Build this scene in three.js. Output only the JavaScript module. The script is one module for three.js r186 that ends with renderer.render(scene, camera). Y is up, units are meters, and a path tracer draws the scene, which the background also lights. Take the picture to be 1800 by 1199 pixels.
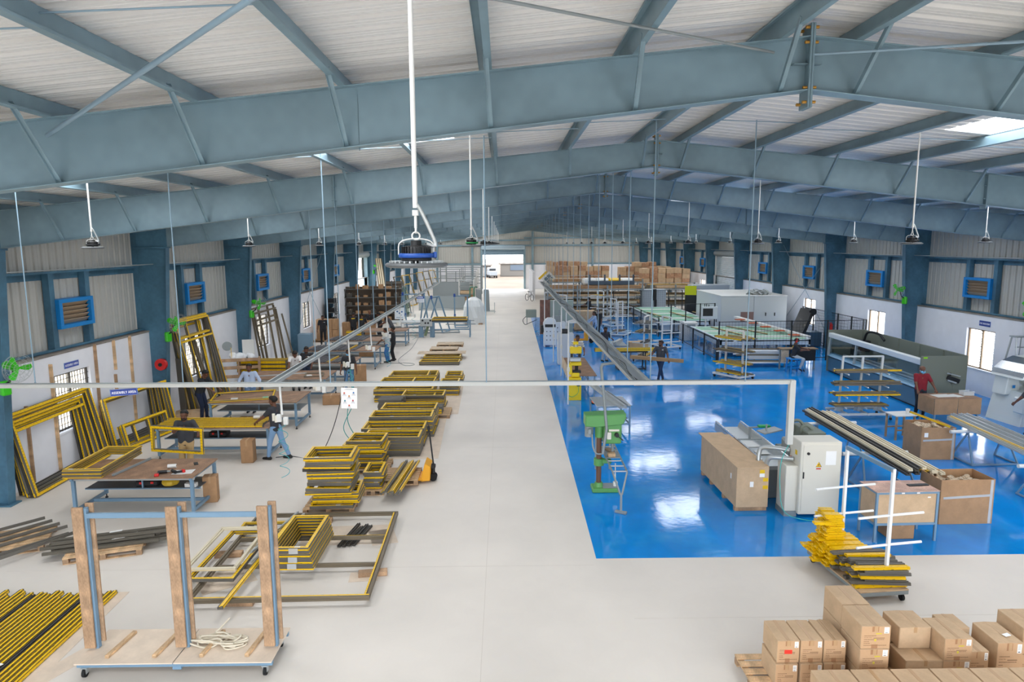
import * as THREE from 'three';
import { mergeGeometries } from 'three/addons/utils/BufferGeometryUtils.js';
import { RectAreaLightUniformsLib } from 'three/addons/lights/RectAreaLightUniformsLib.js';
import { MarchingCubes } from 'three/addons/objects/MarchingCubes.js';

// ---------- camera, sky, sun, exposure ----------
const scene = new THREE.Scene();
const EYE = 5.8, PITCH = -8.13 * Math.PI / 180, YAW = -0.66 * Math.PI / 180, FOCAL = 1200, IW = 1800, IH = 1199;
const camera = new THREE.PerspectiveCamera(2 * Math.atan(IH / 2 / FOCAL) * 180 / Math.PI, IW / IH, 0.1, 600);
camera.position.set(0, EYE, 0);
camera.rotation.set(PITCH, YAW, -0.3 * Math.PI / 180, 'YXZ');
const renderer = new THREE.WebGLRenderer({ antialias: true });
renderer.toneMapping = THREE.LinearToneMapping;
renderer.toneMappingExposure = 1.0;
renderer.shadowMap.enabled = true;
RectAreaLightUniformsLib.init();
const SKY_GAIN = 6.5, SUN_GAIN = 10, SKYLIGHT_GLOW = 1.8, SKYLIGHT_LIGHT = 4.3;
{
  const w = 64, h = 32, d = new Float32Array(w * h * 4);
  for (let y = 0; y < h; y++) for (let x = 0; x < w; x++) {
    const e = (y + 0.5) / h - 0.5, k = Math.max(0, e * 2), i = (y * w + x) * 4;
    d[i] = 0.86 - 0.18 * k; d[i + 1] = 0.92 - 0.12 * k; d[i + 2] = 1.0 - 0.04 * k; d[i + 3] = 1;
    if (e < 0) { d[i] = 0.42; d[i + 1] = 0.4; d[i + 2] = 0.37; }
  }
  const t = new THREE.DataTexture(d, w, h, THREE.RGBAFormat, THREE.FloatType);
  t.mapping = THREE.EquirectangularReflectionMapping; t.magFilter = THREE.LinearFilter; t.needsUpdate = true;
  scene.background = t; scene.backgroundIntensity = SKY_GAIN;
}
const sun = new THREE.DirectionalLight(0xfff1dc, SUN_GAIN);
sun.position.set(-6, 62, -128); sun.target.position.set(0, 0, -85);
sun.castShadow = true; sun.shadow.camera.left = sun.shadow.camera.bottom = -70; sun.shadow.camera.right = sun.shadow.camera.top = 70; sun.shadow.camera.far = 260;
scene.add(sun, sun.target);

// ---------- helpers ----------
let seed = 7;
const rnd = () => { seed = (seed * 1664525 + 1013904223) >>> 0; return seed / 4294967296; };
const rr = (a, b) => a + (b - a) * rnd();
const V = (x, y, z) => new THREE.Vector3(x, y, z);
function ray(px, py) {
  const u = (px - IW / 2) / FOCAL, v = -(py - IH / 2) / FOCAL;
  return V(u, v, -1).applyEuler(camera.rotation);
}
// measured points of the photograph: on the plane of height y, or on the cross plane at depth z
const P = (px, py, y = 0) => { const d = ray(px, py), t = (y - EYE) / d.y; return V(d.x * t, y, d.z * t); };
const D = (px, py, z) => { const d = ray(px, py), t = z / d.z; return V(d.x * t, EYE + d.y * t, z); };
const used = {};
const numbered = (n) => { const k = used[n] = (used[n] ?? -1) + 1; return k ? n + '_' + String(k).padStart(3, '0') : n; };
const flat = (g) => g.index ? g.toNonIndexed() : g;
function quadsToGeo(tris, normals) {
  const g = new THREE.BufferGeometry();
  g.setAttribute('position', new THREE.Float32BufferAttribute(tris, 3));
  if (normals) g.setAttribute('normal', new THREE.Float32BufferAttribute(normals, 3)); else g.computeVertexNormals();
  return uvm(g);
}
function uvm(g) { // uv in metres by the dominant axis of each face normal
  const p = g.attributes.position, n = g.attributes.normal, uv = new Float32Array(p.count * 2);
  for (let i = 0; i < p.count; i++) {
    const ax = Math.abs(n.getX(i)), ay = Math.abs(n.getY(i)), az = Math.abs(n.getZ(i));
    if (ay >= ax && ay >= az) { uv[2 * i] = p.getX(i); uv[2 * i + 1] = p.getZ(i); }
    else if (ax >= az) { uv[2 * i] = p.getZ(i); uv[2 * i + 1] = p.getY(i); }
    else { uv[2 * i] = p.getX(i); uv[2 * i + 1] = p.getY(i); }
  }
  g.setAttribute('uv', new THREE.BufferAttribute(uv, 2)); return g;
}
function cbox(w, h, d, c = 0.004) { // box with chamfered edges
  c = Math.min(c, w * 0.3, h * 0.3, d * 0.3);
  const a = [w / 2, h / 2, d / 2], t = [], ns = [];
  const pt = (s, k) => { const q = [0, 1, 2].map((i) => s[i] * (a[i] - (i === k ? 0 : c))); return q; };
  const tri = (A, B, C) => {
    const n = V(...B).sub(V(...A)).cross(V(...C).sub(V(...A))), m = [0, 1, 2].map((i) => (A[i] + B[i] + C[i]) / 3);
    if (n.x * m[0] + n.y * m[1] + n.z * m[2] < 0) { [B, C] = [C, B]; n.negate(); }
    n.normalize(); for (const q of [A, B, C]) { t.push(...q); ns.push(n.x, n.y, n.z); }
  };
  const S = [-1, 1];
  for (let k = 0; k < 3; k++) {
    const i = (k + 1) % 3, j = (k + 2) % 3, mk = (sk, si, sj) => { const s = []; s[k] = sk; s[i] = si; s[j] = sj; return s; };
    for (const sk of S) { const q = [mk(sk, -1, -1), mk(sk, 1, -1), mk(sk, 1, 1), mk(sk, -1, 1)].map((s) => pt(s, k)); tri(q[0], q[1], q[2]); tri(q[0], q[2], q[3]); }
    for (const si of S) for (const sj of S) { // edge along k between faces i and j
      const A = pt(mk(-1, si, sj), i), B = pt(mk(1, si, sj), i), C = pt(mk(1, si, sj), j), E = pt(mk(-1, si, sj), j); tri(A, B, C); tri(A, C, E);
    }
  }
  for (const x of S) for (const y of S) for (const z of S) tri(pt([x, y, z], 0), pt([x, y, z], 1), pt([x, y, z], 2));
  return quadsToGeo(t, ns);
}
const T = (g, p = [0, 0, 0], r = [0, 0, 0]) => { if (r[0] || r[1] || r[2]) g.applyMatrix4(new THREE.Matrix4().makeRotationFromEuler(new THREE.Euler(...r))); g.translate(...p); return g; };
const box = (x0, x1, y0, y1, z0, z1, c) => T(cbox(Math.abs(x1 - x0), Math.abs(y1 - y0), Math.abs(z1 - z0), c), [(x0 + x1) / 2, (y0 + y1) / 2, (z0 + z1) / 2]);
const bx = (w, h, d, p, r, c) => T(cbox(w, h, d, c), p, r); // centred box
const arr = (v) => Array.isArray(v) ? V(...v) : v;
function along(g, a, b, roll = 0) { // g's local x runs from a to b
  a = arr(a); b = arr(b);
  const x = b.clone().sub(a).normalize(), up = Math.abs(x.y) > 0.999 ? V(0, 0, 1) : V(0, 1, 0), z = x.clone().cross(up).normalize(), y = z.clone().cross(x);
  if (roll) g.rotateX(roll);
  g.applyMatrix4(new THREE.Matrix4().makeBasis(x, y, z)); g.translate(...a.clone().add(b).multiplyScalar(0.5).toArray()); return g;
}
const len = (a, b) => arr(a).distanceTo(arr(b));
const bar = (a, b, h, w = h, c = 0.003, roll = 0) => along(cbox(len(a, b), h, w, c), a, b, roll);
function cylg(r1, r2, h, n = 10, open = false) { return flat(new THREE.CylinderGeometry(r1, r2, h, n, 1, open)); }
const rod = (a, b, r, n = 6) => along(cylg(r, r, len(a, b), n).rotateZ(Math.PI / 2), a, b);
const cyl = (x, y0, y1, z, r, r2 = r, n = 14) => T(cylg(r2, r, y1 - y0, n), [x, (y0 + y1) / 2, z]); // r at the foot, r2 at the top
function tube(pts, r, n = 24, k = 5, closed = false) { return flat(new THREE.TubeGeometry(new THREE.CatmullRomCurve3(pts.map(arr), closed, 'catmullrom', 0.5), n, r, k, closed)); }
function pipe(pts, r, k = 8) { const o = []; pts = pts.map(arr); for (let i = 1; i < pts.length; i++) { o.push(rod(pts[i - 1], pts[i], r, k)); if (i < pts.length - 1) o.push(T(flat(new THREE.SphereGeometry(r * 1.02, k, 5)), pts[i].toArray())); } return o; }
const lathe = (pr, n = 20) => flat(new THREE.LatheGeometry(pr.map(([x, y]) => new THREE.Vector2(x, y)), n));
function prism(pts, d, bevel = 0) { // outline in x,y pushed along +z by d
  const s = new THREE.Shape(pts.map((p) => new THREE.Vector2(...p)));
  return flat(new THREE.ExtrudeGeometry(s, { depth: d, bevelEnabled: bevel > 0, bevelSize: bevel, bevelThickness: bevel, bevelSegments: 1, curveSegments: 8 }));
}
const joinAll = (gs) => {
  gs = (Array.isArray(gs) ? gs.flat(9) : [gs]).map(flat);
  for (const g of gs) { if (!g.attributes.normal) g.computeVertexNormals(); if (!g.attributes.uv) uvm(g); for (const k of Object.keys(g.attributes)) if (!['position', 'normal', 'uv'].includes(k)) g.deleteAttribute(k); }
  return gs.length > 1 ? mergeGeometries(gs) : gs[0];
};
const shaded = (m) => { m.castShadow = m.receiveShadow = true; return m; };
function part(name, gs, mat, parent, label) {
  const m = shaded(new THREE.Mesh(gs.isBufferGeometry ? gs : joinAll(gs), mat)); m.name = name; if (label) m.userData.label = label; parent.add(m); return m;
}
function thing(name, label, category, p = [0, 0, 0], turn = 0, group) {
  const o = new THREE.Group(); o.name = numbered(name); o.userData = { label, category }; if (group) o.userData.group = group;
  o.position.copy(arr(p)); o.rotation.y = turn; scene.add(o); return o;
}
function single(name, gs, mat, label, category, group) {
  const m = shaded(new THREE.Mesh(gs.isBufferGeometry ? gs : joinAll(gs), mat)); m.name = numbered(name); m.userData = { label, category }; if (group) m.userData.group = group; scene.add(m); return m;
}
function struct(name, label) { const o = new THREE.Group(); o.name = numbered(name); o.userData.kind = 'structure'; if (label) o.userData.label = label; scene.add(o); return o; }
function dup(o, p, turn, label, group) { const c = o.clone(); c.name = numbered(o.name.replace(/_\d{3}$/, '')); c.userData = { ...o.userData, label }; if (group) c.userData.group = group; if (p) c.position.copy(arr(p)); if (turn !== undefined) c.rotation.y = turn; scene.add(c); return c; }
const cache = {};
const geo = (key, make) => cache[key] ??= joinAll(make());
const ORD = ['first', 'second', 'third', 'fourth', 'fifth', 'sixth', 'seventh', 'eighth', 'ninth', 'tenth', 'eleventh', 'twelfth', 'thirteenth', 'fourteenth', 'fifteenth', 'sixteenth', 'seventeenth', 'eighteenth', 'nineteenth', 'twentieth', 'twenty-first', 'twenty-second', 'twenty-third', 'twenty-fourth', 'twenty-fifth', 'twenty-sixth', 'twenty-seventh', 'twenty-eighth', 'twenty-ninth', 'thirtieth', 'thirty-first', 'thirty-second', 'thirty-third', 'thirty-fourth', 'thirty-fifth', 'thirty-sixth', 'thirty-seventh', 'thirty-eighth', 'thirty-ninth', 'fortieth'];

// ---------- textures and materials ----------
function noiseAt(seedN) { // tileable value noise
  const hash = (x, y) => { let h = (x * 374761393 + y * 668265263 + seedN * 1274126177) | 0; h = Math.imul(h ^ (h >>> 13), 1274126177); return ((h ^ (h >>> 16)) >>> 0) / 4294967296; };
  return (u, v, n) => { // n cells across the tile
    const x = u * n, y = v * n, xi = Math.floor(x), yi = Math.floor(y), fx = x - xi, fy = y - yi, s = (t) => t * t * (3 - 2 * t), w = (k) => ((k % n) + n) % n;
    const a = hash(w(xi), w(yi)), b = hash(w(xi + 1), w(yi)), c = hash(w(xi), w(yi + 1)), d = hash(w(xi + 1), w(yi + 1));
    return (a + (b - a) * s(fx)) * (1 - s(fy)) + (c + (d - c) * s(fx)) * s(fy);
  };
}
function tex(w, h, fn, size, srgb = true) { // fn(u,v) -> [r,g,b] 0..255
  const d = new Uint8Array(w * h * 4);
  for (let y = 0; y < h; y++) for (let x = 0; x < w; x++) { const c = fn((x + 0.5) / w, (y + 0.5) / h), i = (y * w + x) * 4; d[i] = c[0]; d[i + 1] = c[1]; d[i + 2] = c[2]; d[i + 3] = 255; }
  const t = new THREE.DataTexture(d, w, h); return finish(t, size, srgb);
}
function finish(t, size, srgb = true) { t.magFilter = THREE.LinearFilter; t.wrapS = t.wrapT = THREE.RepeatWrapping; if (srgb) t.colorSpace = THREE.SRGBColorSpace; if (size) t.repeat.set(1 / size[0], 1 / size[1]); t.needsUpdate = true; return t; }
function canvasTex(w, h, draw, size) { const c = document.createElement('canvas'); c.width = w; c.height = h; draw(c.getContext('2d'), w, h); const t = new THREE.CanvasTexture(c); return finish(t, size); }
const mat = (color, rough = 0.6, o = {}) => new THREE.MeshPhysicalMaterial({ color, roughness: rough, ...o });
const n1 = noiseAt(1), n2 = noiseAt(2), n3 = noiseAt(3);
const fbm = (n, u, v, c) => 0.5 * n(u, v, c) + 0.3 * n(u, v, c * 2) + 0.2 * n(u, v, c * 5);
const shadeOf = (c, k) => c.map((x) => Math.max(0, Math.min(255, x * k)));
const mottled = (rgb, amount, cells, size, px = 256) => tex(px, px, (u, v) => shadeOf(rgb, 1 + amount * (fbm(n1, u, v, cells) - 0.5) * 2 + amount * 0.4 * (n2(u, v, cells * 9) - 0.5)), size);
const woodTex = (rgb, size, streak = 40) => tex(256, 256, (u, v) => shadeOf(rgb, 0.86 + 0.3 * n1(u * 0.999, v, 4) * n2(u, v, 8) + 0.22 * (noiseStreak(u, v, streak) - 0.5)), size);
function noiseStreak(u, v, k) { return n3((u * 3) % 1, v, k) * 0.7 + 0.3 * n1((u * 6) % 1, v, k * 2); }
const M = {
  steel: mat(0xffffff, 0.42, { map: mottled([122, 147, 158], 0.1, 5, [4, 4]), metalness: 0.1 }),
  steelDeep: mat(0xffffff, 0.45, { map: mottled([72, 112, 134], 0.16, 6, [3, 3]), metalness: 0.1 }),
  benchBlue: mat(0x7391a8, 0.45),
  galv: mat(0xb9bdbd, 0.35, { metalness: 0.55 }),
  galvDull: mat(0x8f9697, 0.5, { metalness: 0.3 }),
  rodBlue: mat(0x8ba4b4, 0.45, { metalness: 0.2 }),
  roof: mat(0xe2e1de, 0.34),
  clad: mat(0xbcbab3, 0.3),
  plaster: mat(0xffffff, 0.85, { map: mottled([232, 232, 236], 0.035, 4, [6, 6]) }),
  coping: mat(0xffffff, 0.9, { map: mottled([138, 130, 122], 0.12, 6, [2, 2]) }),
  concrete: mat(0xffffff, 0.62, { map: tex(1024, 1024, (u, v) => { const k = 0.93 + 0.07 * fbm(n1, u, v, 5) + 0.05 * fbm(n2, u, v, 18) - 0.05 * Math.max(0, n3(u, v, 9) - 0.72) * 3; return shadeOf([222, 214, 204], k); }, [18, 18]) }),
  epoxy: mat(0xffffff, 0.09, { map: tex(1024, 1024, (u, v) => { const k = 0.9 + 0.14 * fbm(n1, u, v, 6) + 0.12 * Math.max(0, fbm(n2, u, v, 22) - 0.45), w = Math.max(0, fbm(n3, u, v, 14) - 0.5) * 0.7; return [150 * w, 138 * k + 55 * w, 222 * k + 12 * w]; }, [9, 9]), bumpMap: tex(512, 512, (u, v) => { const k = 255 * (0.6 * fbm(n2, u, v, 12) + 0.4 * fbm(n3, u, v, 40)); return [k, k, k]; }, [7, 7], false), bumpScale: 0.0026, specularIntensity: 1.2 }),
  ventBlue: mat(0x0c7fc6, 0.45),
  slat: mat(0xb49c80, 0.5),
  skylight: new THREE.MeshStandardMaterial({ color: 0xf4f8ff, roughness: 0.6, emissive: 0xffffff, emissiveIntensity: SKYLIGHT_GLOW }),
  glass: mat(0xffffff, 0.02, { transmission: 1, thickness: 0, ior: 1.45 }),
  darkFrame: mat(0x4c463e, 0.5),
  brownFrame: mat(0x8a7357, 0.55),
  black: mat(0x17181a, 0.5), rubber: mat(0x101112, 0.8), white: mat(0xdad9d5, 0.5), cream: mat(0xd9d4c6, 0.5),
  green: mat(0x39c214, 0.35), red: mat(0xc81e1a, 0.45), orange: mat(0xe6a21c, 0.45), chrome: mat(0xd8dadb, 0.2, { metalness: 0.9 }),
  bolt: mat(0xb98a3a, 0.5, { metalness: 0.4 }), rust: mat(0x6b4a38, 0.6),
};
// ---------- the building ----------
const XL = -11.6, XR = 18.1, XM = 3.27, PITCHZ = 7.32, NB = 12, ZF = (k) => -(0.3 + PITCHZ * k), ZFAR = ZF(12), ZREAR = 6.2;
const roofY = (x) => 8.16 - 0.1 * Math.abs(x - XM);   // underside of the roof sheets
const EPX = P(1048, 982), EPY = P(933, 558);
{ // floor: grey concrete with a blue coated field let into it
  const slab = (pts, y0, y1) => { const s = new THREE.Shape(pts.map((p) => new THREE.Vector2(p[0], -p[1]))); const g = flat(new THREE.ExtrudeGeometry(s, { depth: y1 - y0, bevelEnabled: false })); g.rotateX(-Math.PI / 2); g.translate(0, y0, 0); return uvm(g); };
  const f = struct('floor', 'pale grey polished concrete floor of the hall');
  const b0 = [EPX.x, EPX.z], b1 = [EPY.x, EPY.z];
  part('concrete_slab', slab([[XL - 0.4, ZREAR], [XR + 0.4, ZREAR], [XR + 0.4, b0[1]], b0, b1, [XR + 0.4, b1[1]], [XR + 0.4, ZFAR - 0.3], [XL - 0.4, ZFAR - 0.3]], -0.25, 0), M.concrete, f);
  const e = struct('floor', 'glossy blue epoxy coated part of the floor');
  part('epoxy_field', slab([b0, [XR + 0.4, b0[1]], [XR + 0.4, b1[1]], b1], -0.25, 0.002), M.epoxy, e);
  // saw-cut joints of the slab, a little recessed strip of dirt
  const j = []; for (const [a, b] of [[[-0.35, ZREAR - 1], [-0.35, -60]], [[-9, -11.7], [1.6, -11.7]], [[-9, -19], [1.2, -19]], [[2, -9.9], [12, -9.9]], [[-9, -26.2], [1.2, -26.2]]]) j.push(bar([a[0], 0.0006, a[1]], [b[0], 0.0006, b[1]], 0.002, 0.006, 0.0005));
  part('floor_joint', j, mat(0xc9c0b4, 0.9), f);
}
const bays = []; for (let k = -1; k < NB; k++) bays.push(k);
const SKO = (k, r) => (k < 0 ? [1.5, 4.5] : k === 0 ? [0.4, 3.4] : r < 2 ? [2.0, 5.0] : [2.9, 5.6]);
const SKX = [[7.7, 10.6], [13.2, 15.9], [-3.8, -0.9], [-9.1, -6.4]];   // roof lights across the hall
function ribProfile(n, pitch, rise) { const o = []; for (let i = 0; i < n; i++) { const z = i * pitch; o.push([z, 0], [z + pitch * 0.21, 0], [z + pitch * 0.235, rise * 0.2], [z + pitch * 0.26, 0], [z + pitch * 0.44, 0], [z + pitch * 0.465, rise * 0.2], [z + pitch * 0.49, 0], [z + pitch * 0.66, 0], [z + pitch * 0.7, rise], [z + pitch * 0.76, rise]); } o.push([n * pitch, 0]); return o; }
function ribSym(n, pitch, rise) { const o = []; for (let i = 0; i < n; i++) { const z = i * pitch; o.push([z, 0], [z + pitch * 0.3, 0], [z + pitch * 0.33, rise * 0.15], [z + pitch * 0.36, 0], [z + pitch * 0.66, 0], [z + pitch * 0.72, rise], [z + pitch * 0.88, rise], [z + pitch * 0.94, 0]); } o.push([n * pitch, 0]); return o; }
function ribbed(profile, length, th = 0.012) { // profile in (z,y), run along x from 0 to length, a closed thin sheet
  const t = [], quad = (a, b, c, d) => t.push(...a, ...b, ...c, ...a, ...c, ...d);
  for (let i = 1; i < profile.length; i++) { const [z0, y0] = profile[i - 1], [z1, y1] = profile[i]; quad([0, y0, -z0], [length, y0, -z0], [length, y1, -z1], [0, y1, -z1]); quad([0, y1 + th, -z1], [length, y1 + th, -z1], [length, y0 + th, -z0], [0, y0 + th, -z0]); }
  for (const x of [0, length]) for (let i = 1; i < profile.length; i++) { const [z0, y0] = profile[i - 1], [z1, y1] = profile[i]; quad([x, y0, -z0], [x, y1, -z1], [x, y1 + th, -z1], [x, y0 + th, -z0]); }
  const e = profile.length - 1; for (const [i, s] of [[0, 1], [e, -1]]) { const [z, y] = profile[i]; quad([0, y, -z], [0, y + th, -z], [length, y + th, -z], [length, y, -z]); }
  return quadsToGeo(t);
}
{ // roof: separate ribbed sheets on each slope, roof lights, purlins
  const c = struct('ceiling', 'underside of the ribbed white sheet roof');
  const SW = PITCHZ / 8, prof = ribProfile(3, SW / 3, 0.075);
  const runs = { L: [], R: [] };
  const sheet = (x0, x1, z) => { // from the ridge side x0 out to x1
    const L = Math.abs(x1 - x0) * Math.hypot(1, 0.1), g = geo('roof' + L.toFixed(2), () => ribbed(prof, L));
    const m = part('roof_sheet', g, M.roof, c); m.position.set(x0, roofY(x0), z);
    if (x1 > x0) m.rotation.z = -Math.atan(0.1); else { m.rotation.set(0, Math.PI, Math.atan(0.1) * -1, 'YXZ'); m.position.z = z - SW; }
  };
  const lit = (k, r, i) => { const [a, b] = SKO(k, r), m = (i + 0.5) * SW; return m > a && m < b; };
  for (const k of bays) for (let i = 0; i < 8; i++) {
    const z = ZF(k) - i * SW;
    for (const [rows, xe] of [[[0, 1], XR + 0.5], [[2, 3], XL - 0.5]]) {
      let x = XM;
      for (const r of rows) if (lit(k, r, i)) { const [a, b] = SKX[r]; sheet(x, xe > 0 ? a : b, z); x = xe > 0 ? b : a; }
      sheet(x, xe, z);
    }
  }
  for (const k of bays) for (let r = 0; r < 4; r++) {
    const [a, b] = SKX[r], on = [0, 1, 2, 3, 4, 5, 6, 7].filter((i) => lit(k, r, i)), z0 = ZF(k) - on[0] * SW, z1 = ZF(k) - (on[on.length - 1] + 1) * SW;
    const ya = roofY(a), yb = roofY(b), g = bar([a, ya + 0.01, (z0 + z1) / 2], [b, yb + 0.01, (z0 + z1) / 2], 0.02, z0 - z1, 0.002);
    part('skylight', g, M.skylight, c, 'white translucent roof light panel');
    const l = new THREE.RectAreaLight(0xf6faff, SKYLIGHT_LIGHT, b - a, z0 - z1);
    l.position.set((a + b) / 2, (ya + yb) / 2 - 0.03, (z0 + z1) / 2); l.lookAt(l.position.x + (a > XM ? -0.1 : 0.1), l.position.y - 1, l.position.z); scene.add(l);
  }
  // Z purlins, one run each, bolted at every frame
  const xs = [2.9]; for (let i = 1; i < 10; i++) xs.push(2.9 - 1.55 * i); xs.push(3.82); for (let i = 1; i < 10; i++) xs.push(3.82 + 1.55 * i);
  const L = ZREAR - ZFAR, zc = (ZREAR + ZFAR) / 2;
  for (const x of xs) {
    const s = x > XM ? -1 : 1, y = roofY(x) - 0.005, sl = s * 0.1;
    const g = [box(-0.0015, 0.0015, -0.2, 0, -L / 2, L / 2, 0.0004), T(box(-0.07 * s, 0, -0.004, 0, -L / 2, L / 2, 0.001)), T(box(0, 0.07 * s, -0.2, -0.196, -L / 2, L / 2, 0.001)), box(-0.07 * s - 0.0015, -0.07 * s + 0.0015, -0.022, 0, -L / 2, L / 2, 0.0004), box(0.07 * s - 0.0015, 0.07 * s + 0.0015, -0.2, -0.178, -L / 2, L / 2, 0.0004)];
    const m = part('purlin', g, M.steel, c); m.position.set(x, y - 0.004, zc); m.rotation.z = sl > 0 ? Math.atan(0.1) : -Math.atan(0.1);
  }
    part('ridge_cap', [bar([XM - 0.3, roofY(XM) + 0.04, zc], [XM, roofY(XM) + 0.07, zc], 0.01, L), bar([XM, roofY(XM) + 0.07, zc], [XM + 0.3, roofY(XM) + 0.04, zc], 0.01, L)], M.roof, c);
  // sag rods between purlins, mid-bay
  const rodsG = []; for (const k of bays) if (k < 7) for (const z of [ZF(k) - 2.3, ZF(k) - 4.9]) for (let i = 1; i < xs.length; i++) if (i !== 10) { const a = xs[i - 1], b = xs[i]; rodsG.push(rod([a, roofY(a) - 0.15, z], [b, roofY(b) - 0.06, z + 0.02], 0.008, 5)); }
  const sag = part('sag_rod', rodsG, M.rodBlue, c); sag.userData.kind = 'stuff';
}
{ // portal frames
  const tan = 0.118;
  const rafter = (side) => { // built for z = 0, from the apex outwards
    const xe = side < 0 ? XL + 0.8 : XR - 0.8, d = Math.abs(xe - XM), yt0 = roofY(XM) - 0.21, yb0 = yt0 - 0.54, yt1 = yt0 - 0.1 * d, yb1 = yb0 - tan * d;
    const shape = [[XM, yt0], [xe, yt1], [xe, yb1], [XM, yb0]];
    const web = prism(side < 0 ? shape : shape.slice().reverse(), 0.01); web.translate(0, 0, -0.005);
    return { web, fl: [bar([XM, yt0, 0], [xe, yt1, 0], 0.012, 0.2), bar([XM, yb0, 0], [xe, yb1, 0], 0.012, 0.2)], yb1, yt1 };
  };
  const column = (side) => {
    const xo = side < 0 ? XL - 0.3 : XR + 0.3, s = -side, it = side < 0 ? XL + 0.8 : XR - 0.8, ib = side < 0 ? XL + 0.42 : XR - 0.42, d = Math.abs(it - XM), yTop = roofY(XM) - 0.75 - tan * d, yT2 = roofY(XM) - 0.21 - 0.1 * d;
    const web = prism([[xo, 0.02], [ib, 0.02], [it, yTop], [it, yT2], [xo, yT2]], 0.01); web.translate(0, 0, -0.005);
    return [web, bar([ib, 0.02, 0], [it, yTop, 0], 0.012, 0.24), bar([xo, 0.02, 0], [xo, yT2, 0], 0.012, 0.24), bar([xo, yTop - 0.02, 0], [it + s * 0.06, yTop - 0.02, 0], 0.05, 0.24), box(xo - 0.05, ib + s * 0.1, 0, 0.03, -0.18, 0.18)];
  };
  const gL = rafter(-1), gR = rafter(1), cache2 = { rl: joinAll([gL.web, ...gL.fl]), rr: joinAll([gR.web, ...gR.fl]), cl: joinAll(column(-1)), cr: joinAll(column(1)) };
  const yt = roofY(XM) - 0.21;
  const apex = joinAll([bx(0.025, 0.86, 0.22, [XM - 0.014, yt - 0.3, 0]), bx(0.025, 0.86, 0.22, [XM + 0.014, yt - 0.3, 0]), bar([XM - 0.03, yt - 0.28, 0.02], [XM - 0.18, yt - 0.28, 0.02], 0.01, 0.14), bar([XM + 0.03, yt - 0.28, 0.02], [XM + 0.12, yt - 0.28, 0.02], 0.01, 0.14)]);
  const bolts = joinAll([0.09, -0.06, -0.52, -0.67].flatMap((dy) => [-0.075, 0.075].map((z) => rod([XM - 0.07, yt + dy, z], [XM + 0.07, yt + dy, z], 0.017, 6))));
  const spl = (x) => { const d = Math.abs(x - XM); return [bx(0.02, 0.62 + 0.015 * d, 0.2, [x, yt - 0.3 - 0.1125 * d, 0]), ...[-0.14, 0.14].map((q) => rod([x - 0.05, yt - 0.3 - 0.1125 * d + q, 0.06], [x + 0.05, yt - 0.3 - 0.1125 * d + q, 0.06], 0.014, 6))]; };
  const splice = joinAll([...spl(-3.6)]), splice2 = joinAll([...spl(10.4)]);
  const seam = joinAll([bx(0.006, 0.585, 0.014, [-1.55, yt - 0.3 - 0.1125 * 4.95, 0]), bx(0.006, 0.585, 0.014, [8.4, yt - 0.3 - 0.1125 * 5, 0])]);
  const xs = [2.9]; for (let i = 1; i < 9; i++) xs.push(2.9 - 1.55 * i); const xs2 = [3.82]; for (let i = 1; i < 9; i++) xs2.push(3.82 + 1.55 * i);
  const brace = (x, s) => { const d = Math.abs(x - XM), yb = yt - 0.54 - tan * d; const a = [x + s * 0.012, roofY(x) - 0.14, 0.62], b = [x + s * 0.05, yb + 0.02, 0.03]; return [bar(a, b, 0.055, 0.007), bar([a[0] + 0.024, a[1], a[2]], [b[0] + 0.024, b[1], b[2]], 0.007, 0.05)]; };
  const braceG = [...xs.map((x) => brace(x, 1)), ...xs2.map((x) => brace(x, -1))].map((g) => joinAll(g));
  for (let k = 0; k <= NB; k++) {
    const f = struct('portal_frame', 'blue grey steel portal frame, ' + (k ? ORD[k - 1] + ' from the camera' : 'above the camera'));
    f.position.z = k < NB ? ZF(k) : ZFAR + 0.3;
    part('rafter', cache2.rl, M.steel, f); part('rafter', cache2.rr, M.steel, f);
    part('column', cache2.cl, M.steelDeep, f); part('column', cache2.cr, M.steelDeep, f);
    if (k >= NB) continue;
    part('apex_plate', apex, M.steel, f); part('apex_bolt', bolts, M.bolt, f);
    part('splice_plate', k % 2 ? seam : splice, M.steel, f); part('splice_plate', k % 2 ? seam : splice2, M.steel, f);
    if (k && k < 8) for (const g of braceG) part('flange_brace', g, M.steel, f);
  }
  // diagonal tie rods under the roof of the first bay
  const tie = (a, b, r) => rod(a, b, r, 8);
  const br = struct('roof_bracing', 'round steel tie rods crossing under the roof sheets');
  for (const [ax, ay, bx_, by, r, m, z2] of [[83, 238, 445, -5, 0.022, M.rodBlue, -4.6], [1360, 92, 880, 0, 0.015, M.galvDull, -5.6], [1425, 96, 1800, 73, 0.015, M.rodBlue, -6.6]]) { const a = D(ax, ay, ZF(1) + 0.08), b = D(bx_, by, z2), k = (ZF(0) - 0.1 - a.z) / (b.z - a.z); part('tie_rod', rod(a, a.clone().lerp(b, k), r, 8), m, br); }
}
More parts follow.
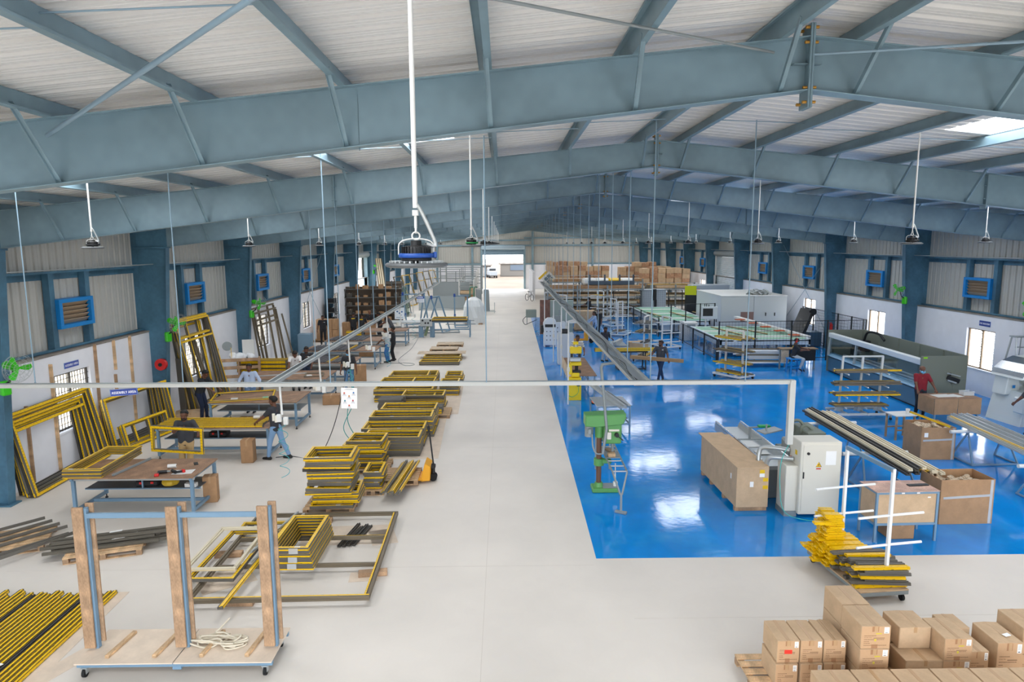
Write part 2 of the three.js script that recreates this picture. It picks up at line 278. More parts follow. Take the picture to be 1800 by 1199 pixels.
{ // side walls: masonry with windows below, ribbed cladding above
  const WIN = [[0.95, 2.47]];
  const sides = [{ s: -1, x: XL, name: 'wall_left', label: 'white plastered wall under ribbed cladding with blue framed vents' }, { s: 1, x: XR, name: 'wall_right', label: 'white plastered wall under ribbed cladding by the blue floor' }];
  for (const { s, x, name, label } of sides) {
    const w = struct(name, label), off = s < 0 ? 2.45 : 2.95;
    const doorBay = 7, zs = [];
    const shape = new THREE.Shape([[-ZREAR, 0], [-ZFAR, 0], [-ZFAR, 3.0], [-ZREAR, 3.0]].map((p) => new THREE.Vector2(...p)));
    const outline = [[-ZREAR, 0], [-(ZF(7) - 0.5), 0], [-(ZF(7) - 0.5), 2.999], [-(ZF(7) - 6.75), 2.999], [-(ZF(7) - 6.75), 0], [-ZFAR, 0], [-ZFAR, 3.0], [-ZREAR, 3.0]];
    const sh = new THREE.Shape(outline.map((p) => new THREE.Vector2(...p)));
    const hole = (z0, z1) => { const h = new THREE.Path([[z0, 0.95], [z0, 2.47], [z1, 2.47], [z1, 0.95]].map((p) => new THREE.Vector2(...p))); sh.holes.push(h); };
    for (let k = -1; k < NB; k++) { if (k === 7) continue; const z0 = -ZF(k) + 2.47; zs.push([k, z0, z0 + 1.55]); hole(z0, z0 + 1.55); }
    const g = flat(new THREE.ExtrudeGeometry(sh, { depth: 0.23, bevelEnabled: false })); // x -> along, y up, z thickness
    g.rotateY(Math.PI / 2); g.translate(s < 0 ? x - 0.23 : x, 0, 0); uvm(g);
    part('masonry', g, M.plaster, w);
    const cp = [box(x - 0.02 * -s - (s < 0 ? 0.4 : 0) , x + (s > 0 ? 0.38 : 0) - (s > 0 ? 0.02 : -0.0), 3.0, 3.05, ZREAR, ZFAR)];
    part('coping', [s < 0 ? box(x - 0.4, x + 0.02, 3.0, 3.05, ZREAR, ZFAR) : box(x - 0.02, x + 0.4, 3.0, 3.05, ZREAR, ZFAR)], M.coping, w);
    // cladding sheets
    const SWc = PITCHZ / 8, prof = ribSym(3, SWc / 3, 0.045), top = roofY(x + s * 0.35) - 0.02, gc = geo('clad' + s, () => { const q = ribbed(prof, top - 3.05, 0.006); q.rotateZ(Math.PI / 2); if (s > 0) q.scale(-1, 1, 1); return q; });
    const gc2 = s > 0 ? (() => { const q = gc.clone(), p = q.attributes.position.array, nn = q.attributes.normal.array; for (let i = 0; i < p.length; i += 9) for (let j = 0; j < 3; j++) { let t = p[i + 3 + j]; p[i + 3 + j] = p[i + 6 + j]; p[i + 6 + j] = t; t = nn[i + 3 + j]; nn[i + 3 + j] = nn[i + 6 + j]; nn[i + 6 + j] = t; } return q; })() : gc;
    for (let k = -1; k < NB; k++) for (let i = 0; i < 8; i++) {
      if (k === 7 && i > 0 && i < 7) { const m2 = part('cladding_sheet', geo('cladShort' + s, () => { const q = ribbed(prof, top - 4.75, 0.006); q.rotateZ(Math.PI / 2); if (s > 0) q.rotateY(Math.PI).translate(0, 0, -SWc); return q; }), M.clad, w); m2.position.set(x + s * 0.36, 4.75, ZF(k) - i * SWc); continue; }
      const m = part('cladding_sheet', geo('cladF' + s, () => { const q = ribbed(prof, top - 3.05, 0.006); q.rotateZ(Math.PI / 2); if (s > 0) q.rotateY(Math.PI).translate(0, 0, -SWc); return q; }), M.clad, w);
      m.position.set(x + s * 0.36, 3.05, ZF(k) - i * SWc);
    }
    // girts and studs
    const gx = x + s * 0.24, girt = (y, a, b) => [box(gx - 0.1, gx + 0.1, y, y + 0.005, a, b, 0.001), box(gx + s * 0.1 - 0.002, gx + s * 0.1 + 0.002, y - 0.2, y, a, b, 0.001), box(gx - s * 0.1 - 0.002, gx - s * 0.1 + 0.002, y - 0.03, y + 0.03, a, b, 0.001)];
    for (const [a, b] of [[ZREAR, ZF(7) - 0.4], [ZF(7) - 6.85, ZFAR]]) part('girt', [...girt(3.1, a, b), bar([gx, 3.08, a], [gx, 3.08, b], 0.06, 0.12)], M.steelDeep, w);
    part('girt', girt(5.12, ZREAR, ZFAR), M.steelDeep, w);
    part('conduit', rod([x - s * 0.3, 5.2, ZREAR], [x - s * 0.3, 5.2, ZFAR], 0.018), M.galv, w);
    for (let k = 0; k < NB; k++) { if (k === 7 || (k > 9)) continue; for (const dz of [2.86, 4.4]) part('stud', box(gx - 0.09, gx + 0.09, 3.1, 5.1, ZF(k) - dz, ZF(k) - dz - 0.2, 0.004), M.steelDeep, w); }
    // windows
    for (const [k, z0, z1] of zs) {
      const v = struct('window_' + (s < 0 ? k + 2 : k + 20), (s < 0 ? 'barred window in the white wall behind the benches, bay ' : 'tall window in the wall beside the blue floor, bay ') + (k + 2));
      const xi = x + s * 0.12, t = 0.05, fm = s < 0 ? M.darkFrame : M.brownFrame, zc = -(z0 + z1) / 2;
      part('window_frame', [box(xi - 0.03, xi + 0.03, 0.95, 1.0, -z0, -z1), box(xi - 0.03, xi + 0.03, 2.42, 2.47, -z0, -z1), box(xi - 0.03, xi + 0.03, 0.95, 2.47, -z0, -z0 - t), box(xi - 0.03, xi + 0.03, 0.95, 2.47, -z1, -z1 + t), box(xi - 0.03, xi + 0.03, 0.95, 2.47, zc - 0.03, zc + 0.03)], fm, v);
      part('pane', box(xi - 0.002, xi + 0.002, 1.0, 2.42, -z0 - t, zc + 0.03, 0.0005), M.glass, v); part('pane', box(xi - 0.002, xi + 0.002, 1.0, 2.42, zc - 0.03, -z1 + t, 0.0005), M.glass, v);
      part('sill', box(x - s * 0.02, x + s * 0.23, 0.9, 0.955, -z0 + 0.04, -z1 - 0.04), M.plaster, v);
      if (s < 0) { const b = []; for (let i = 1; i < 13; i++) b.push(rod([xi + 0.05, 0.95, -z0 - 0.12 * i], [xi + 0.05, 2.47, -z0 - 0.12 * i], 0.011, 5)); for (let i = 1; i < 9; i++) b.push(rod([xi + 0.05, 0.95 + 0.17 * i, -z0], [xi + 0.05, 0.95 + 0.17 * i, -z1], 0.009, 5)); part('grille', b, M.darkFrame, v); }
      else { const b = []; for (let i = 0; i < 15; i++) b.push(box(xi - 0.09, xi - 0.05, 1.0 + i * 0.1, 1.03 + i * 0.1, -z0 - 0.07, -z0 - 0.05), box(xi - 0.09, xi - 0.05, 1.0 + i * 0.1, 1.03 + i * 0.1, zc - 0.01, zc + 0.01)); part('hinge_stay', b, M.darkFrame, v); }
    }
    // louvre vents between the studs
    for (let k = 0; k < 10; k++) {
      if (k === 7) continue;
      const z0 = ZF(k) - 3.03, z1 = z0 - 1.5, xf = gx - s * 0.2;
      const v = thing('louvre_vent', 'blue framed louvre vent on the ' + (s < 0 ? 'wall behind the assembly benches' : 'wall beside the blue floor') + ', ' + (k ? ORD[k - 1] + ' in view' : 'above the camera bay'), 'vent', [0, 0, 0], 0, 'blue louvre vents');
      const e = 0.13, y0 = 3.62, y1 = 4.4;
      part('vent_frame', [box(xf, xf + s * 0.32, y0, y0 + 0.1, z0, z1), box(xf, xf + s * 0.32, y1 - 0.1, y1, z0, z1), box(xf, xf + s * 0.32, y0 + 0.1, y1 - 0.1, z0, z0 - e), box(xf, xf + s * 0.32, y0 + 0.1, y1 - 0.1, z1, z1 + e)], M.ventBlue, v);
      for (let i = 0; i < 5; i++) part('slat', geo('slat' + s, () => bx(0.012, 0.15, Math.abs(z0 - z1) - 2 * e, [0, 0, 0], [0, 0, s * 0.75])), M.slat, v).position.set(xf + s * 0.12, y0 + 0.165 + i * 0.113, (z0 + z1) / 2);
      part('backing', box(xf + s * 0.24, xf + s * 0.26, y0 + 0.1, y1 - 0.1, z0 - 0.1, z1 + 0.1), mat(0x8d8376, 0.7), v);
    }
  }
  // cross bracing of the walls
  const wb = struct('wall_bracing', 'thin crossed brace rods on the side walls');
  const cross = (x, k) => { for (const [a, b] of [[0.4, 5.6], [5.6, 0.4]]) part('brace_rod', rod([x, a, ZF(k) - 0.2], [x, b, ZF(k + 1) + 0.2], 0.014), M.rodBlue, wb); };
  cross(XR - 0.12, 5); cross(XL + 0.12, 5);
}
{ // far wall with the roller shutter doorway, rear wall behind the camera
  const w = struct('wall_far', 'far gable wall of ribbed cladding over white masonry with a roller shutter doorway');
  const dx0 = -2.7, dx1 = 2.55, z = ZFAR;
  part('masonry', [box(XL - 0.3, dx0, 0, 3.1, z, z - 0.23), box(dx1, XR + 0.3, 0, 3.1, z, z - 0.23)], M.plaster, w);
  const SWc = 0.9, prof = ribProfile(3, 0.3, 0.03);
  for (let x = XL - 0.3; x < XR + 0.3; x += SWc) {
    const xm = x + SWc / 2, y0 = xm > dx0 - 0.2 && xm < dx1 + 0.3 ? 5.3 : 3.1, top = roofY(xm) + 0.05, m = part('cladding_sheet', geo('cladFar' + (top - y0).toFixed(2), () => { const q = ribbed(prof, top - y0, 0.006); q.rotateZ(Math.PI / 2); q.rotateY(-Math.PI / 2); return q; }), M.clad, w); m.position.set(x, y0, z - 0.15); m.scale.x = -1; m.scale.x = 1;
    m.rotation.y = 0;
  }
  const girt = (y, a, b) => [box(a, b, y, y + 0.2, z - 0.05, z + 0.02)];
  part('girt', girt(3.1, XL, dx0), M.steel, w); part('girt', girt(3.1, dx1, XR), M.steel, w); part('girt', girt(5.45, XL, XR), M.steel, w); part('girt', girt(6.4, 2.6, 12), M.steel, w); part('girt', girt(6.1, -4, 3.5), M.steel, w);
  for (const x of [-4, 3.7, 11.4, 16.6, -8.5]) part('gable_post', [box(x - 0.13, x + 0.13, 0, roofY(x) - 0.8, z + 0.02, z + 0.04), box(x - 0.13, x + 0.13, 0, roofY(x) - 0.8, z + 0.2, z + 0.22), box(x - 0.01, x + 0.01, 0, roofY(x) - 0.8, z + 0.04, z + 0.2)], M.steel, w);
  const d = struct('door_1', 'open roller shutter doorway in the far gable wall');
  part('door_jamb', box(dx0 - 0.25, dx0, 0, 5.4, z - 0.3, z + 0.12), M.steel, d); part('door_jamb', box(dx1, dx1 + 0.25, 0, 5.4, z - 0.3, z + 0.12), M.steel, d);
  const sl = []; for (let i = 0; i < 8; i++) sl.push(rod([dx0, 4.42 + i * 0.1, z - 0.05], [dx1, 4.42 + i * 0.1, z - 0.05], 0.05, 8));
  part('shutter_curtain', sl, mat(0x7d97a8, 0.5), d); part('shutter_hood', [box(dx0 - 0.2, dx1 + 0.2, 5.05, 5.55, z - 0.3, z + 0.3, 0.08)], mat(0x9db0bc, 0.4), d);
  const r = struct('wall_rear', 'gable wall behind the camera with a wide open doorway');
  part('masonry', [box(XL - 0.3, -10, 0, 8.6, ZREAR, ZREAR + 0.23), box(16, XR + 0.3, 0, 8.6, ZREAR, ZREAR + 0.23), box(-10, 16, 6.4, 8.6, ZREAR, ZREAR + 0.23)], M.plaster, r);
  // side doors, seventh bay
  const s1 = struct('door_2', 'closed grey roller shutter in the wall beside the blue floor');
  const zz = ZF(7) - 0.5, ze = ZF(7) - 6.75, c = []; for (let i = 0; i < 47; i++) c.push(rod([XR + 0.1, 0.05 + i * 0.1, zz], [XR + 0.1, 0.05 + i * 0.1, ze], 0.052, 6));
  part('shutter_curtain', c, mat(0xa9b4ba, 0.45, { metalness: 0.3 }), s1); part('shutter_drum', rod([XR - 0.05, 4.9, zz], [XR - 0.05, 4.9, ze], 0.22, 14), M.galvDull, s1); part('door_jamb', [box(XR - 0.05, XR + 0.25, 0, 4.8, zz + 0.15, zz), box(XR - 0.05, XR + 0.25, 0, 4.8, ze, ze - 0.15)], M.white, s1);
  const s2 = struct('door_3', 'open side doorway in the wall behind the shelving');
  part('shutter_drum', rod([XL + 0.05, 4.95, zz], [XL + 0.05, 4.95, ze], 0.25, 14), M.galv, s2); part('door_jamb', [box(XL - 0.25, XL + 0.05, 0, 4.8, zz + 0.15, zz), box(XL - 0.25, XL + 0.05, 0, 4.8, ze, ze - 0.15)], M.steel, s2);
}
{ // outside: yard, boundary walls, a few buildings and greenery seen through the openings
  const y = struct('ground', 'dusty yard around the hall');
  part('apron', box(-24, XL - 0.42, -0.4, -0.06, 60, -120), mat(0xb4aa9a, 0.9), y); part('apron', box(XR + 0.42, 60, -0.4, -0.06, 60, -120), M.plaster, y);
  part('yard', [box(-120, -24, -0.4, -0.06, 60, -260), box(60, 140, -0.4, -0.06, 60, -260), box(-24, XL - 0.42, -0.4, -0.06, -120, -260), box(XR + 0.42, 60, -0.4, -0.06, -120, -260), box(XL - 0.42, XR + 0.42, -0.4, -0.06, ZFAR - 0.3, -260), box(XL - 0.42, XR + 0.42, -0.4, -0.06, 60, ZREAR)], mat(0xffffff, 0.95, { map: mottled([88, 74, 61], 0.15, 6, [20, 20]) }), y);
  const far = (label, x0, x1, h, z0, z1, col) => {
    const b = thing('yard_building', label, 'building'), m = mat(col, 0.85);
    part('wall', box(x0, x1, -0.06, h, z0, z1, 0.05), m, b); part('roof_slab', box(x0 - 0.3, x1 + 0.3, h, h + 0.3, z0 + 0.3, z1 - 0.3, 0.05), M.coping, b);
    return b;
  };
  const b1 = far('pale low building with a dark window strip beyond the far doorway', -0.6, 9, 2.1, -124, -132, 0x6f6860);
  part('window', box(1.2, 5.5, 1.0, 2.0, -123.9, -124.1), mat(0x59636e, 0.3), b1);
  const b2 = far('small grey outbuilding beyond the far doorway', -5.2, -2.4, 1.9, -122, -128, 0x5a544f);
  part('door', box(-4.4, -3.4, 0, 1.6, -121.9, -122.1), M.coping, b2);
  const v = thing('delivery_van', 'small white van parked in the yard beyond the far doorway', 'van', [-2.05, -0.06, -119], 0.2);
  part('body', [box(-0.7, 0.7, 0.35, 1.2, 1.5, -1.5, 0.12), box(-0.65, 0.65, 1.1, 1.75, 0.6, -1.5, 0.15)], mat(0x8a8d8f, 0.3), v); part('windscreen', box(-0.55, 0.55, 1.2, 1.6, 0.63, 0.55, 0.02), M.black, v); for (const [a, b] of [[-1, 1], [1, 1], [-1, -1], [1, -1]]) part('wheel', rod([a * 0.72, 0.3, b], [a * 0.5, 0.3, b], 0.3, 12), M.rubber, v);
  const bw = thing('boundary_wall', 'long white boundary wall of the yard outside the assembly windows', 'wall');
  part('wall', box(-24, -23.8, -0.06, 1.6, 20, -150), M.plaster, bw); part('coping', box(-24.05, -23.75, 1.6, 1.68, 20, -150), M.coping, bw);
  const leafM = mat(0x4f7d27, 0.8, { transmission: 0.3, side: THREE.DoubleSide });
  for (let i = 0; i < 9; i++) {
    const t = thing('bush', 'leafy green bush outside the barred windows, ' + ORD[i] + ' along the boundary wall', 'bush', [-19 + rr(-1.5, 1.5), -0.06, -16 - i * 6.2 + rr(-1, 1)], 0, 'bushes along the boundary wall');
    const q = []; for (let k = 0; k < 420; k++) { const a = rr(0, 6.28), b = Math.acos(rr(-1, 1)), r = 1.5 * Math.cbrt(rr(0.3, 1)); q.push(T(flat(new THREE.CircleGeometry(0.13, 4)), [Math.sin(b) * Math.cos(a) * r, 1.9 + Math.cos(b) * r * 1.1, Math.sin(b) * Math.sin(a) * r], [rr(0, 6), rr(0, 6), 0])); }
    part('foliage', q, leafM, t); part('trunk', cyl(0, 0, 1.4, 0, 0.09, 0.06), M.brownFrame, t);
  }
}
// ---------- overhead: high bay lamps, cable trays, fans, hanging signs ----------
{
  const finned = () => { const g = []; for (let i = 0; i < 30; i++) { const a = i / 30 * Math.PI * 2; g.push(T(T(cbox(0.075, 0.026, 0.008, 0.001), [0.118, 0.022, 0]), [0, 0, 0], [0, a, 0])); } return g; };
  const drum = () => { const g = [lathe([[0, 0.02], [0.085, 0.02], [0.088, 0.05], [0.075, 0.052], [0.078, 0.105], [0.06, 0.12], [0.03, 0.122], [0.03, 0.15], [0, 0.15]], 20)]; for (let i = 0; i < 26; i++) { const a = i / 26 * Math.PI * 2; g.push(T(T(cbox(0.012, 0.05, 0.004, 0.0005), [0.079, 0.09, 0]), [0, 0, 0], [0, a, 0])); } return g; };
  const G0 = { rim: geo('lampRim', () => [lathe([[0.15, 0], [0.168, 0.0], [0.178, 0.008], [0.178, 0.018], [0.168, 0.024], [0.152, 0.024], [0.15, 0]], 32)]), plate: geo('lampPlate', () => [lathe([[0, 0.006], [0.152, 0.006], [0.152, 0.01], [0.08, 0.02], [0, 0.02]], 24)]), fins: geo('lampFins', finned), drum: geo('lampDrum', drum), band: geo('lampBand', () => [lathe([[0.088, 0.052], [0.1, 0.054], [0.1, 0.076], [0.088, 0.078]], 24), box(0.095, 0.115, 0.05, 0.085, -0.03, 0.03)]),
    lens: geo('lampLens', () => [lathe([[0, 0.004], [0.16, 0.004], [0.158, -0.003], [0, -0.006]], 28)]),
    hook: geo('lampHook', () => [T(flat(new THREE.TorusGeometry(0.022, 0.005, 6, 14)), [0, 0.175, 0]), tube([[-0.1, 0.07, 0], [-0.09, 0.14, 0], [0, 0.16, 0], [0.09, 0.14, 0], [0.1, 0.07, 0]], 0.004, 16, 5), T(flat(new THREE.TorusGeometry(0.018, 0.005, 6, 12)), [0, 0.21, 0], [0, 1.57, 0]), cyl(0, 0.22, 0.3, 0, 0.008), cyl(0, 0.29, 0.32, 0, 0.018)]),
    flex: geo('lampFlex', () => [tube([[0, 0.36, 0], [0.03, 0.32, 0], [0.085, 0.2, 0], [0.11, 0.12, 0], [0.06, 0.13, 0]], 0.012, 18, 6)]) };
  const rows = [[-0.56, 4.7, 'over the aisle'], [-7.1, 12.0, 'over the assembly benches'], [7.15, 12.0, 'over the edge of the blue floor'], [13.6, 19.32, 'near the wall beside the blue floor']];
  const rimM = mat(0x5d6062, 0.45, { metalness: 0.3 }), bandM = [mat(0x1c4c9c, 0.4), mat(0x0d7a3c, 0.4), M.black];
  rows.forEach(([x, z0, where], r) => {
    const pipeG = geo('lampPipe' + r, () => { const t = roofY(x) - 5.752; return [cyl(0, 0.32, t, 0, 0.014, 0.014, 8), cyl(0, t - 0.02, t, 0, 0.05, 0.05, 10)]; });
    for (let i = 0; i < 11; i++) {
      const z = r === 0 && i === 0 ? -3.95 : -(z0 + 7.32 * i); if (z < -82) break;
      const t = thing('high_bay_lamp', (r === 0 && i === 0 ? 'blue banded' : r === 0 && i === 1 ? 'green banded' : 'black') + ' high bay lamp ' + where + ', ' + ORD[i] + ' along', 'lamp', [x, 5.75, z], rr(-0.3, 0.3) * (i ? 1 : 0), 'high bay lamps');
      if (r === 0 && i === 0) { t.position.set(-0.5, 5.67, z); t.rotation.y = 0.2; } part('pipe', pipeG, M.white, t).scale.y = 1 + (5.75 - t.position.y) / (roofY(x) - 5.75); part('hook', G0.hook, M.white, t); part('flexible_conduit', G0.flex, M.galv, t);
      part('heat_sink', G0.drum, M.black, t); part('band', G0.band, bandM[r === 0 && i < 2 ? i : 2], t);
      part('rim', G0.rim, rimM, t); part('plate', G0.plate, M.black, t); part('cooling_fin', G0.fins, M.galv, t); part('lens', G0.lens, M.galvDull, t);
    }
  });
  // cable trays
  const hang = (t, x, y, z) => part('hanger_rod', [rod([x, y, z], [x, roofY(x) - 0.1, z], 0.011, 6), bx(0.03, 0.012, 0.03, [x, y - 0.006, z])], M.rodBlue, t);
  {
    const trunkM = mat(0xc4c5c1, 0.5), t = thing('cable_trunking', 'long pale cable trunking hanging straight across the hall on thin rods', 'cable trunking');
    const a = V(-9.6, 3.2, -12.68), b = V(5.42, 3.2, -12.5);
    part('channel', [bar(a, b, 0.075, 0.06)], trunkM, t); part('lid', [bar(a.clone().setY(3.243), b.clone().setY(3.243), 0.012, 0.075)], M.galvDull, t);
    for (const [px, py] of [[62, 672], [322, 672], [581, 672], [855, 671], [1310, 669]]) { const q = P(px, py, 3.25); hang(t, q.x, 3.25, q.z); }
    part('drop_leg', [box(5.35, 5.45, 2.0, 3.24, -12.55, -12.45), bx(0.02, 1.2, 0.11, [5.35, 2.6, -12.5])], trunkM, t);
    for (const [x, w] of [[1.38, 0.3], [3.6, 0.1], [-3.1, 0.12]]) part('sticker', bx(w, 0.03, 0.004, [x, 3.2, -12.55 - 0.034 * 0 + (x - 5.42) * 0.012 + 0.077], [0, -0.012, 0], 0.0005), M.cream, t);
  }
  const tray = (x, w, z0, z1, label, cablesN) => {
    const t = thing('cable_tray', label, 'cable tray');
    part('tray_bed', box(x - w / 2, x + w / 2, 3.13, 3.135, z0, z1), M.galv, t);
    for (const s of [-1, 1]) part('side_rail', [box(x + s * w / 2 - 0.004, x + s * w / 2 + 0.004, 3.13, 3.2, z0, z1), box(x + s * w / 2 - (s > 0 ? 0.02 : 0), x + s * w / 2 + (s > 0 ? 0 : 0.02), 3.195, 3.2, z0, z1)], M.galv, t);
    for (let i = 0; i < cablesN; i++) { const p = []; for (let z = z0; z >= z1; z -= 1.2) p.push([x + rr(-w / 3, w / 3), 3.15, z]); part('cable', tube(p, 0.011, p.length * 3, 5), i % 2 ? M.black : M.galvDull, t); }
    for (let z = z0 - (x > 0 ? 0.2 : 3.1); z > z1; z -= x > 0 ? 2.44 : 2.44) hang(t, x + (x > 0 ? w / 2 : w / 2 - 0.02), 3.2, z);
    return t;
  };
  tray(-4.48, 0.16, -12.72, -47, 'narrow galvanised cable tray running away above the assembly benches', 1);
  tray(2.62, 0.34, -12.6, -48.4, 'wide galvanised cable tray running away above the machines on the blue floor', 3);
  // short socket poles under the bench tray
  const poles = [-13.2, -16.1, -19.2, -22.4, -25.6, -29, -33];
  poles.forEach((z, i) => {
    const t = thing('socket_pole', 'white drop pole with socket boxes under the bench cable tray, ' + ORD[i] + ' from the trunking', 'socket pole', [-4.42, 0, z], 0, 'socket poles under the bench tray');
    part('pole', rod([0, 3.13, 0], [0.03, 2.48, 0.02], 0.022, 8), M.white, t);
    part('socket_box', [bx(0.09, 0.15, 0.06, [-0.02, 2.42, 0.05]), bx(0.09, 0.15, 0.06, [0.1, 2.36, 0.03])], M.white, t);
    part('plug', [cyl(-0.14, 2.36, 2.5, 0.02, 0.03), cyl(-0.08, 2.34, 2.47, 0.06, 0.03)], M.cream, t);
    if (i % 2 === 0) { const c = []; for (let k = 0; k < 40; k++) { const a = k * 0.7; c.push([0.02 + Math.cos(a) * 0.09, 2.3 - k * 0.028, Math.sin(a) * 0.09]); } part('coiled_hose', tube(c, 0.006, 160, 4), mat(0x35a9b0, 0.5), t); }
  });
  // posters and signs
  const signTex = (w, h, bg, draw) => canvasTex(w, h, (c) => { c.fillStyle = bg; c.fillRect(0, 0, w, h); draw(c); });
  const board = (name, label, cat, c, w, h, ry, rx, map, backing, wires) => {
    const t = thing(name, label, cat, c, ry);
    const b = new THREE.Group();
    part('board', T(cbox(w, h, 0.008, 0.001), [0, 0, 0], [rx, 0, 0]), backing, t);
    const g = T(flat(new THREE.PlaneGeometry(w * 0.985, h * 0.985)), [0, 0, 0.0046], [0, 0, 0]); g.rotateX(rx);
    part('print', g, new THREE.MeshStandardMaterial({ map, roughness: 0.5 }), t);
    if (wires) part('hanging_wire', wires.map((x) => rod([x, h / 2 - 0.01, 0], [x, h / 2 + wires[2 - 2] * 0 + 0.06, 0], 0.002, 4)), M.galvDull, t);
    return t;
  };
  const assembly = (w, h) => signTex(w, h, '#3a4fa6', (c) => { c.strokeStyle = '#dfe4f5'; c.lineWidth = 3; c.strokeRect(4, 4, w - 8, h - 8); c.fillStyle = '#fff'; c.font = 'bold ' + Math.round(h * 0.52) + 'px sans-serif'; c.textAlign = 'center'; c.textBaseline = 'middle'; c.fillText('ASSEMBLY AREA', w / 2, h / 2 + 2, w * 0.9); });
  const q = P(231, 688, 3.03); board('sign', 'blue sign reading ASSEMBLY AREA hanging under the cable trunking', 'sign', [q.x, 3.07, -12.66], 0.52, 0.13, 0, 0, assembly(512, 128), M.ventBlue, [-0.2, 0.2]).rotation.z = 0.07;
  board('sign', 'small blue sign reading ASSEMBLY AREA on the plaster above the barred window', 'sign', [XL + 0.012, 2.66, -18.15], 0.62, 0.16, Math.PI / 2, 0, assembly(384, 96), M.ventBlue);
  const cnc = signTex(384, 128, '#2f4590', (c) => { c.fillStyle = '#fff'; c.font = 'bold 56px sans-serif'; c.textAlign = 'center'; c.textBaseline = 'middle'; c.fillText('CNC MACHINE', 192, 66, 350); });
  board('sign', 'small blue sign on the white wall above the tall window by the round machine', 'sign', [XR - 0.012, 2.72, -25.3], 0.6, 0.2, -Math.PI / 2, 0, cnc, M.ventBlue);
  const poster = (n) => signTex(256, 352, '#f6f4f0', (c) => { c.fillStyle = '#8a8f98'; c.fillRect(70, 16, 116, 6); c.fillRect(50, 28, 156, 5); const col = ['#c0452f', '#2f6fae', '#c97a3a', '#3a7f8f', '#b23b4a']; [[50, 90], [200, 80], [128, 140], [60, 220], [190, 215], [128, 300]].forEach(([x, y], i) => { c.fillStyle = col[i % 5]; c.beginPath(); c.arc(x, y, 14, 0, 7); c.fill(); c.fillStyle = '#555'; c.fillRect(x - 18, y + 18, 36, 8); c.fillStyle = '#aab'; for (let k = 0; k < 3; k++) c.fillRect(x - 34, y + 32 + k * 8, 68, 3); }); });
  const pq = P(609, 710, 2.9); board('poster', 'white safety poster with small coloured pictures hanging under the cable trunking', 'poster', [-2.92, 2.94, -12.58], 0.3, 0.4, 0, 0, poster(0), M.white, [-0.12, 0.12]).rotation.z = -0.03;
  const bluePoster = signTex(256, 352, '#dfe6ec', (c) => { c.fillStyle = '#3a6fa6'; [[70, 120], [130, 170], [190, 130], [160, 230]].forEach(([x, y]) => { c.beginPath(); c.arc(x, y, 24, 0, 7); c.fill(); }); c.fillStyle = '#7d92a6'; c.fillRect(40, 290, 176, 10); c.fillRect(40, 310, 176, 10); });
  let d = D(699, 563, -27); board('poster', 'pale poster with blue figures hanging below the bench cable tray', 'poster', [-4.48, 2.86, -29.2], 0.42, 0.5, 0, 0, bluePoster, M.white, [-0.15, 0.15]);
  const shop = signTex(256, 160, '#e9edf3', (c) => { c.fillStyle = '#2b5cb0'; c.fillRect(0, 0, 256, 62); c.fillStyle = '#fff'; c.fillRect(30, 22, 190, 16); c.fillStyle = '#9aa6bb'; for (let k = 0; k < 4; k++) c.fillRect(30, 76 + k * 20, 196, 8); });
  board('sign', 'white sign with a blue heading hanging below the far part of the bench tray', 'sign', [-4.48, 2.86, -36.6], 0.42, 0.34, 0, 0, shop, M.white, [-0.15, 0.15]);
}
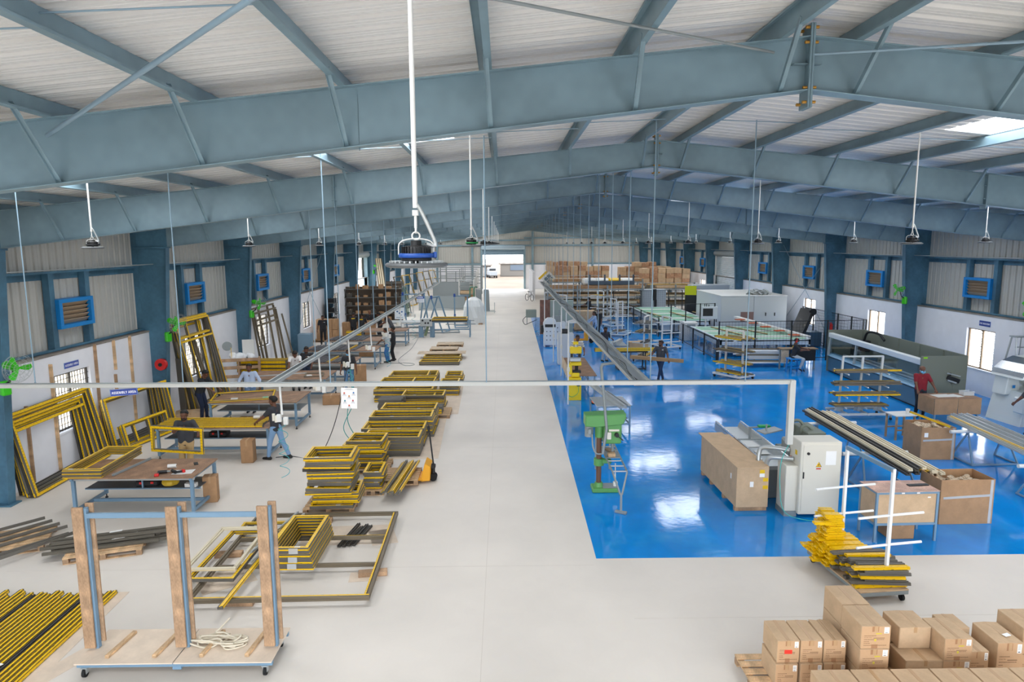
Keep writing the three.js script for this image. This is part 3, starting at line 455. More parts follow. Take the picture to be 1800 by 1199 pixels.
{ // green wall fans
  const build = (label, p, turn, tilt, mir) => {
    const t = thing('wall_fan', label, 'fan', p, turn, 'green wall fans');
    part('bracket_box', [bx(0.14, 0.32, 0.2, [0.08, 0, 0], [0, 0, 0], 0.03)], M.green, t);
    part('arm', tube([[0.12, 0.1, 0], [0.28, 0.18, 0], [0.38, 0.3, 0], [0.42, 0.42, 0]], 0.022, 12, 6), M.black, t);
    const head = (g) => { const L = joinAll(g); L.rotateZ(tilt); L.translate(0.42, 0.5, 0); return L; };
    part('motor', head([rod([-0.2, 0, 0], [0.08, 0, 0], 0.09, 14), T(flat(new THREE.SphereGeometry(0.09, 12, 8)), [-0.2, 0, 0]), rod([0.08, 0, 0], [0.2, 0, 0], 0.04, 10)]), M.green, t);
    for (let k = 0; k < 3; k++) { const s = [[0, -0.02], [0.1, -0.07], [0.24, -0.1], [0.29, -0.02], [0.24, 0.05], [0.08, 0.03]]; const g = prism(s, 0.006); g.rotateY(Math.PI / 2); g.rotateZ(0); const h = prism(s.map(([a, b]) => [b, a]), 0.006); h.rotateY(Math.PI / 2 + 0.35); h.rotateX(k * 2.094 + 0.4); h.translate(0.19, 0, 0); part('blade', head([h]), M.green, t); }
    const w = []; for (const [x, r] of [[0.12, 0.2], [0.1, 0.12], [0.16, 0.28], [0.2, 0.315], [0.24, 0.28], [0.26, 0.2], [0.27, 0.12]]) w.push(T(flat(new THREE.TorusGeometry(r, 0.0035, 4, 30)), [x, 0, 0], [0, Math.PI / 2, 0]));
    for (let k = 0; k < 16; k++) { const a = k / 16 * 6.283, c = Math.cos(a), s = Math.sin(a); w.push(tube([[0.1, 0.08 * c, 0.08 * s], [0.13, 0.22 * c, 0.22 * s], [0.2, 0.315 * c, 0.315 * s], [0.25, 0.22 * c, 0.22 * s], [0.275, 0.05 * c, 0.05 * s]], 0.0025, 10, 4)); }
    part('guard_wire', head(w), M.galv, t); return t;
  };
  build('green wall fan on the first column behind the assembly benches', D(4, 682, -14.7).add(V(0.02, 0, 0)), -0.45, -0.1);
  build('green wall fan above the tall yellow door frames', D(293, 592, ZF(3) + 0.13), -0.5, -0.2);
  build('green wall fan above the brown leaning door frame', D(440, 552, ZF(4) + 0.13), -0.4, -0.2);
  build('green wall fan on the column between the two tall windows of the far side', D(1592, 528, ZF(4) + 0.13), Math.PI + 0.45, -0.15);
  build('green wall fan above the round grey bending machine', D(1822, 566, ZF(3) + 0.13), Math.PI + 0.5, -0.2);
  build('green wall fan high behind the glass rack', D(655, 478, ZF(8) + 0.13), -0.4, -0.2);
}
// ---------- window frames, profiles, pallets ----------
const filmTex = canvasTex(512, 64, (c, w, h) => {
  c.fillStyle = '#efc000'; c.fillRect(0, 0, w, h); let s = 3; const q = () => (s = (s * 16807) % 2147483647) / 2147483647;
  for (let i = 0; i < 26; i++) { c.fillStyle = i % 3 ? 'rgba(96,72,8,.75)' : 'rgba(170,128,6,.6)'; const x = q() * w, y = 8 + q() * 44; c.save(); c.translate(x, y); c.rotate(-0.12); c.fillRect(0, 0, 14 + q() * 34, 3 + q() * 5); c.restore(); }
}, [0.55, 0.07]);
const F = {
  film: mat(0xffffff, 0.35, { map: filmTex }), filmPlain: mat(0xe8bc08, 0.4),
  grey: mat(0x67625a, 0.5), dark: mat(0x3d3934, 0.5), brown: mat(0x6f6350, 0.55), cream: mat(0xd8cdb4, 0.5), label: mat(0xf2f1ee, 0.6), wrap: mat(0xd9dcdd, 0.25, { transparent: true, opacity: 0.55 }),
  ply: mat(0xffffff, 0.65, { map: woodTex([150, 116, 90], [1.2, 1.2]) }), board: mat(0xffffff, 0.75, { map: woodTex([206, 184, 156], [1, 1]) }), timber: mat(0xffffff, 0.7, { map: woodTex([176, 142, 110], [0.8, 0.8], 30) }), paleTimber: mat(0xffffff, 0.75, { map: woodTex([205, 170, 130], [0.8, 0.8], 30) }),
  card: mat(0xffffff, 0.8, { map: mottled([198, 168, 134], 0.06, 5, [0.9, 0.9]) }), cardDark: mat(0xffffff, 0.8, { map: mottled([170, 132, 96], 0.07, 5, [0.9, 0.9]) }), sheet: mat(0xffffff, 0.85, { map: mottled([216, 198, 178], 0.05, 5, [1, 1]) }),
};
const railG = (L, w, h) => geo('rail' + [L, w, h].map((v) => v.toFixed(2)), () => [bx(L, h * 0.62, w, [0, h * 0.31, 0], 0, 0.003), bx(L, h * 0.36, w * 0.6, [0, h * 0.8, w * 0.2], 0, 0.002), bx(L, h * 0.2, 0.006, [0, h * 0.4, w / 2 + 0.002], 0, 0.001)]);
// a rectangular window frame lying flat: W along x, Q along z, rails w wide and h high
function frameParts(t, W, Q, h = 0.08, w = 0.075, style = 0, mull = [], cross = []) {
  const body = [F.grey, F.grey, F.dark, F.brown, F.cream][style], r = (L, x, z, ry) => { const m = part('rail', railG(L, w, h), body, t); m.position.set(x, 0, z); m.rotation.y = ry; };
  r(W, 0, Q / 2 - w / 2, 0); r(W, 0, -Q / 2 + w / 2, Math.PI); r(Q - 2 * w, W / 2 - w / 2, 0, Math.PI / 2); r(Q - 2 * w, -W / 2 + w / 2, 0, -Math.PI / 2);
  for (const x of mull) { const m = part('mullion', railG(Q - 2 * w, w, h), body, t); m.position.set(x * W, 0, 0); m.rotation.y = Math.PI / 2; }
  for (const z of cross) { const m = part('mullion', railG(W - 2 * w, w, h), body, t); m.position.set(0, 0, z * Q); }
  if (style === 3) return t;
  const key = 'film' + [W, Q, h, w, style].map((v) => v.toFixed(2)) + mull + cross;
  part('protective_film', geo(key, () => {
    const g = [], y = h * 0.985, e = w * 0.8, top = (a, b, c, d) => g.push(box(a, b, y, y + 0.003, c, d, 0.0008));
    if (style === 4) { const s = h * 0.2; g.push(box(-W / 2, W / 2, s, s + h * 0.25, Q / 2, Q / 2 + 0.003)); return g; }
    top(-W / 2, W / 2, Q / 2 - e, Q / 2 - 0.004); top(-W / 2, W / 2, -Q / 2 + 0.004, -Q / 2 + e); top(-W / 2 + 0.004, -W / 2 + e, -Q / 2 + e, Q / 2 - e); top(W / 2 - e, W / 2 - 0.004, -Q / 2 + e, Q / 2 - e);
    for (const x of mull) top(x * W - e / 2, x * W + e / 2, -Q / 2 + w, Q / 2 - w); for (const z of cross) top(-W / 2 + w, W / 2 - w, z * Q - e / 2, z * Q + e / 2);
    const s0 = 0.06, s1 = 0.5;
    if (style === 0) g.push(box(-W / 2, W / 2, h * s0, h * s1, Q / 2 + 0.005, Q / 2 + 0.008), box(W / 2, W / 2 + 0.003, h * s0, h * s1, -Q / 2, Q / 2), box(-W / 2 - 0.003, -W / 2, h * s0, h * s1, -Q / 2, Q / 2));
    g.push(box(-W / 2 + w, W / 2 - w, h * 0.5, h * 0.9, -Q / 2 + w, -Q / 2 + w + 0.003), box(-W / 2 + w, -W / 2 + w + 0.003, h * 0.5, h * 0.9, -Q / 2 + w, Q / 2 - w));
    return g;
  }), F.film, t);
  return t;
}
let frameCount = 0;
function addFrame(label, group, p, turn, W, Q, h, w, style, mull, cross, sticker) {
  const t = thing('window_frame', label, 'window frame', p, turn, group); frameParts(t, W, Q, h, w, style, mull, cross);
  if (sticker) part('sticker', geo('stk', () => [bx(0.1, 0.002, 0.04, [0, 0, 0], 0, 0.0005)]), F.label, t).position.set(sticker * W, h + 0.004, Q / 2 - w * 0.4);
  return t;
}
// orient a thing by the directions its x and z axes take in the hall
function lean(t, o, ux, uz) { ux = arr(ux).normalize(); uz = arr(uz); uz.addScaledVector(ux, -uz.dot(ux)).normalize(); const uy = uz.clone().cross(ux); t.quaternion.setFromRotationMatrix(new THREE.Matrix4().makeBasis(ux, uy, uz)); t.position.copy(arr(o)); return t; }
function stack(where, group, x, z, turn, specs, y0 = 0.02) { // specs from the floor up: {W,Q,h,s,dx,dz,da,mull,cross}
  let y = y0; const n = specs.length;
  specs.forEach((s, i) => { const k = n - 1 - i; const lab = (k === 0 ? 'topmost' : i === 0 ? 'bottom' : ORD[k] + ' from top') + ' ' + ['yellow', 'grey', 'dark', 'brown', 'cream edged'][s.s ?? 0] + ' frame ' + where; addFrame(lab, group, [x + (s.dx ?? 0), y, z + (s.dz ?? 0)], turn + (s.da ?? 0), s.W, s.Q, s.h ?? 0.08, s.w ?? 0.075, s.s ?? 0, s.mull ?? [], s.cross ?? [], k === 0 || rnd() < 0.3 ? rr(-0.3, 0.3) : 0); y += (s.h ?? 0.08) + 0.006; });
  return y;
}
const profileG = (L, w, h, st) => ({ a: geo('prof' + L.toFixed(2) + w + h, () => [bx(L, h * 0.5, w, [0, h * 0.25, 0], 0, 0.002), bx(L, h * 0.5, w * 0.35, [0, h * 0.72, w * 0.25], 0, 0.002), bx(L, h * 0.35, w * 0.2, [0, h * 0.62, -w * 0.36], 0, 0.002)]), f: geo('proff' + L.toFixed(2) + w + h, () => [box(-L / 2 + 0.02, L / 2 - 0.02, h * 0.97, h * 0.97 + 0.003, w * 0.04, w * 0.47, 0.0008), box(-L / 2 + 0.02, L / 2 - 0.02, h * 0.66, h * 0.66 + 0.003, -w * 0.46, w * 0.06, 0.0008), box(-L / 2 + 0.02, L / 2 - 0.02, 0.1 * h, h * 0.8, w * 0.5, w * 0.5 + 0.002, 0.0008)]) });
function profileBar(label, group, a, b, w = 0.07, h = 0.06, film = true, body = F.grey, kind = film ? 'profile bar' : 'profile bar') { // from end a to end b
  a = arr(a); b = arr(b); const L = a.distanceTo(b), t = thing(kind.replace(' ', '_'), label, kind, [0, 0, 0], 0, group), g = profileG(L, w, h);
  part('extrusion', g.a, body, t); if (film) part('protective_film', g.f, F.film, t);
  const ux = b.clone().sub(a); lean(t, a.clone().add(b).multiplyScalar(0.5), ux, V(0, 0, 1).applyAxisAngle(V(0, 1, 0), Math.atan2(-ux.z, ux.x))); return t;
}
function pallet(label, x, z, turn, W = 1.2, Q = 0.9, boards = 6, group, sheet) {
  const t = thing('pallet', label, 'pallet', [x, 0.001, z], turn, group), bw = Q / boards * 0.72;
  for (let i = 0; i < boards; i++) part('top_board', geo('pb' + W + bw.toFixed(3), () => [bx(W, 0.018, bw, [0, 0, 0], 0, 0.002)]), F.paleTimber, t).position.set(0, 0.121, -Q / 2 + bw / 2 + i * (Q - bw) / (boards - 1));
  for (const i of [-1, 0, 1]) { part('stringer', geo('ps' + Q, () => [bx(0.09, 0.018, Q, [0, 0, 0], 0, 0.002)]), F.paleTimber, t).position.set(i * (W / 2 - 0.05), 0.102, 0); for (const j of [-1, 0, 1]) part('block', geo('pbk', () => [bx(0.1, 0.075, 0.1, [0, 0, 0], 0, 0.004)]), F.timber, t).position.set(i * (W / 2 - 0.05), 0.055, j * (Q / 2 - 0.055)); }
  for (const j of [-1, 0, 1]) part('bottom_board', geo('pbb' + W, () => [bx(W, 0.016, 0.09, [0, 0, 0], 0, 0.002)]), F.paleTimber, t).position.set(0, 0.009, j * (Q / 2 - 0.055));
  if (sheet) part('top_sheet', bx(W, 0.006, Q, [0, 0.134, 0]), sheet, t);
  return t;
}
const tapeM = mat(0xb8946c, 0.35);
function carton(label, p, turn, W, H, Q, o = {}) {
  const t = thing('carton', label, o.cat ?? 'carton', p, turn, o.group), m = o.mat ?? F.card;
  part('body', [bx(W, H, Q, [0, H / 2, 0], 0, 0.008)], m, t);
  part('flap', [T(cbox(W / 2 - 0.002, 0.004, Q * 0.998, 0.001), [W / 4, H + 0.002, 0], [0, 0, -(o.lift ?? 0.006)])], m, t); part('flap', [T(cbox(W / 2 - 0.002, 0.004, Q * 0.998, 0.001), [-W / 4, H + 0.002, 0], [0, 0, o.lift2 ?? 0.005])], m, t);
  part('tape', [bx(0.045, 0.002, Q * 0.995, [0, H + 0.006, 0]), bx(0.045, H * 0.25, 0.0015, [0, H * 0.88, Q / 2 + 0.0015]), bx(0.045, H * 0.25, 0.0015, [0, H * 0.88, -Q / 2 - 0.001])], o.tape ?? tapeM, t);
  return t;
}
// ---------- left side: frames leaning on the wall, benches, carts ----------
{
  // timber battens on the white wall
  [[43, 715, 62, 847], [90, 640, 105, 827], [168, 604, 180, 790], [199, 598, 203, 650], [202, 658, 206, 690], [229, 590, 238, 745]].forEach(([x0, y0, x1, y1], i) => {
    const at = (px, py) => { const d = ray(px, py), t = (XL + 0.03 - 0) / d.x; return V(XL + 0.03, EYE + d.y * t, d.z * t); };
    const a = at(x0, y0), b = at(x1, y1); b.z = a.z * 0.5 + b.z * 0.5; a.z = b.z; single('wall_batten', bar(a, b, 0.05, 0.09, 0.004), i % 2 ? F.paleTimber : F.timber, 'upright timber batten fixed to the white wall, ' + ORD[i] + ' from the camera', 'batten', 'wall battens');
  });
  const wallFrame = (label, group, zc, W, H, xb, xt, style, mull, cross, sl = 0) => { const t = thing('window_frame', label, 'window frame', [0, 0, 0], 0, group); frameParts(t, W, H, 0.085, 0.085, style, mull, cross); lean(t, [(xb + xt) / 2, Math.sqrt(Math.max(0.1, H * H - (xt - xb) ** 2)) / 2 + 0.03, zc], V(0, 0, -1), V(-(xt - xb), -Math.sqrt(H * H - (xt - xb) ** 2), 0)); if (sl) t.rotateY(sl); return t; };
  // the normal of a leaning frame points into the hall
  const wf = (label, group, bl, br, H, inTop, style, mull, cross) => { const a = V(bl[0], 0.02, bl[1]), b = V(br[0], 0.02, br[1]), ux = b.clone().sub(a), W = ux.length(), up = V(-inTop, Math.sqrt(H * H - inTop * inTop), 0), t = thing('window_frame', label, 'window frame', [0, 0, 0], 0, group); frameParts(t, W, H, 0.08, 0.085, style, mull ?? [], cross ?? []); up.addScaledVector(ux.clone().normalize(), -up.dot(ux.clone().normalize())).setLength(H); return lean(t, a.clone().add(b).multiplyScalar(0.5).addScaledVector(up, 0.5), ux, up.clone().negate()); };
  const ga = 'frames leaning on the wall nearest the camera', gb = 'frames leaning on the wall beyond the barred window', nth = ['outermost', 'second', 'third', 'fourth', 'fifth', 'sixth', 'innermost'];
  [[0, 3.2, 2.02, 0, [], []], [1, 3.1, 1.93, 2, [], []], [2, 3.0, 1.8, 0, [], [-0.36]], [3, 2.9, 1.7, 2, [], []], [4, 2.8, 1.6, 0, [], []], [5, 2.7, 1.55, 2, [], []]].forEach(([i, W, H, st, mu, cr]) => wf(nth[i] + ' of the tall window frames leaning under the small blue sign', ga, [-10.93 - i * 0.085, -15.3 - (i > 2 ? 0.12 : 0.0)], [-11.02 - i * 0.085, -15.3 - W], H, 0.45 - i * 0.05, st, mu, cr));
  [[0, 1.5, 0], [1, 1.46, 0], [2, 1.42, 2], [3, 1.4, 0], [4, 1.38, 2], [5, 1.36, 0], [6, 1.34, 2]].forEach(([i, H, st]) => wf(nth[i] + ' yellow filmed frame of the group between barred window and column', gb, [-11.12 - i * 0.07, -18.95 - i * 0.05], [-10.72 - i * 0.1, -21.75 + i * 0.03], H, 0.3 - i * 0.03, st, [], []));
  [[0, 0.72, [0.05]], [1, 0.66, [-0.2]]].forEach(([i, H, mu]) => wf((i ? 'low frame tucked behind the' : 'low') + ' divided frame standing before the yellow leaning group', gb, [-10.82 - i * 0.1, -19.05], [-10.45 - i * 0.1, -20.85], H, 0.18, 0, mu, []));
  const gc = 'tall door frames';
  [[-24.35, 2.6, 3.25, -10.5, -11.2, 0, [], [-0.28]], [-24.4, 2.5, 3.3, -10.64, -11.26, 0, [-0.2], [-0.3]], [-24.45, 2.5, 3.3, -10.78, -11.32, 1, [0.18], [-0.3]], [-24.5, 2.4, 3.15, -10.92, -11.38, 0, [0.3], []], [-24.4, 2.2, 3.0, -11.06, -11.44, 1, [-0.3], []]].forEach((a, i) => wallFrame(['outermost', 'second', 'third', 'fourth', 'innermost'][i] + ' tall yellow filmed door frame leaning beside the second column', gc, ...a));
  for (let i = 0; i < 4; i++) { const z = -23.05 - i * 0.13 - (i > 1 ? 1.1 : 0); const t = profileBar(['wide brown', 'second brown', 'third brown', 'innermost brown'][i] + ' profile standing among the tall yellow door frames', gc, [-10.45 - 0.07 * i, 0.02, z], [-11.15 - 0.05 * i, 2.55, z], 0.22, 0.09, false, F.brown); }
  const gd = 'brown door frames';
  wallFrame('large brown door frame leaning around the third barred window', gd, -32.3, 3.0, 2.75, -10.9, -11.35, 3, [], [-0.28]);
  wallFrame('small brown upper frame on top behind the third barred window', gd, -32.2, 3.0, 2.95, -11.05, -11.42, 3, [-0.2, 0.2], [-0.3]);
  profileBar('single brown profile leaning past the large brown door frame', gd, [-11.0, 0.02, -35.2], [-11.4, 2.3, -34.9], 0.1, 0.08, false, F.brown);
  // far leaning bundle
  for (let i = 0; i < 7; i++) profileBar('long pale profile leaning against the blue column, ' + ORD[i] + ' of a sheaf', 'sheaf of pale profiles', [-10.4 + i * 0.1, 0.02, -58.2], [-10.9 + i * 0.08, 4.6, -58.5], 0.09, 0.07, false, i % 2 ? F.cream : F.brown);
}
function bench(label, c, W, Q, o = {}) { // c: centre on the floor; top at o.h
  const h = o.h ?? 0.88, t = thing('work_bench', label, 'work bench', [c[0], 0, c[1]], o.turn ?? 0, 'assembly benches'), L = 0.07, m = M.benchBlue, x = W / 2 - 0.06, z = Q / 2 - 0.08;
  for (const sx of [-1, 1]) for (const sz of [-1, 1]) { const l = part('leg', [bar([sx * x, 0.1, sz * z], [sx * x, h - 0.06, sz * z], L, L, 0.006)], m, t); part('foot', [cyl(sx * x, 0, 0.03, sz * z, 0.035, 0.03, 10), cyl(sx * x, 0.02, 0.11, sz * z, 0.012, 0.012, 8)], M.black, l); }
  for (const sx of [-1, 1]) part('side_rail', [bar([sx * x, 0.14, -z], [sx * x, 0.14, z], 0.07, 0.06, 0.005)], m, t);
  part('stretcher', bar([-x, 0.14, -z * 0.1], [x, 0.14, -z * 0.1], 0.07, 0.06, 0.005), m, t);
  for (const s of [-1, 1]) part('top_rail', [bar([-W / 2, h - 0.04, s * z], [W / 2, h - 0.04, s * z], 0.06, 0.05, 0.004)], M.galv, t);
  for (const s of [-1, 1]) part('top_rail', [bar([s * x, h - 0.04, -Q / 2], [s * x, h - 0.04, Q / 2], 0.05, 0.05, 0.004)], m, t);
  part('top', [bx(W, 0.03, Q, [0, h, 0], 0, 0.004)], o.top ?? F.ply, t);
  if (o.shelf !== false) { part('shelf', [bx(W * 0.94, 0.02, Q * 0.55, [0, 0.5, -Q * 0.12], 0, 0.003)], o.shelfMat ?? M.galvDull, t); part('shelf_rail', [bar([-x, 0.49, Q * 0.14], [x, 0.49, Q * 0.14], 0.04, 0.03), bar([0, 0.5, Q * 0.14], [0, h - 0.05, Q * 0.14], 0.04, 0.03)], m, t); }
  return t;
}
{
  bench('brown topped blue steel bench carrying a stack of yellow frames', [-8.0, -14.75], 2.65, 1.3, { shelfMat: mat(0x4b5157, 0.5) });
  bench('second blue bench, its top covered by yellow filmed profiles', [-7.95, -18.65], 3.1, 1.15, { shelfMat: mat(0x4b5157, 0.5) });
  bench('third blue bench with a brown board top and long frame laid on it', [-7.95, -21.9], 2.8, 1.65, {});
  bench('fourth blue bench with papers on its brown top', [-8.1, -25.7], 3.0, 1.7, {});
  bench('fifth blue bench covered with dark grey profiles', [-7.9, -29.0], 3.2, 1.6, {});
  bench('sixth blue bench covered with dark grey profiles and cut ends', [-7.7, -32.3], 3.4, 1.6, {});
  bench('seventh blue bench where two workers stand at its end', [-7.6, -35.6], 3.3, 1.6, {});
  bench('eighth blue bench in front of the men in black shirts', [-7.0, -39.5], 2.8, 1.4, {});
  bench('ninth steel bench with a blue clamp near the trestles', [-6.2, -43.6], 2.2, 1.3, { top: M.galv });
  // on the first bench
  stack('on the brown topped bench', 'frames on the first bench', -9.02, -14.95, 0.02, [0, 1, 0, 1, 0].map((s, i) => ({ W: 0.82, Q: 1.72, h: 0.034, s, w: 0.07, dx: rr(-0.015, 0.015), dz: rr(-0.02, 0.02) })), 0.9);
  profileBar('grey square tube lying askew across the brown bench top', undefined, [-8.42, 0.9, -14.2], [-8.2, 0.9, -15.35], 0.05, 0.05, false, M.galvDull);
  const roll = (label, p, turn) => { const t = thing('film_roll', label, 'roll', p, turn); part('roll', [rod([-0.09, 0.045, 0], [0.09, 0.045, 0], 0.045, 14)], M.white, t); part('core', [rod([-0.093, 0.045, 0], [0.093, 0.045, 0], 0.02, 10)], F.cardDark, t); };
  roll('white roll of protective film on the brown bench top', [-7.4, 0.897, -14.72], 0.2); roll('white roll of film on the yellow covered bench', [-6.95, 0.97, -18.75], 0);
  const drill = (label, p, turn, c = M.black) => { const t = thing('cordless_drill', label, 'drill', p, turn); part('body', [rod([-0.1, 0.04, 0], [0.08, 0.04, 0], 0.035, 10)], c, t); part('chuck', [rod([0.08, 0.04, 0], [0.14, 0.04, 0], 0.018, 8)], M.galvDull, t); part('grip', [bar([-0.07, 0.03, 0.02], [-0.1, 0.03, 0.13], 0.04, 0.04, 0.008)], c, t); part('battery', [bx(0.09, 0.06, 0.06, [-0.1, 0.03, 0.16], 0, 0.01)], M.red, t); };
  drill('black cordless drill on the brown bench beside white papers', [-7.42, 0.897, -14.35], 0.3); drill('second black cordless drill next to the open papers', [-7.2, 0.897, -14.38], 2.4);
  const paper = (label, x, y, z, turn, n = 2) => { const t = thing('paper_sheet', label, 'paper', [x, y, z], turn); for (let i = 0; i < n; i++) part('page', [T(cbox(0.21, 0.002, 0.29, 0.0005), [i * 0.21, 0.002 + i * 0.002, 0], [0, 0, i ? 0.05 : -0.03])], M.white, t); };
  paper('open white papers on the brown bench beside the drills', -7.12, 0.898, -14.42, 0.1); paper('white drawing sheet on the fourth bench', -7.4, 0.898, -25.5, 0.4, 1); paper('loose white papers on the third bench', -8.7, 0.898, -21.6, 0.3, 1);
  single('phone', bx(0.09, 0.012, 0.19, [-7.0, 0.904, -15.0], [0, 0.5, 0], 0.004), M.black, 'black phone on the back edge of the brown bench', 'phone');
  const gun = thing('tool_case', 'dark tool case with red clips on the first bench shelf', 'tool case', [-7.95, 0.51, -14.75], 0.1); part('case', [bx(0.5, 0.14, 0.3, [0, 0.07, 0], 0, 0.03)], M.black, gun); part('clip', bx(0.06, 0.05, 0.02, [-0.12, 0.09, 0.155]), M.red, gun); part('clip', bx(0.06, 0.05, 0.02, [0.12, 0.09, 0.155]), M.red, gun); part('handle', tube([[-0.08, 0.14, 0], [-0.07, 0.18, 0], [0.07, 0.18, 0], [0.08, 0.14, 0]], 0.012, 12, 6), M.black, gun);
  const gun2 = dup(gun, [-8.0, 0.51, -18.7], 0, 'dark tool case with red clips on the second bench shelf');
  const bag = thing('plastic_bag', 'crumpled yellow bag on the first bench shelf', 'bag', [-7.45, 0.51, -14.7]); { const s = flat(new THREE.IcosahedronGeometry(0.16, 3)), p = s.attributes.position; for (let i = 0; i < p.count; i++) { const x = p.getX(i), y = p.getY(i), z = p.getZ(i), k = 0.8 + 0.35 * n1(0.5 + x * 2, 0.5 + z * 2 + y, 8); p.setXYZ(i, x * k * 1.1, Math.max(-0.08, y * k * 0.6) + 0.08, z * k); } s.computeVertexNormals(); part('wrap', s, mat(0xc9a62a, 0.5), bag); part('knot', cyl(0, 0.15, 0.21, 0, 0.02, 0.035), mat(0xc9a62a, 0.5), bag); }
  carton('small white carton at the end of the first bench shelf', [-6.95, 0.51, -14.6], 0, 0.25, 0.08, 0.12, { mat: M.white });
  carton('open brown carton standing under the far end of the first bench', [-6.72, 0.001, -15.05], 0.2, 0.3, 0.6, 0.25, { mat: F.cardDark }); carton('tall brown carton standing at the end of the second bench', [-6.92, 0.001, -17.9], 0.05, 0.32, 0.62, 0.3, { mat: F.cardDark });
  // second bench: yellow profiles side by side
  for (let i = 0; i < 9; i++) profileBar('yellow filmed profile lying along the second bench, ' + ORD[i] + ' from its near edge', 'profiles on the second bench', [-9.5 + rr(-0.05, 0.05), 0.898, -18.14 - i * 0.105], [-6.6 + rr(-0.05, 0.05), 0.898, -18.14 - i * 0.105], 0.1, 0.055);
  const th = addFrame('long yellow frame laid across the third bench', undefined, [-8.5, 0.9, -21.9], 0.25, 1.9, 1.3, 0.05, 0.07, 0); 
  const g = thing('foam_pad', 'small green and yellow pad on the third bench', 'pad', [-7.75, 0.898, -21.75], 0.4); part('pad', bx(0.18, 0.02, 0.12, [0, 0.01, 0], 0, 0.006), mat(0x6ec7a8, 0.7), g); part('strip', bx(0.1, 0.012, 0.06, [0.13, 0.006, -0.02], 0, 0.003), F.filmPlain, g);
  for (const [i, x] of [[0, -8.3], [1, -7.6]]) carton(['brown carton on the floor under the third bench', 'second carton on the floor under the third bench'][i], [x, 0.001, -21.5], 0.1 * i, 0.5, 0.3, 0.35, { mat: F.cardDark });
  carton('brown carton with cables at the end of the fourth bench', [-6.35, 0.001, -24.6], 0.1, 0.6, 0.35, 0.4, { mat: F.cardDark });
  addFrame('brown frame corner resting on the fourth bench', undefined, [-7.2, 0.9, -25.5], 0.2, 0.7, 0.7, 0.04, 0.06, 3); profileBar('aluminium strip lying along the fourth bench', undefined, [-9.3, 0.9, -25.3], [-7.6, 0.9, -25.9], 0.06, 0.04, false, M.galv);
  for (const [b, z, n] of [[0, -29, 12], [1, -32.3, 11], [2, -35.6, 9]]) for (let i = 0; i < n; i++) { const x = -9.2 + b * 0.1 + rr(-0.05, 0.05) + i * 0.2; if (i % 5 === 4) profileBar('yellow profile among dark ones on the ' + ORD[4 + b] + ' bench, ' + ORD[Math.floor(i / 5)] + ' from wall', 'profiles on the far benches', [x, 0.9, z + 0.75], [x + 0.12, 0.9, z - 0.75], 0.12, 0.05); else profileBar('dark grey profile on the ' + ORD[4 + b] + ' bench, ' + ORD[i] + ' from the wall', 'profiles on the far benches', [x, 0.9, z + 0.75], [x + 0.12, 0.9, z - 0.75], 0.18, 0.05, false, mat(0x56565a, 0.5)); }
  carton('brown carton at the end of the fifth bench', [-6.1, 0.001, -28.5], 0.2, 0.5, 0.75, 0.4, { mat: F.cardDark }); carton('open carton on the sixth bench shelf', [-6.6, 0.51, -32.3], 0, 0.6, 0.25, 0.4, { mat: F.cardDark });
  // yellow bundle on trestle behind the fourth bench
  for (let r = 0; r < 3; r++) for (let i = 0; i < 4; i++) profileBar('yellow bundle profile behind the fourth bench, ' + ORD[r] + ' row up, ' + ORD[i] + ' inward', 'yellow bundle behind the fourth bench', [-10.9 + i * 0.02, 0.65 + r * 0.17, -27.6 - i * 0.16], [-8.9 + i * 0.02, 0.65 + r * 0.17, -27.6 - i * 0.16], 0.15, 0.15);
  const tr = thing('trestle', 'low steel trestle under the yellow bundle by the wall', 'trestle', [-9.9, 0, -27.85]); for (const s of [-0.8, 0.8]) part('leg_frame', [bar([s, 0, 0.3], [s, 0.64, 0.25], 0.05), bar([s, 0, -0.35], [s, 0.64, -0.3], 0.05), bar([s, 0.62, -0.4], [s, 0.62, 0.4], 0.05)], M.galvDull, tr);
  // wooden pigeonhole shelf with tape wheel
  const ws = thing('wooden_shelf', 'wooden tray shelf with a tape wheel and plastic bags on top beside the column', 'shelf', [-10.55, 0, -26.9], 0.25);
  for (const x of [-0.75, 0, 0.75]) part('upright', bx(0.06, 1.35, 0.5, [x, 0.68, 0], 0, 0.004), F.timber, ws); for (const y of [0.25, 0.6, 0.95, 1.25]) part('tray', [bx(1.5, 0.02, 0.5, [0, y, 0]), bx(1.5, 0.12, 0.02, [0, y + 0.06, 0.25])], F.timber, ws); part('back_board', bx(0.45, 0.7, 0.02, [0.35, 1.7, -0.2], 0, 0.003), M.white, ws); part('post', bar([-0.72, 0, 0.28], [-0.72, 1.8, 0.28], 0.07), F.timber, ws); const wh = part('tape_wheel', [rod([-0.4, 1.85, 0.05], [-0.4, 1.85, 0.1], 0.18, 20)], M.galvDull, ws); part('tape', [bar([-0.26, 1.8, 0.1], [-0.25, 1.3, 0.1], 0.1, 0.01)], F.filmPlain, wh);
  { const q = []; for (let i = 0; i < 9; i++) { const s = flat(new THREE.IcosahedronGeometry(rr(0.1, 0.17), 1)); q.push(T(s, [rr(-0.55, 0.5), 1.36 + rr(0, 0.1), rr(-0.15, 0.15)], [rr(0, 3), rr(0, 3), 0])); } single('plastic_wrapping', q.map((g) => { g.rotateY(0.25); g.translate(-10.55, 0, -26.9); return g; }), mat(0xe6e8ea, 0.4), 'heap of white plastic wrapping on the wooden tray shelf', 'plastic').userData.kind = 'stuff'; }
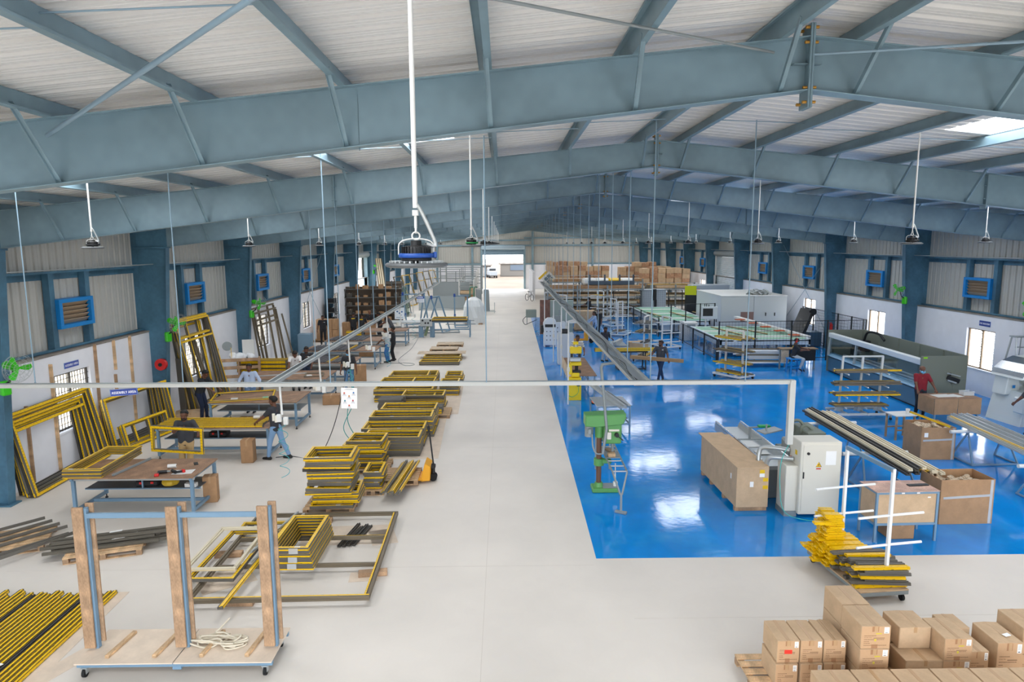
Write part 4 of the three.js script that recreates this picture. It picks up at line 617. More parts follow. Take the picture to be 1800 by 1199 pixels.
  // red disc on the column and plywood leaning
  const rd = thing('cable_reel', 'red cable reel hanging on the first blue column', 'cable reel', [-11.2, 1.95, ZF(3) + 0.14]); part('reel', rod([0, 0, -0.03], [0, 0, 0.09], 0.19, 18), M.red, rd); part('hub', rod([0, 0, 0.05], [0, 0, 0.12], 0.06, 12), M.black, rd);
  single('plywood_sheet', lean(new THREE.Object3D(), [0, 0, 0], V(1, 0, 0), V(0, 0, 1)) && bar([-10.9, 0.02, -22.75], [-11.05, 2.0, -22.95], 0.9, 0.012), F.brown, 'brown sheet leaning behind the tall yellow door frames', 'board');
  // floor cartons by the leaning frames
  carton('flattened brown carton on the floor below the tall door frames', [-10.6, 0.001, -22.6], 0.4, 0.9, 0.25, 0.6, { mat: F.card });
}
{ // yellow filmed profiles laid out on the floor, near corner
  const g = 'profiles laid out on the floor', n = 42;
  for (let i = 0; i < n; i++) { const x = -6.55 - i * 0.08, e = rr(-0.12, 0.12), dark = i % 11 === 5; profileBar((dark ? 'bare grey' : 'yellow') + ' profile on the floor beside the wheeled rack, ' + (i < 40 ? ORD[i] + ' from the rack' : ORD[n - 1 - i] + ' from the far side'), g, [x + 0.02, 0.012 + (i % 2) * 0.002, -7.2 + e], [x - 0.02, 0.012 + (i % 2) * 0.002, -10.75 + e + rr(-0.1, 0.05)], 0.078, 0.06, !dark, F.dark); }
  single('hardboard_sheet', bx(0.22, 0.006, 3.4, [-6.42, 0.004, -9.2], [0, 0.03, 0]), F.sheet, 'brown hardboard strip under the yellow profiles on the floor', 'board');
  single('plywood_strip', bx(0.3, 0.008, 1.1, [-6.22, 0.005, -8.75], [0, -0.42, 0]), F.sheet, 'loose plywood strip on the floor between yellow profiles and rack', 'board');
  // labels stuck over the profiles
  for (let i = 0; i < 9; i++) single('paper_label', bx(0.07, 0.002, 0.1, [-6.9 - rnd() * 1.5, 0.077, -8.6 - rnd() * 1.1], [0, rr(-0.4, 0.4), 0], 0.0005), F.label, 'white paper label stuck on the floor profiles, ' + ORD[i] + ' of a scatter', 'label', 'labels on the floor profiles');
  // pallets with grey profiles
  pallet('pallet under five spread grey bars at the edge of the picture', -9.75, -12.75, 0.35, 1.5, 1.05, 7, 'pallets with grey bars');
  [[-10.9, -12.5, -9.75, -13.75], [-10.6, -12.3, -9.5, -13.6], [-10.4, -12.1, -9.25, -13.45], [-10.15, -12.0, -9.0, -13.3], [-9.75, -11.75, -8.75, -12.95], [-9.5, -11.75, -8.6, -13.1]].forEach(([x0, z0, x1, z1], i) => profileBar('grey hollow bar on the pallet of spread bars, ' + ORD[i] + ' from the wall', 'spread grey bars', [x0 + 0.2, 0.14, z0], [x1 + 0.1, 0.14, z1], 0.06, 0.06, false, F.grey, 'steel tube'));
  pallet('pallet under a bundle of dark grey profiles by the wooden rack', -7.65, -12.55, 0.32, 1.3, 0.95, 6, 'pallets with grey bars');
  const tubeM = mat(0x5d574c, 0.45);
  for (let i = 0; i < 15; i++) { const r = i < 8 ? 0 : i < 13 ? 1 : 2, k = i < 8 ? i : i < 13 ? i - 8 : i - 13, off = k * 0.1 + r * 0.08, e = rr(-0.12, 0.12); profileBar('dark grey profile in the bundle on the pallet, ' + ORD[i] + ' counted from the floor', 'dark bundle on the pallet', [-8.55 + e, 0.14 + r * 0.065, -12.02 - off], [-6.7 + e * 1.5, 0.14 + r * 0.065, -12.62 - off], 0.075, 0.055, false, tubeM, 'steel tube'); }
  for (let i = 0; i < 6; i++) single('wrapping_scrap', bx(0.22, 0.004, 0.07, [-7.95 + i * 0.18, 0.29 - (i % 2) * 0.03, -12.5 - (i % 3) * 0.12], [0, 0.32, 0.05], 0.001), F.label, 'white wrapping scrap on the dark profile bundle, ' + ORD[i] + ' from the wall side', 'wrapping', 'scraps on the dark bundle');
  // wheeled rack with timber posts
  const c = thing('wheeled_rack', 'wheeled blue steel rack with three timber clad posts and a board deck', 'rack', [-4.5, 0, -8.95]);
  part('base_frame', [bar([-1.32, 0.17, 0.33], [1.32, 0.17, 0.33], 0.06, 0.05), bar([-1.32, 0.17, -0.36], [1.32, 0.17, -0.36], 0.06, 0.05), ...[-1.25, 0, 1.25].map((x) => bar([x, 0.17, -0.36], [x, 0.17, 0.33], 0.06, 0.05))], M.benchBlue, c);
  part('deck', [bx(1.32, 0.018, 0.84, [-0.67, 0.215, -0.02], 0, 0.003)], F.sheet, c); part('deck', [bx(1.32, 0.018, 0.84, [0.665, 0.215, -0.02], 0, 0.003)], F.sheet, c);
  [-1.22, 0.04, 1.27].forEach((x, i) => {
    part('post', bar([x, 0.2, 0.0], [x, 2.27, 0.0], 0.075, 0.05, 0.005), M.benchBlue, c);
    part('timber_cladding', [bx(0.15, 2.05, 0.035, [x - 0.075, 1.27, 0.06], [0, 0, 0.0], 0.005)], F.timber, c); part('timber_cladding', [bx(0.11, 2.03, 0.035, [x + 0.02, 1.3, -0.06], [0, 0, 0], 0.005)], F.timber, c);
  });
  part('top_rail', bar([-1.22, 2.16, 0.01], [1.27, 2.16, 0.01], 0.07, 0.045, 0.005), M.benchBlue, c);
  [-0.92, -0.28, 0.36, 0.98].forEach((x) => part('batten', [bx(0.06, 0.045, 0.62, [x, 0.245, -0.03], [0, -0.1, 0], 0.006)], F.paleTimber, c));
  for (const x of [-1.22, 1.22]) for (const z of [0.33, -0.33]) { const k = part('caster', [bx(0.09, 0.012, 0.09, [x, 0.135, z]), bx(0.008, 0.08, 0.07, [x - 0.026, 0.09, z]), bx(0.008, 0.08, 0.07, [x + 0.026, 0.09, z])], M.galv, c); part('wheel', [rod([x - 0.02, 0.062, z + 0.01], [x + 0.02, 0.062, z + 0.01], 0.06, 14)], M.rubber, k); }
  part('socket_bracket', bx(0.12, 0.05, 0.06, [0.03, 0.125, 0.33]), M.benchBlue, c);
  { const p = []; for (let i = 0; i < 60; i++) { const a = i * 0.83, r = 0.1 + 0.09 * Math.sin(i * 1.7) + 0.02 * (i % 5); p.push([0.46 + Math.cos(a) * r * 1.6 - 4.5, 0.245 + 0.03 * ((i * 7) % 4) / 2 + 0.02 * Math.sin(i), -0.06 + Math.sin(a) * r - 8.95]); } for (let i = 0; i < 6; i++) p.push([0.34 + i * 0.02 - 4.5, 0.3 + i * 0.015, -0.2 - 0.05 * i - 8.95]); single('webbing_strap', tube(p, 0.013, 380, 6), mat(0xd8cdb8, 0.85), 'tangled cream webbing strap lying on the rack deck', 'strap'); }
  // big frame lying on blocks in front of the tall stack
  const big = thing('window_frame', 'very large frame lying on wooden blocks beside the wheeled rack', 'window frame', [-3.72, 0.1, -12.1], 0.02); frameParts(big, 2.95, 3.55, 0.075, 0.075, 3, [], [-0.16, 0.16]);
  part('protective_film', [box(-1.4, 1.4, 0.02, 0.07, -0.6, -0.596), box(-1.4, 1.4, 0.02, 0.07, 0.53 + 0.04, 0.575), box(-1.47, 1.47, 0.074, 0.077, 1.7, 1.73), box(1.38, 1.41, 0.074, 0.077, -1.7, 1.7)], F.film, big);
  [[-4.35, -10.45], [-3.9, -13.75], [-5.2, -12.2], [-2.35, -11.4]].forEach(([x, z], i) => single('timber_block', bx(0.5, 0.09, 0.14, [x, 0.047, z], [0, 0.05 * i, 0], 0.006), F.timber, 'short timber block under the very large frame, ' + ['near side', 'far side', 'wall side', 'aisle side'][i], 'timber block', 'blocks under the large frame'));
  stack('of the narrow stack inside the large floor frame', 'narrow stack in the large frame', -3.73, -11.98, 0.0, [0, 1, 0, 1, 0, 1, 4].map((s, i) => ({ W: 0.69, Q: 1.45, h: 0.055, s: s === 4 ? 0 : s, w: 0.075, dx: (6 - i) * 0.012 - 0.04, dz: rr(-0.015, 0.015) })), 0.18);
  [[0.56, 0.06], [0.4, 0.12], [0.28, 0.18]].forEach(([y], i) => single('clear_tape', [bx(0.16, 0.1, 0.003, [-3.72 + (2 - i) * 0.02, y - 0.02, -11.235], 0, 0.0008)], F.wrap, 'strip of clear tape around the narrow frame stack, ' + ORD[i] + ' from its top', 'tape', 'tape on the narrow stack'));
  addFrame('cream edged frame propped over the large floor frame by the rack', 'propped frames by the rack', [-5.1, 0.27, -11.95], 0.02, 0.9, 1.75, 0.06, 0.07, 4); addFrame('second frame under the propped cream edged one by the rack', 'propped frames by the rack', [-4.98, 0.19, -11.85], 0.0, 0.8, 2.0, 0.06, 0.07, 1); addFrame('yellow frame lying lowest by the rack under the propped pair', 'propped frames by the rack', [-4.85, 0.185 - 0.01 + 0.001, -13.05], 0.04, 0.9, 0.5, 0.05, 0.07, 0);
  profileBar('yellow filmed profile leaning diagonally over the large frame', undefined, [-4.44, 0.2, -9.95], [-4.3, 0.32, -12.9], 0.09, 0.05); profileBar('grey profile lying beside the diagonal yellow one', undefined, [-4.42, 0.34, -11.2], [-4.1, 0.36, -13.3], 0.045, 0.04, false, M.galv); profileBar('second grey profile beside the diagonal yellow one', undefined, [-4.55, 0.34, -11.6], [-4.25, 0.36, -13.4], 0.045, 0.04, false, M.galv);
  for (let i = 0; i < 4; i++) profileBar('short grey offcut on the floor by the narrow stack, ' + ORD[i] + ' from it', 'grey offcuts', [-3.22 + i * 0.09, 0.015, -12.55 + rr(-0.05, 0.05)], [-3.05 + i * 0.09, 0.015, -13.5 + rr(-0.1, 0.1)], 0.07, 0.05, false, F.dark);
  [[-3.2, -13.1, 1.7, 0.9, 0.05], [-2.45, -13.0, 0.5, 0.7, 0.3], [-4.9, -11.3, 0.9, 0.7, 0.6], [-2.5, -11.35, 0.5, 0.35, 0.1]].forEach(([x, z, w, q, a], i) => single('cardboard_sheet', bx(w, 0.006, q, [x, 0.004, z], [0, a, 0], 0.001), F.sheet, 'flat piece of cardboard on the floor by the large frame, ' + ['widest, behind the narrow stack', 'far aisle corner', 'below the propped frames', 'smallest, near aisle corner'][i], 'cardboard', 'cardboard under the large frame'));
}
{ // stacks of frames along the aisle
  const mk = (n, W, Q, o = {}) => Array.from({ length: n }, (_, i) => ({ W: W + rr(-0.06, 0.06), Q: Q + rr(-0.06, 0.06), h: o.h ?? 0.075, w: o.w ?? 0.075, s: (o.s ?? [0, 1, 0, 1, 2])[Math.floor(rnd() * (o.s ?? [0, 1, 0, 1, 2]).length)], dx: (o.tilt ?? 0) * i + rr(-0.05, 0.05) * (o.j ?? 1), dz: rr(-0.05, 0.05) * (o.j ?? 1), da: rr(-0.05, 0.05) * (o.j ?? 1), mull: o.mull && rnd() < 0.4 ? o.mull : [], cross: o.cross && rnd() < 0.4 ? o.cross : [] }));
  pallet('low pallet under the tallest stack of frames', -3.85, -14.62, 0.02, 1.1, 0.9, 5, 'stack pallets');
  stack('in the tallest stack near the large floor frame', 'tallest frame stack', -3.72, -14.62, 0.02, mk(14, 0.98, 0.86, { tilt: -0.012, j: 1.4 }), 0.135);
  pallet('low pallet under the second tall stack of frames', -3.55, -17.2, 0.02, 1.15, 0.9, 5, 'stack pallets');
  stack('in the second stack behind the tallest one', 'second frame stack', -3.6, -17.2, 0.02, mk(9, 0.98, 0.86, { j: 1.3 }), 0.135);
  pallet('narrow pallet in the gap behind the tallest stack', -3.1, -15.7, 0.05, 0.5, 0.9, 4, 'stack pallets');
  stack('on the small pallet tucked beside the tallest stack', 'small frame stack', -3.1, -15.75, 0.02, mk(5, 0.4, 0.8, { j: 0.6 }), 0.135);
  single('cardboard_sheet', bx(1.3, 0.006, 5.2, [-2.55, 0.005, -20.6], [0, 0.03, 0], 0.001), F.sheet, 'long brown hardboard under the stacks of wide frames', 'cardboard'); single('cardboard_sheet', bx(1.1, 0.006, 5.0, [-2.2, 0.005, -25.4], [0, 0.02, 0], 0.001), F.sheet, 'long brown hardboard under the small frames further along the aisle', 'cardboard');
  stack('in the front stack of wide frames on hardboard', 'wide frame stack, front', -3.12, -18.6, 0.0, mk(6, 1.55, 0.8, { h: 0.085, j: 0.25, s: [0, 1, 1] }), 0.012);
  stack('in the second stack of wide frames on hardboard', 'wide frame stack, second', -3.22, -19.55, 0.0, mk(6, 1.75, 0.85, { h: 0.085, j: 0.25, s: [0, 1, 1] }), 0.012);
  stack('in the third stack of wide frames on hardboard', 'wide frame stack, third', -3.15, -20.55, 0.0, mk(7, 1.95, 0.9, { h: 0.085, j: 0.25, s: [0, 1, 1] }), 0.012);
  stack('in the wide frame stack by the open pallet', 'wide frame stack, fourth', -3.05, -21.55, 0.0, mk(7, 1.75, 0.85, { h: 0.085, j: 0.25, s: [0, 1, 1] }), 0.012);
  pallet('open slatted pallet between wide frames and grey bundles', -2.72, -22.85, 0.0, 1.75, 1.1, 7, 'stack pallets');
  for (let r = 0; r < 7; r++) for (let i = 0; i < 4; i++) profileBar('grey profile in the strapped bundle, ' + ORD[r] + ' layer up, ' + ORD[i] + ' inward', 'strapped grey bundle', [-4.35 + rr(-0.04, 0.04), 0.02 + r * 0.075, -22.95 - i * 0.17], [-3.5 + rr(-0.04, 0.04), 0.02 + r * 0.075, -22.95 - i * 0.17], 0.15, 0.07, false, F.grey, 'profile offcut');
  for (let r = 0; r < 3; r++) for (let i = 0; i < 3; i++) profileBar((r < 2 ? 'yellow filmed' : 'bare grey') + ' cut profile on the open slatted pallet, layer ' + ORD[r] + ', ' + ORD[i] + ' inward', 'cut profiles on the open pallet', [-2.95, 0.14 + r * 0.085, -22.5 - i * 0.2], [-2.1, 0.14 + r * 0.085, -22.5 - i * 0.2], 0.17, 0.08, r < 2, F.grey, 'profile offcut');
  stack('in the first mid aisle stack behind the grey bundle', 'mid aisle stacks', -2.9, -24.2, 0.0, mk(6, 1.5, 0.9, { j: 0.5, mull: [0.25], s: [0, 0, 1] }), 0.012);
  stack('in the second mid aisle stack behind the grey bundle', 'mid aisle stacks', -3.75, -25.3, 0.0, mk(6, 2.2, 1.0, { j: 0.5, mull: [-0.2, 0.25], s: [0, 0, 1] }), 0.012);
  stack('in the third mid aisle stack under the trunking', 'mid aisle stacks', -3.8, -26.6, 0.0, mk(6, 2.1, 1.0, { j: 0.5, mull: [0.1], s: [0, 0, 1] }), 0.012);
  stack('in the fourth mid aisle stack beyond the trunking', 'mid aisle stacks', -3.75, -28.0, 0.0, mk(6, 2.0, 1.1, { j: 0.5, mull: [0.3], s: [0, 0, 1] }), 0.012);
  stack('in the near small stack at the aisle edge', 'small aisle edge stacks', -2.15, -26.3, 0.0, mk(6, 0.75, 1.0, { j: 0.3, s: [0, 1] }), 0.012);
  stack('in the far small stack at the aisle edge', 'small aisle edge stacks', -2.1, -28.3, 0.0, mk(5, 0.75, 1.0, { j: 0.3, s: [0, 1] }), 0.012);
  stack('in the low pile of long frames before the sheet', 'low pile of long frames', -3.15, -32.9, 0.0, mk(2, 1.95, 0.9, { j: 0.2, s: [1] }), 0.012); stack('in the low pile of long frames below the plywood sheet', 'low pile of long frames', -3.1, -34.1, 0.0, mk(3, 1.9, 0.9, { j: 0.2, s: [1, 0] }), 0.012);
  single('plywood_sheet', bx(2.45, 0.015, 0.9, [-3.2, 0.275, -34.7], [0, 0.02, 0], 0.002), F.board, 'pale plywood sheet lying over the low pile of long frames', 'board');
  pallet('near flat pallet standing empty past the low frame pile', -3.3, -37.2, 0, 1.5, 1.1, 6, 'empty pallets', F.board); pallet('far flat pallet with a board on it past the low frame pile', -3.1, -38.9, 0.02, 1.5, 1.1, 6, 'empty pallets', F.board);
  // pallet truck with a pallet and a bundle of yellow profiles
  const p = pallet('loaded timber pallet lifted on the yellow pallet truck', -2.75, -16.25, 0.0, 1.3, 0.95, 7); p.position.y = 0.06;
  const j = thing('pallet_truck', 'yellow hand pallet truck with a black handle holding a pallet', 'pallet truck', [-2.05, 0, -16.3]);
  part('fork', [bx(1.2, 0.05, 0.16, [-0.55, 0.1, 0.19], 0, 0.01)], M.orange, j); part('fork', [bx(1.2, 0.05, 0.16, [-0.55, 0.1, -0.19], 0, 0.01)], M.orange, j);
  part('chassis', [prism([[0, 0.06], [0.2, 0.08], [0.22, 0.42], [0.1, 0.5], [0.02, 0.2]], 0.5, 0.01).translate(0, 0, -0.25), bx(0.25, 0.06, 0.5, [0.02, 0.12, 0], 0, 0.01)], M.orange, j);
  part('pump', [cyl(0.27, 0.16, 0.42, 0, 0.05, 0.045, 12), bx(0.12, 0.1, 0.16, [0.27, 0.36, 0], 0, 0.02)], M.black, j); for (const z of [-0.06, 0.06]) part('wheel', rod([0.27, 0.095, z - 0.03], [0.27, 0.095, z + 0.03], 0.095, 16), M.rubber, j);
  part('handle', [bar([0.28, 0.4, 0], [0.2, 1.2, 0], 0.035, 0.045, 0.008), ...pipe([[0.2, 1.2, 0], [0.19, 1.26, 0.1], [0.17, 1.38, 0.09], [0.17, 1.38, -0.09], [0.19, 1.26, -0.1], [0.2, 1.2, 0]], 0.014, 6)], M.black, j);
  for (let i = 0; i < 9; i++) { const d = i % 5 === 2; profileBar((d ? 'grey' : 'yellow filmed') + ' profile lying across the pallet truck load, ' + ORD[i] + ' from the benches', 'profiles on the pallet truck', [-2.8 + i * 0.052, 0.2 + (i % 3) * 0.03, -14.75 + rr(-0.05, 0.05)], [-2.62 + i * 0.052, 0.22 + (i % 3) * 0.03, -16.9], 0.06, 0.06, !d); }
}
// ---------- right side, near half ----------
{ // cartons in the near corner
  const lines = (seedN, yellow) => canvasTex(128, 128, (c) => {
    let s = seedN; const q = () => (s = (s * 16807) % 2147483647) / 2147483647; c.fillStyle = '#c09a74'; c.fillRect(0, 0, 128, 128);
    for (let i = 0; i < 400; i++) { c.fillStyle = q() > 0.5 ? 'rgba(255,240,220,.05)' : 'rgba(80,50,20,.05)'; c.fillRect(q() * 128, q() * 128, 6, 1); }
    c.fillStyle = '#6e4f36'; c.font = '8px sans-serif'; c.fillText('Order No.', 12, 66); for (let k = 0; k < 6; k++) { const y = 50 + k * 11; if (k === 1) { c.fillRect(54, y + 5, 50, 3); continue; } let x = 12; const e = k === 0 ? 60 : k === 5 ? 112 : k === 2 ? 100 : 34; while (x < e) { const w = 2 + q() * 5; c.fillRect(x, y + 2 + (k % 2), w, 3); x += w + 1.5; } }
    if (yellow) { c.fillStyle = '#c9b33a'; c.fillRect(64, 38, 26, 7); c.fillRect(58, 72, 9, 14); }
    c.fillStyle = 'rgba(150,105,70,.7)'; c.fillRect(46, 0, 30, 30); c.fillRect(46, 104, 28, 24);
    c.fillStyle = '#f2efe9'; c.fillRect(100, 4, 22, 36); c.fillStyle = '#999'; for (let k = 0; k < 5; k++) c.fillRect(103, 10 + k * 4, 15, 1.5); c.fillStyle = '#333'; c.fillRect(104, 34, 12, 3);
  });
  const pr = [lines(11, false), lines(99, true)].map((t) => { t.repeat.set(1, 1); return new THREE.MeshStandardMaterial({ map: t, roughness: 0.8 }); });
  const g = 'cartons in the near corner';
  const B = (label, x, y, z, W, H, Q, o = {}) => { const t = carton(label, [x, y, z], o.turn ?? 0, W, H, Q, { ...o, group: g }); if (o.print !== false) { const f = flat(new THREE.PlaneGeometry(W * 0.98, H * 0.98)); f.translate(0, H / 2, Q / 2 + 0.0012); part('print', f, pr[o.p ?? 0], t); } return t; };
  pallet('timber pallet sticking out under the carton stacks in the near corner', 3.85, -8.2, 0, 1.35, 1.1, 7, 'pallets under cartons');
  const y1 = 0.132, h = 0.3, y2 = y1 + h + 0.008, y3 = y2 + h + 0.008;
  ['end column by the aisle', 'middle column', 'third column'].forEach((w, i) => { const x = 3.62 + i * 0.3; B('lower carton of the ' + w + ' in the near corner', x - (i ? 0 : 0.02), y1, -8.28, 0.285, h, 0.48, { p: 0 }); const t = B('upper carton of the ' + w + (i ? ' in the near corner' : '') + (i === 0 ? ', with a red sticker' : i === 2 ? ', its flaps bent open' : ''), x, y2, -8.31, 0.285, h, 0.48, { lift: i === 2 ? 0.16 : 0.02, lift2: i === 2 ? -0.1 : 0.02 }); if (i === 0) part('sticker', bx(0.1, 0.055, 0.002, [0.0, 0.15, 0.2425], 0, 0.0005), mat(0xe8392a, 0.5), t, 'red sticker'); });
  ['lowest', 'middle', 'top'].forEach((w, i) => { B(w + ' carton of the tallest column, front one', 4.62, [y1, y2, y3][i], -8.12, 0.37, h, 0.5, { p: 1 }); B(w + ' carton of the tallest column, rear one', 4.63, [y1, y2, y3][i], -8.64, 0.37, h, 0.5, { p: 1, print: true }); });
  B('narrow carton wedged beside the tallest column', 4.96, y2, -8.55, 0.26, h, 0.4); B('lower narrow carton wedged beside the tallest column', 4.96, y1, -8.55, 0.26, h, 0.4);
  pallet('second timber pallet under the low cartons of the near corner', 5.75, -8.35, 0, 1.3, 1.1, 7, 'pallets under cartons');
  B('wide carton with a raised lid behind the flat low one', 5.42, y2, -8.55, 0.42, h, 0.42, { print: false, lift: 0.03, lift2: 0.05 }); B('flat low carton in front of the wide one with raised lid', 5.42, y1, -8.28, 0.52, 0.3, 0.4, { print: false });
  B('bottom carton under the wide one with raised lid', 5.42, y1, -8.75, 0.48, h, 0.42);
  B('upper carton with a loose top right of the flat low one', 5.82, y2, -8.32, 0.36, h, 0.5, { p: 1, lift: 0.03 }); B('lower carton under the one with a loose top', 5.82, y1, -8.32, 0.36, h, 0.5, { p: 1 });
  B('small carton behind the front row, before the bulging one', 6.15, y1, -8.35, 0.26, 0.38, 0.42); B('small carton hidden further back near the bulging one', 6.2, y1, -8.8, 0.3, 0.42, 0.36, { print: false });
  const bulge = B('bulging carton with a torn white patch on its top', 6.6, y1, -8.45, 0.34, 0.46, 0.5, { lift: 0.06, lift2: 0.06 }); part('patch', bx(0.1, 0.002, 0.06, [0.05, 0.485, 0.1], [0.06, 0.3, 0], 0.0005), F.label, bulge);
  B('carton at the picture edge beside the bulging one', 7.08, 0.334, -8.6, 0.4, 0.36, 0.5); B('lower carton at the picture edge beside the bulging one', 7.08, 0.001, -8.6, 0.44, 0.32, 0.5);
  pallet('third timber pallet under the bulging carton', 6.5, -8.45, 0, 0.85, 0.9, 5, 'pallets under cartons').position.y = 0.001;
  ['nearest the aisle', 'second from the aisle', 'third from the aisle', 'fourth from the aisle', 'fifth from the aisle', 'at the picture edge'].forEach((w, i) => B('front row carton, ' + w + ', showing its plain top', 3.96 + i * 0.49, 0.001, -7.42, 0.47, 0.6, 0.5, { print: false }));
}
{ // the low trolley heaped with cut profiles
  const t = thing('arm_trolley', 'wheeled cantilever trolley with white wrapped arms and two tall posts', 'trolley', [6.02, 0, -11.05], 0.1);
  part('base_frame', [bar([-0.4, 0.17, 0.78], [0.42, 0.17, 0.78], 0.06, 0.06), bar([-0.4, 0.17, -0.78], [0.42, 0.17, -0.78], 0.06, 0.06), bar([-0.38, 0.17, -0.78], [-0.38, 0.17, 0.78], 0.06, 0.06), bar([0.4, 0.17, -0.78], [0.4, 0.17, 0.78], 0.06, 0.06)], M.galvDull, t);
  part('deck', bx(0.84, 0.02, 1.6, [0.01, 0.21, 0], 0, 0.003), F.card, t);
  const wrapM = mat(0xe9eaea, 0.4);
  for (const z of [0.62, -0.62]) { part('post', bar([0.14, 0.2, z], [0.14, 2.2, z], 0.06, 0.05, 0.006), wrapM, t); for (const y of z > 0 ? [0.92, 1.42] : [0.95, 1.45, 1.75].slice(0, 2)) part('arm', [...pipe([[-0.42, y - 0.02, z + 0.02], [0.14, y, z], [0.7, y + 0.03, z + 0.02]], 0.022, 8)], wrapM, t); }
  part('top_rail', bar([0.14, 2.17, 0.64], [0.14, 2.17, -0.64], 0.07, 0.05, 0.005), M.benchBlue, t);
  for (const x of [-0.34, 0.36]) for (const z of [-0.72, 0.72]) { const k = part('caster', [bx(0.09, 0.012, 0.09, [x, 0.135, z]), bx(0.008, 0.08, 0.06, [x - 0.026, 0.09, z]), bx(0.008, 0.08, 0.06, [x + 0.026, 0.09, z])], M.black, t); part('wheel', rod([x - 0.02, 0.06, z + 0.015], [x + 0.02, 0.06, z + 0.015], 0.058, 14), M.rubber, k); }
  let n = 0; const at = (x, z) => [6.02 + Math.cos(0.1) * x + Math.sin(0.1) * z, -11.05 - Math.sin(0.1) * x + Math.cos(0.1) * z];
  // yellow offcuts: a broad heap with a tall square tower
  const put = (label, group, x, y, z, L, w, hh, film, turn) => { const q = at(x, z), d = V(Math.cos(turn) * L / 2, 0, Math.sin(turn) * L / 2); return profileBar(label, group, [q[0] - d.x, y, q[1] - d.z], [q[0] + d.x, y, q[1] + d.z], w, hh, film, film ? F.film : F.grey, 'profile offcut'); };
  for (let r = 0; r < 9; r++) for (let k = 0; k < 4; k++) { const e = (9 - r) * 0.018; put('yellow offcut in the trolley heap, ' + ORD[r] + ' layer, ' + ORD[k] + ' from its far end', 'yellow offcuts on the trolley', -0.02 + rr(-e, e), 0.225 + r * 0.036, -0.68 + k * 0.19 + rr(-0.03, 0.03), 0.7 + rr(-0.1, 0.1) + e, 0.17, 0.034, true, rr(-0.12, 0.12)); }
  for (let r = 0; r < 13; r++) for (let k = 0; k < 2; k++) put('yellow offcut in the tower on the trolley, layer ' + ORD[r] + ', ' + (k ? 'rear' : 'front') + ' one', 'yellow offcuts on the trolley', -0.1 + rr(-0.025, 0.025) - r * 0.004, 0.555 + r * 0.036, -0.5 - k * 0.2 + rr(-0.015, 0.015), 0.34 + rr(-0.04, 0.06) - r * 0.006, 0.18, 0.034, true, rr(-0.1, 0.1));
  put('yellow offcut sticking out of the tower toward the machine', 'yellow offcuts on the trolley', -0.38, 0.86, -0.42, 0.3, 0.12, 0.05, true, 0.05);
  for (let r = 0; r < 7; r++) for (let k = 0; k < 5; k++) { const y = (r + k) % 3 === 0; put((y ? 'yellow' : 'grey') + ' offcut by the front trolley post, ' + ORD[r] + ' layer, ' + ORD[k] + ' inward', 'mixed offcuts on the trolley', 0.04 + rr(-0.08, 0.08), 0.225 + r * 0.05, 0.66 - k * 0.15 + rr(-0.02, 0.02), 0.78 + rr(-0.12, 0.16), 0.11, 0.048, y, rr(-0.1, 0.1)); }
}
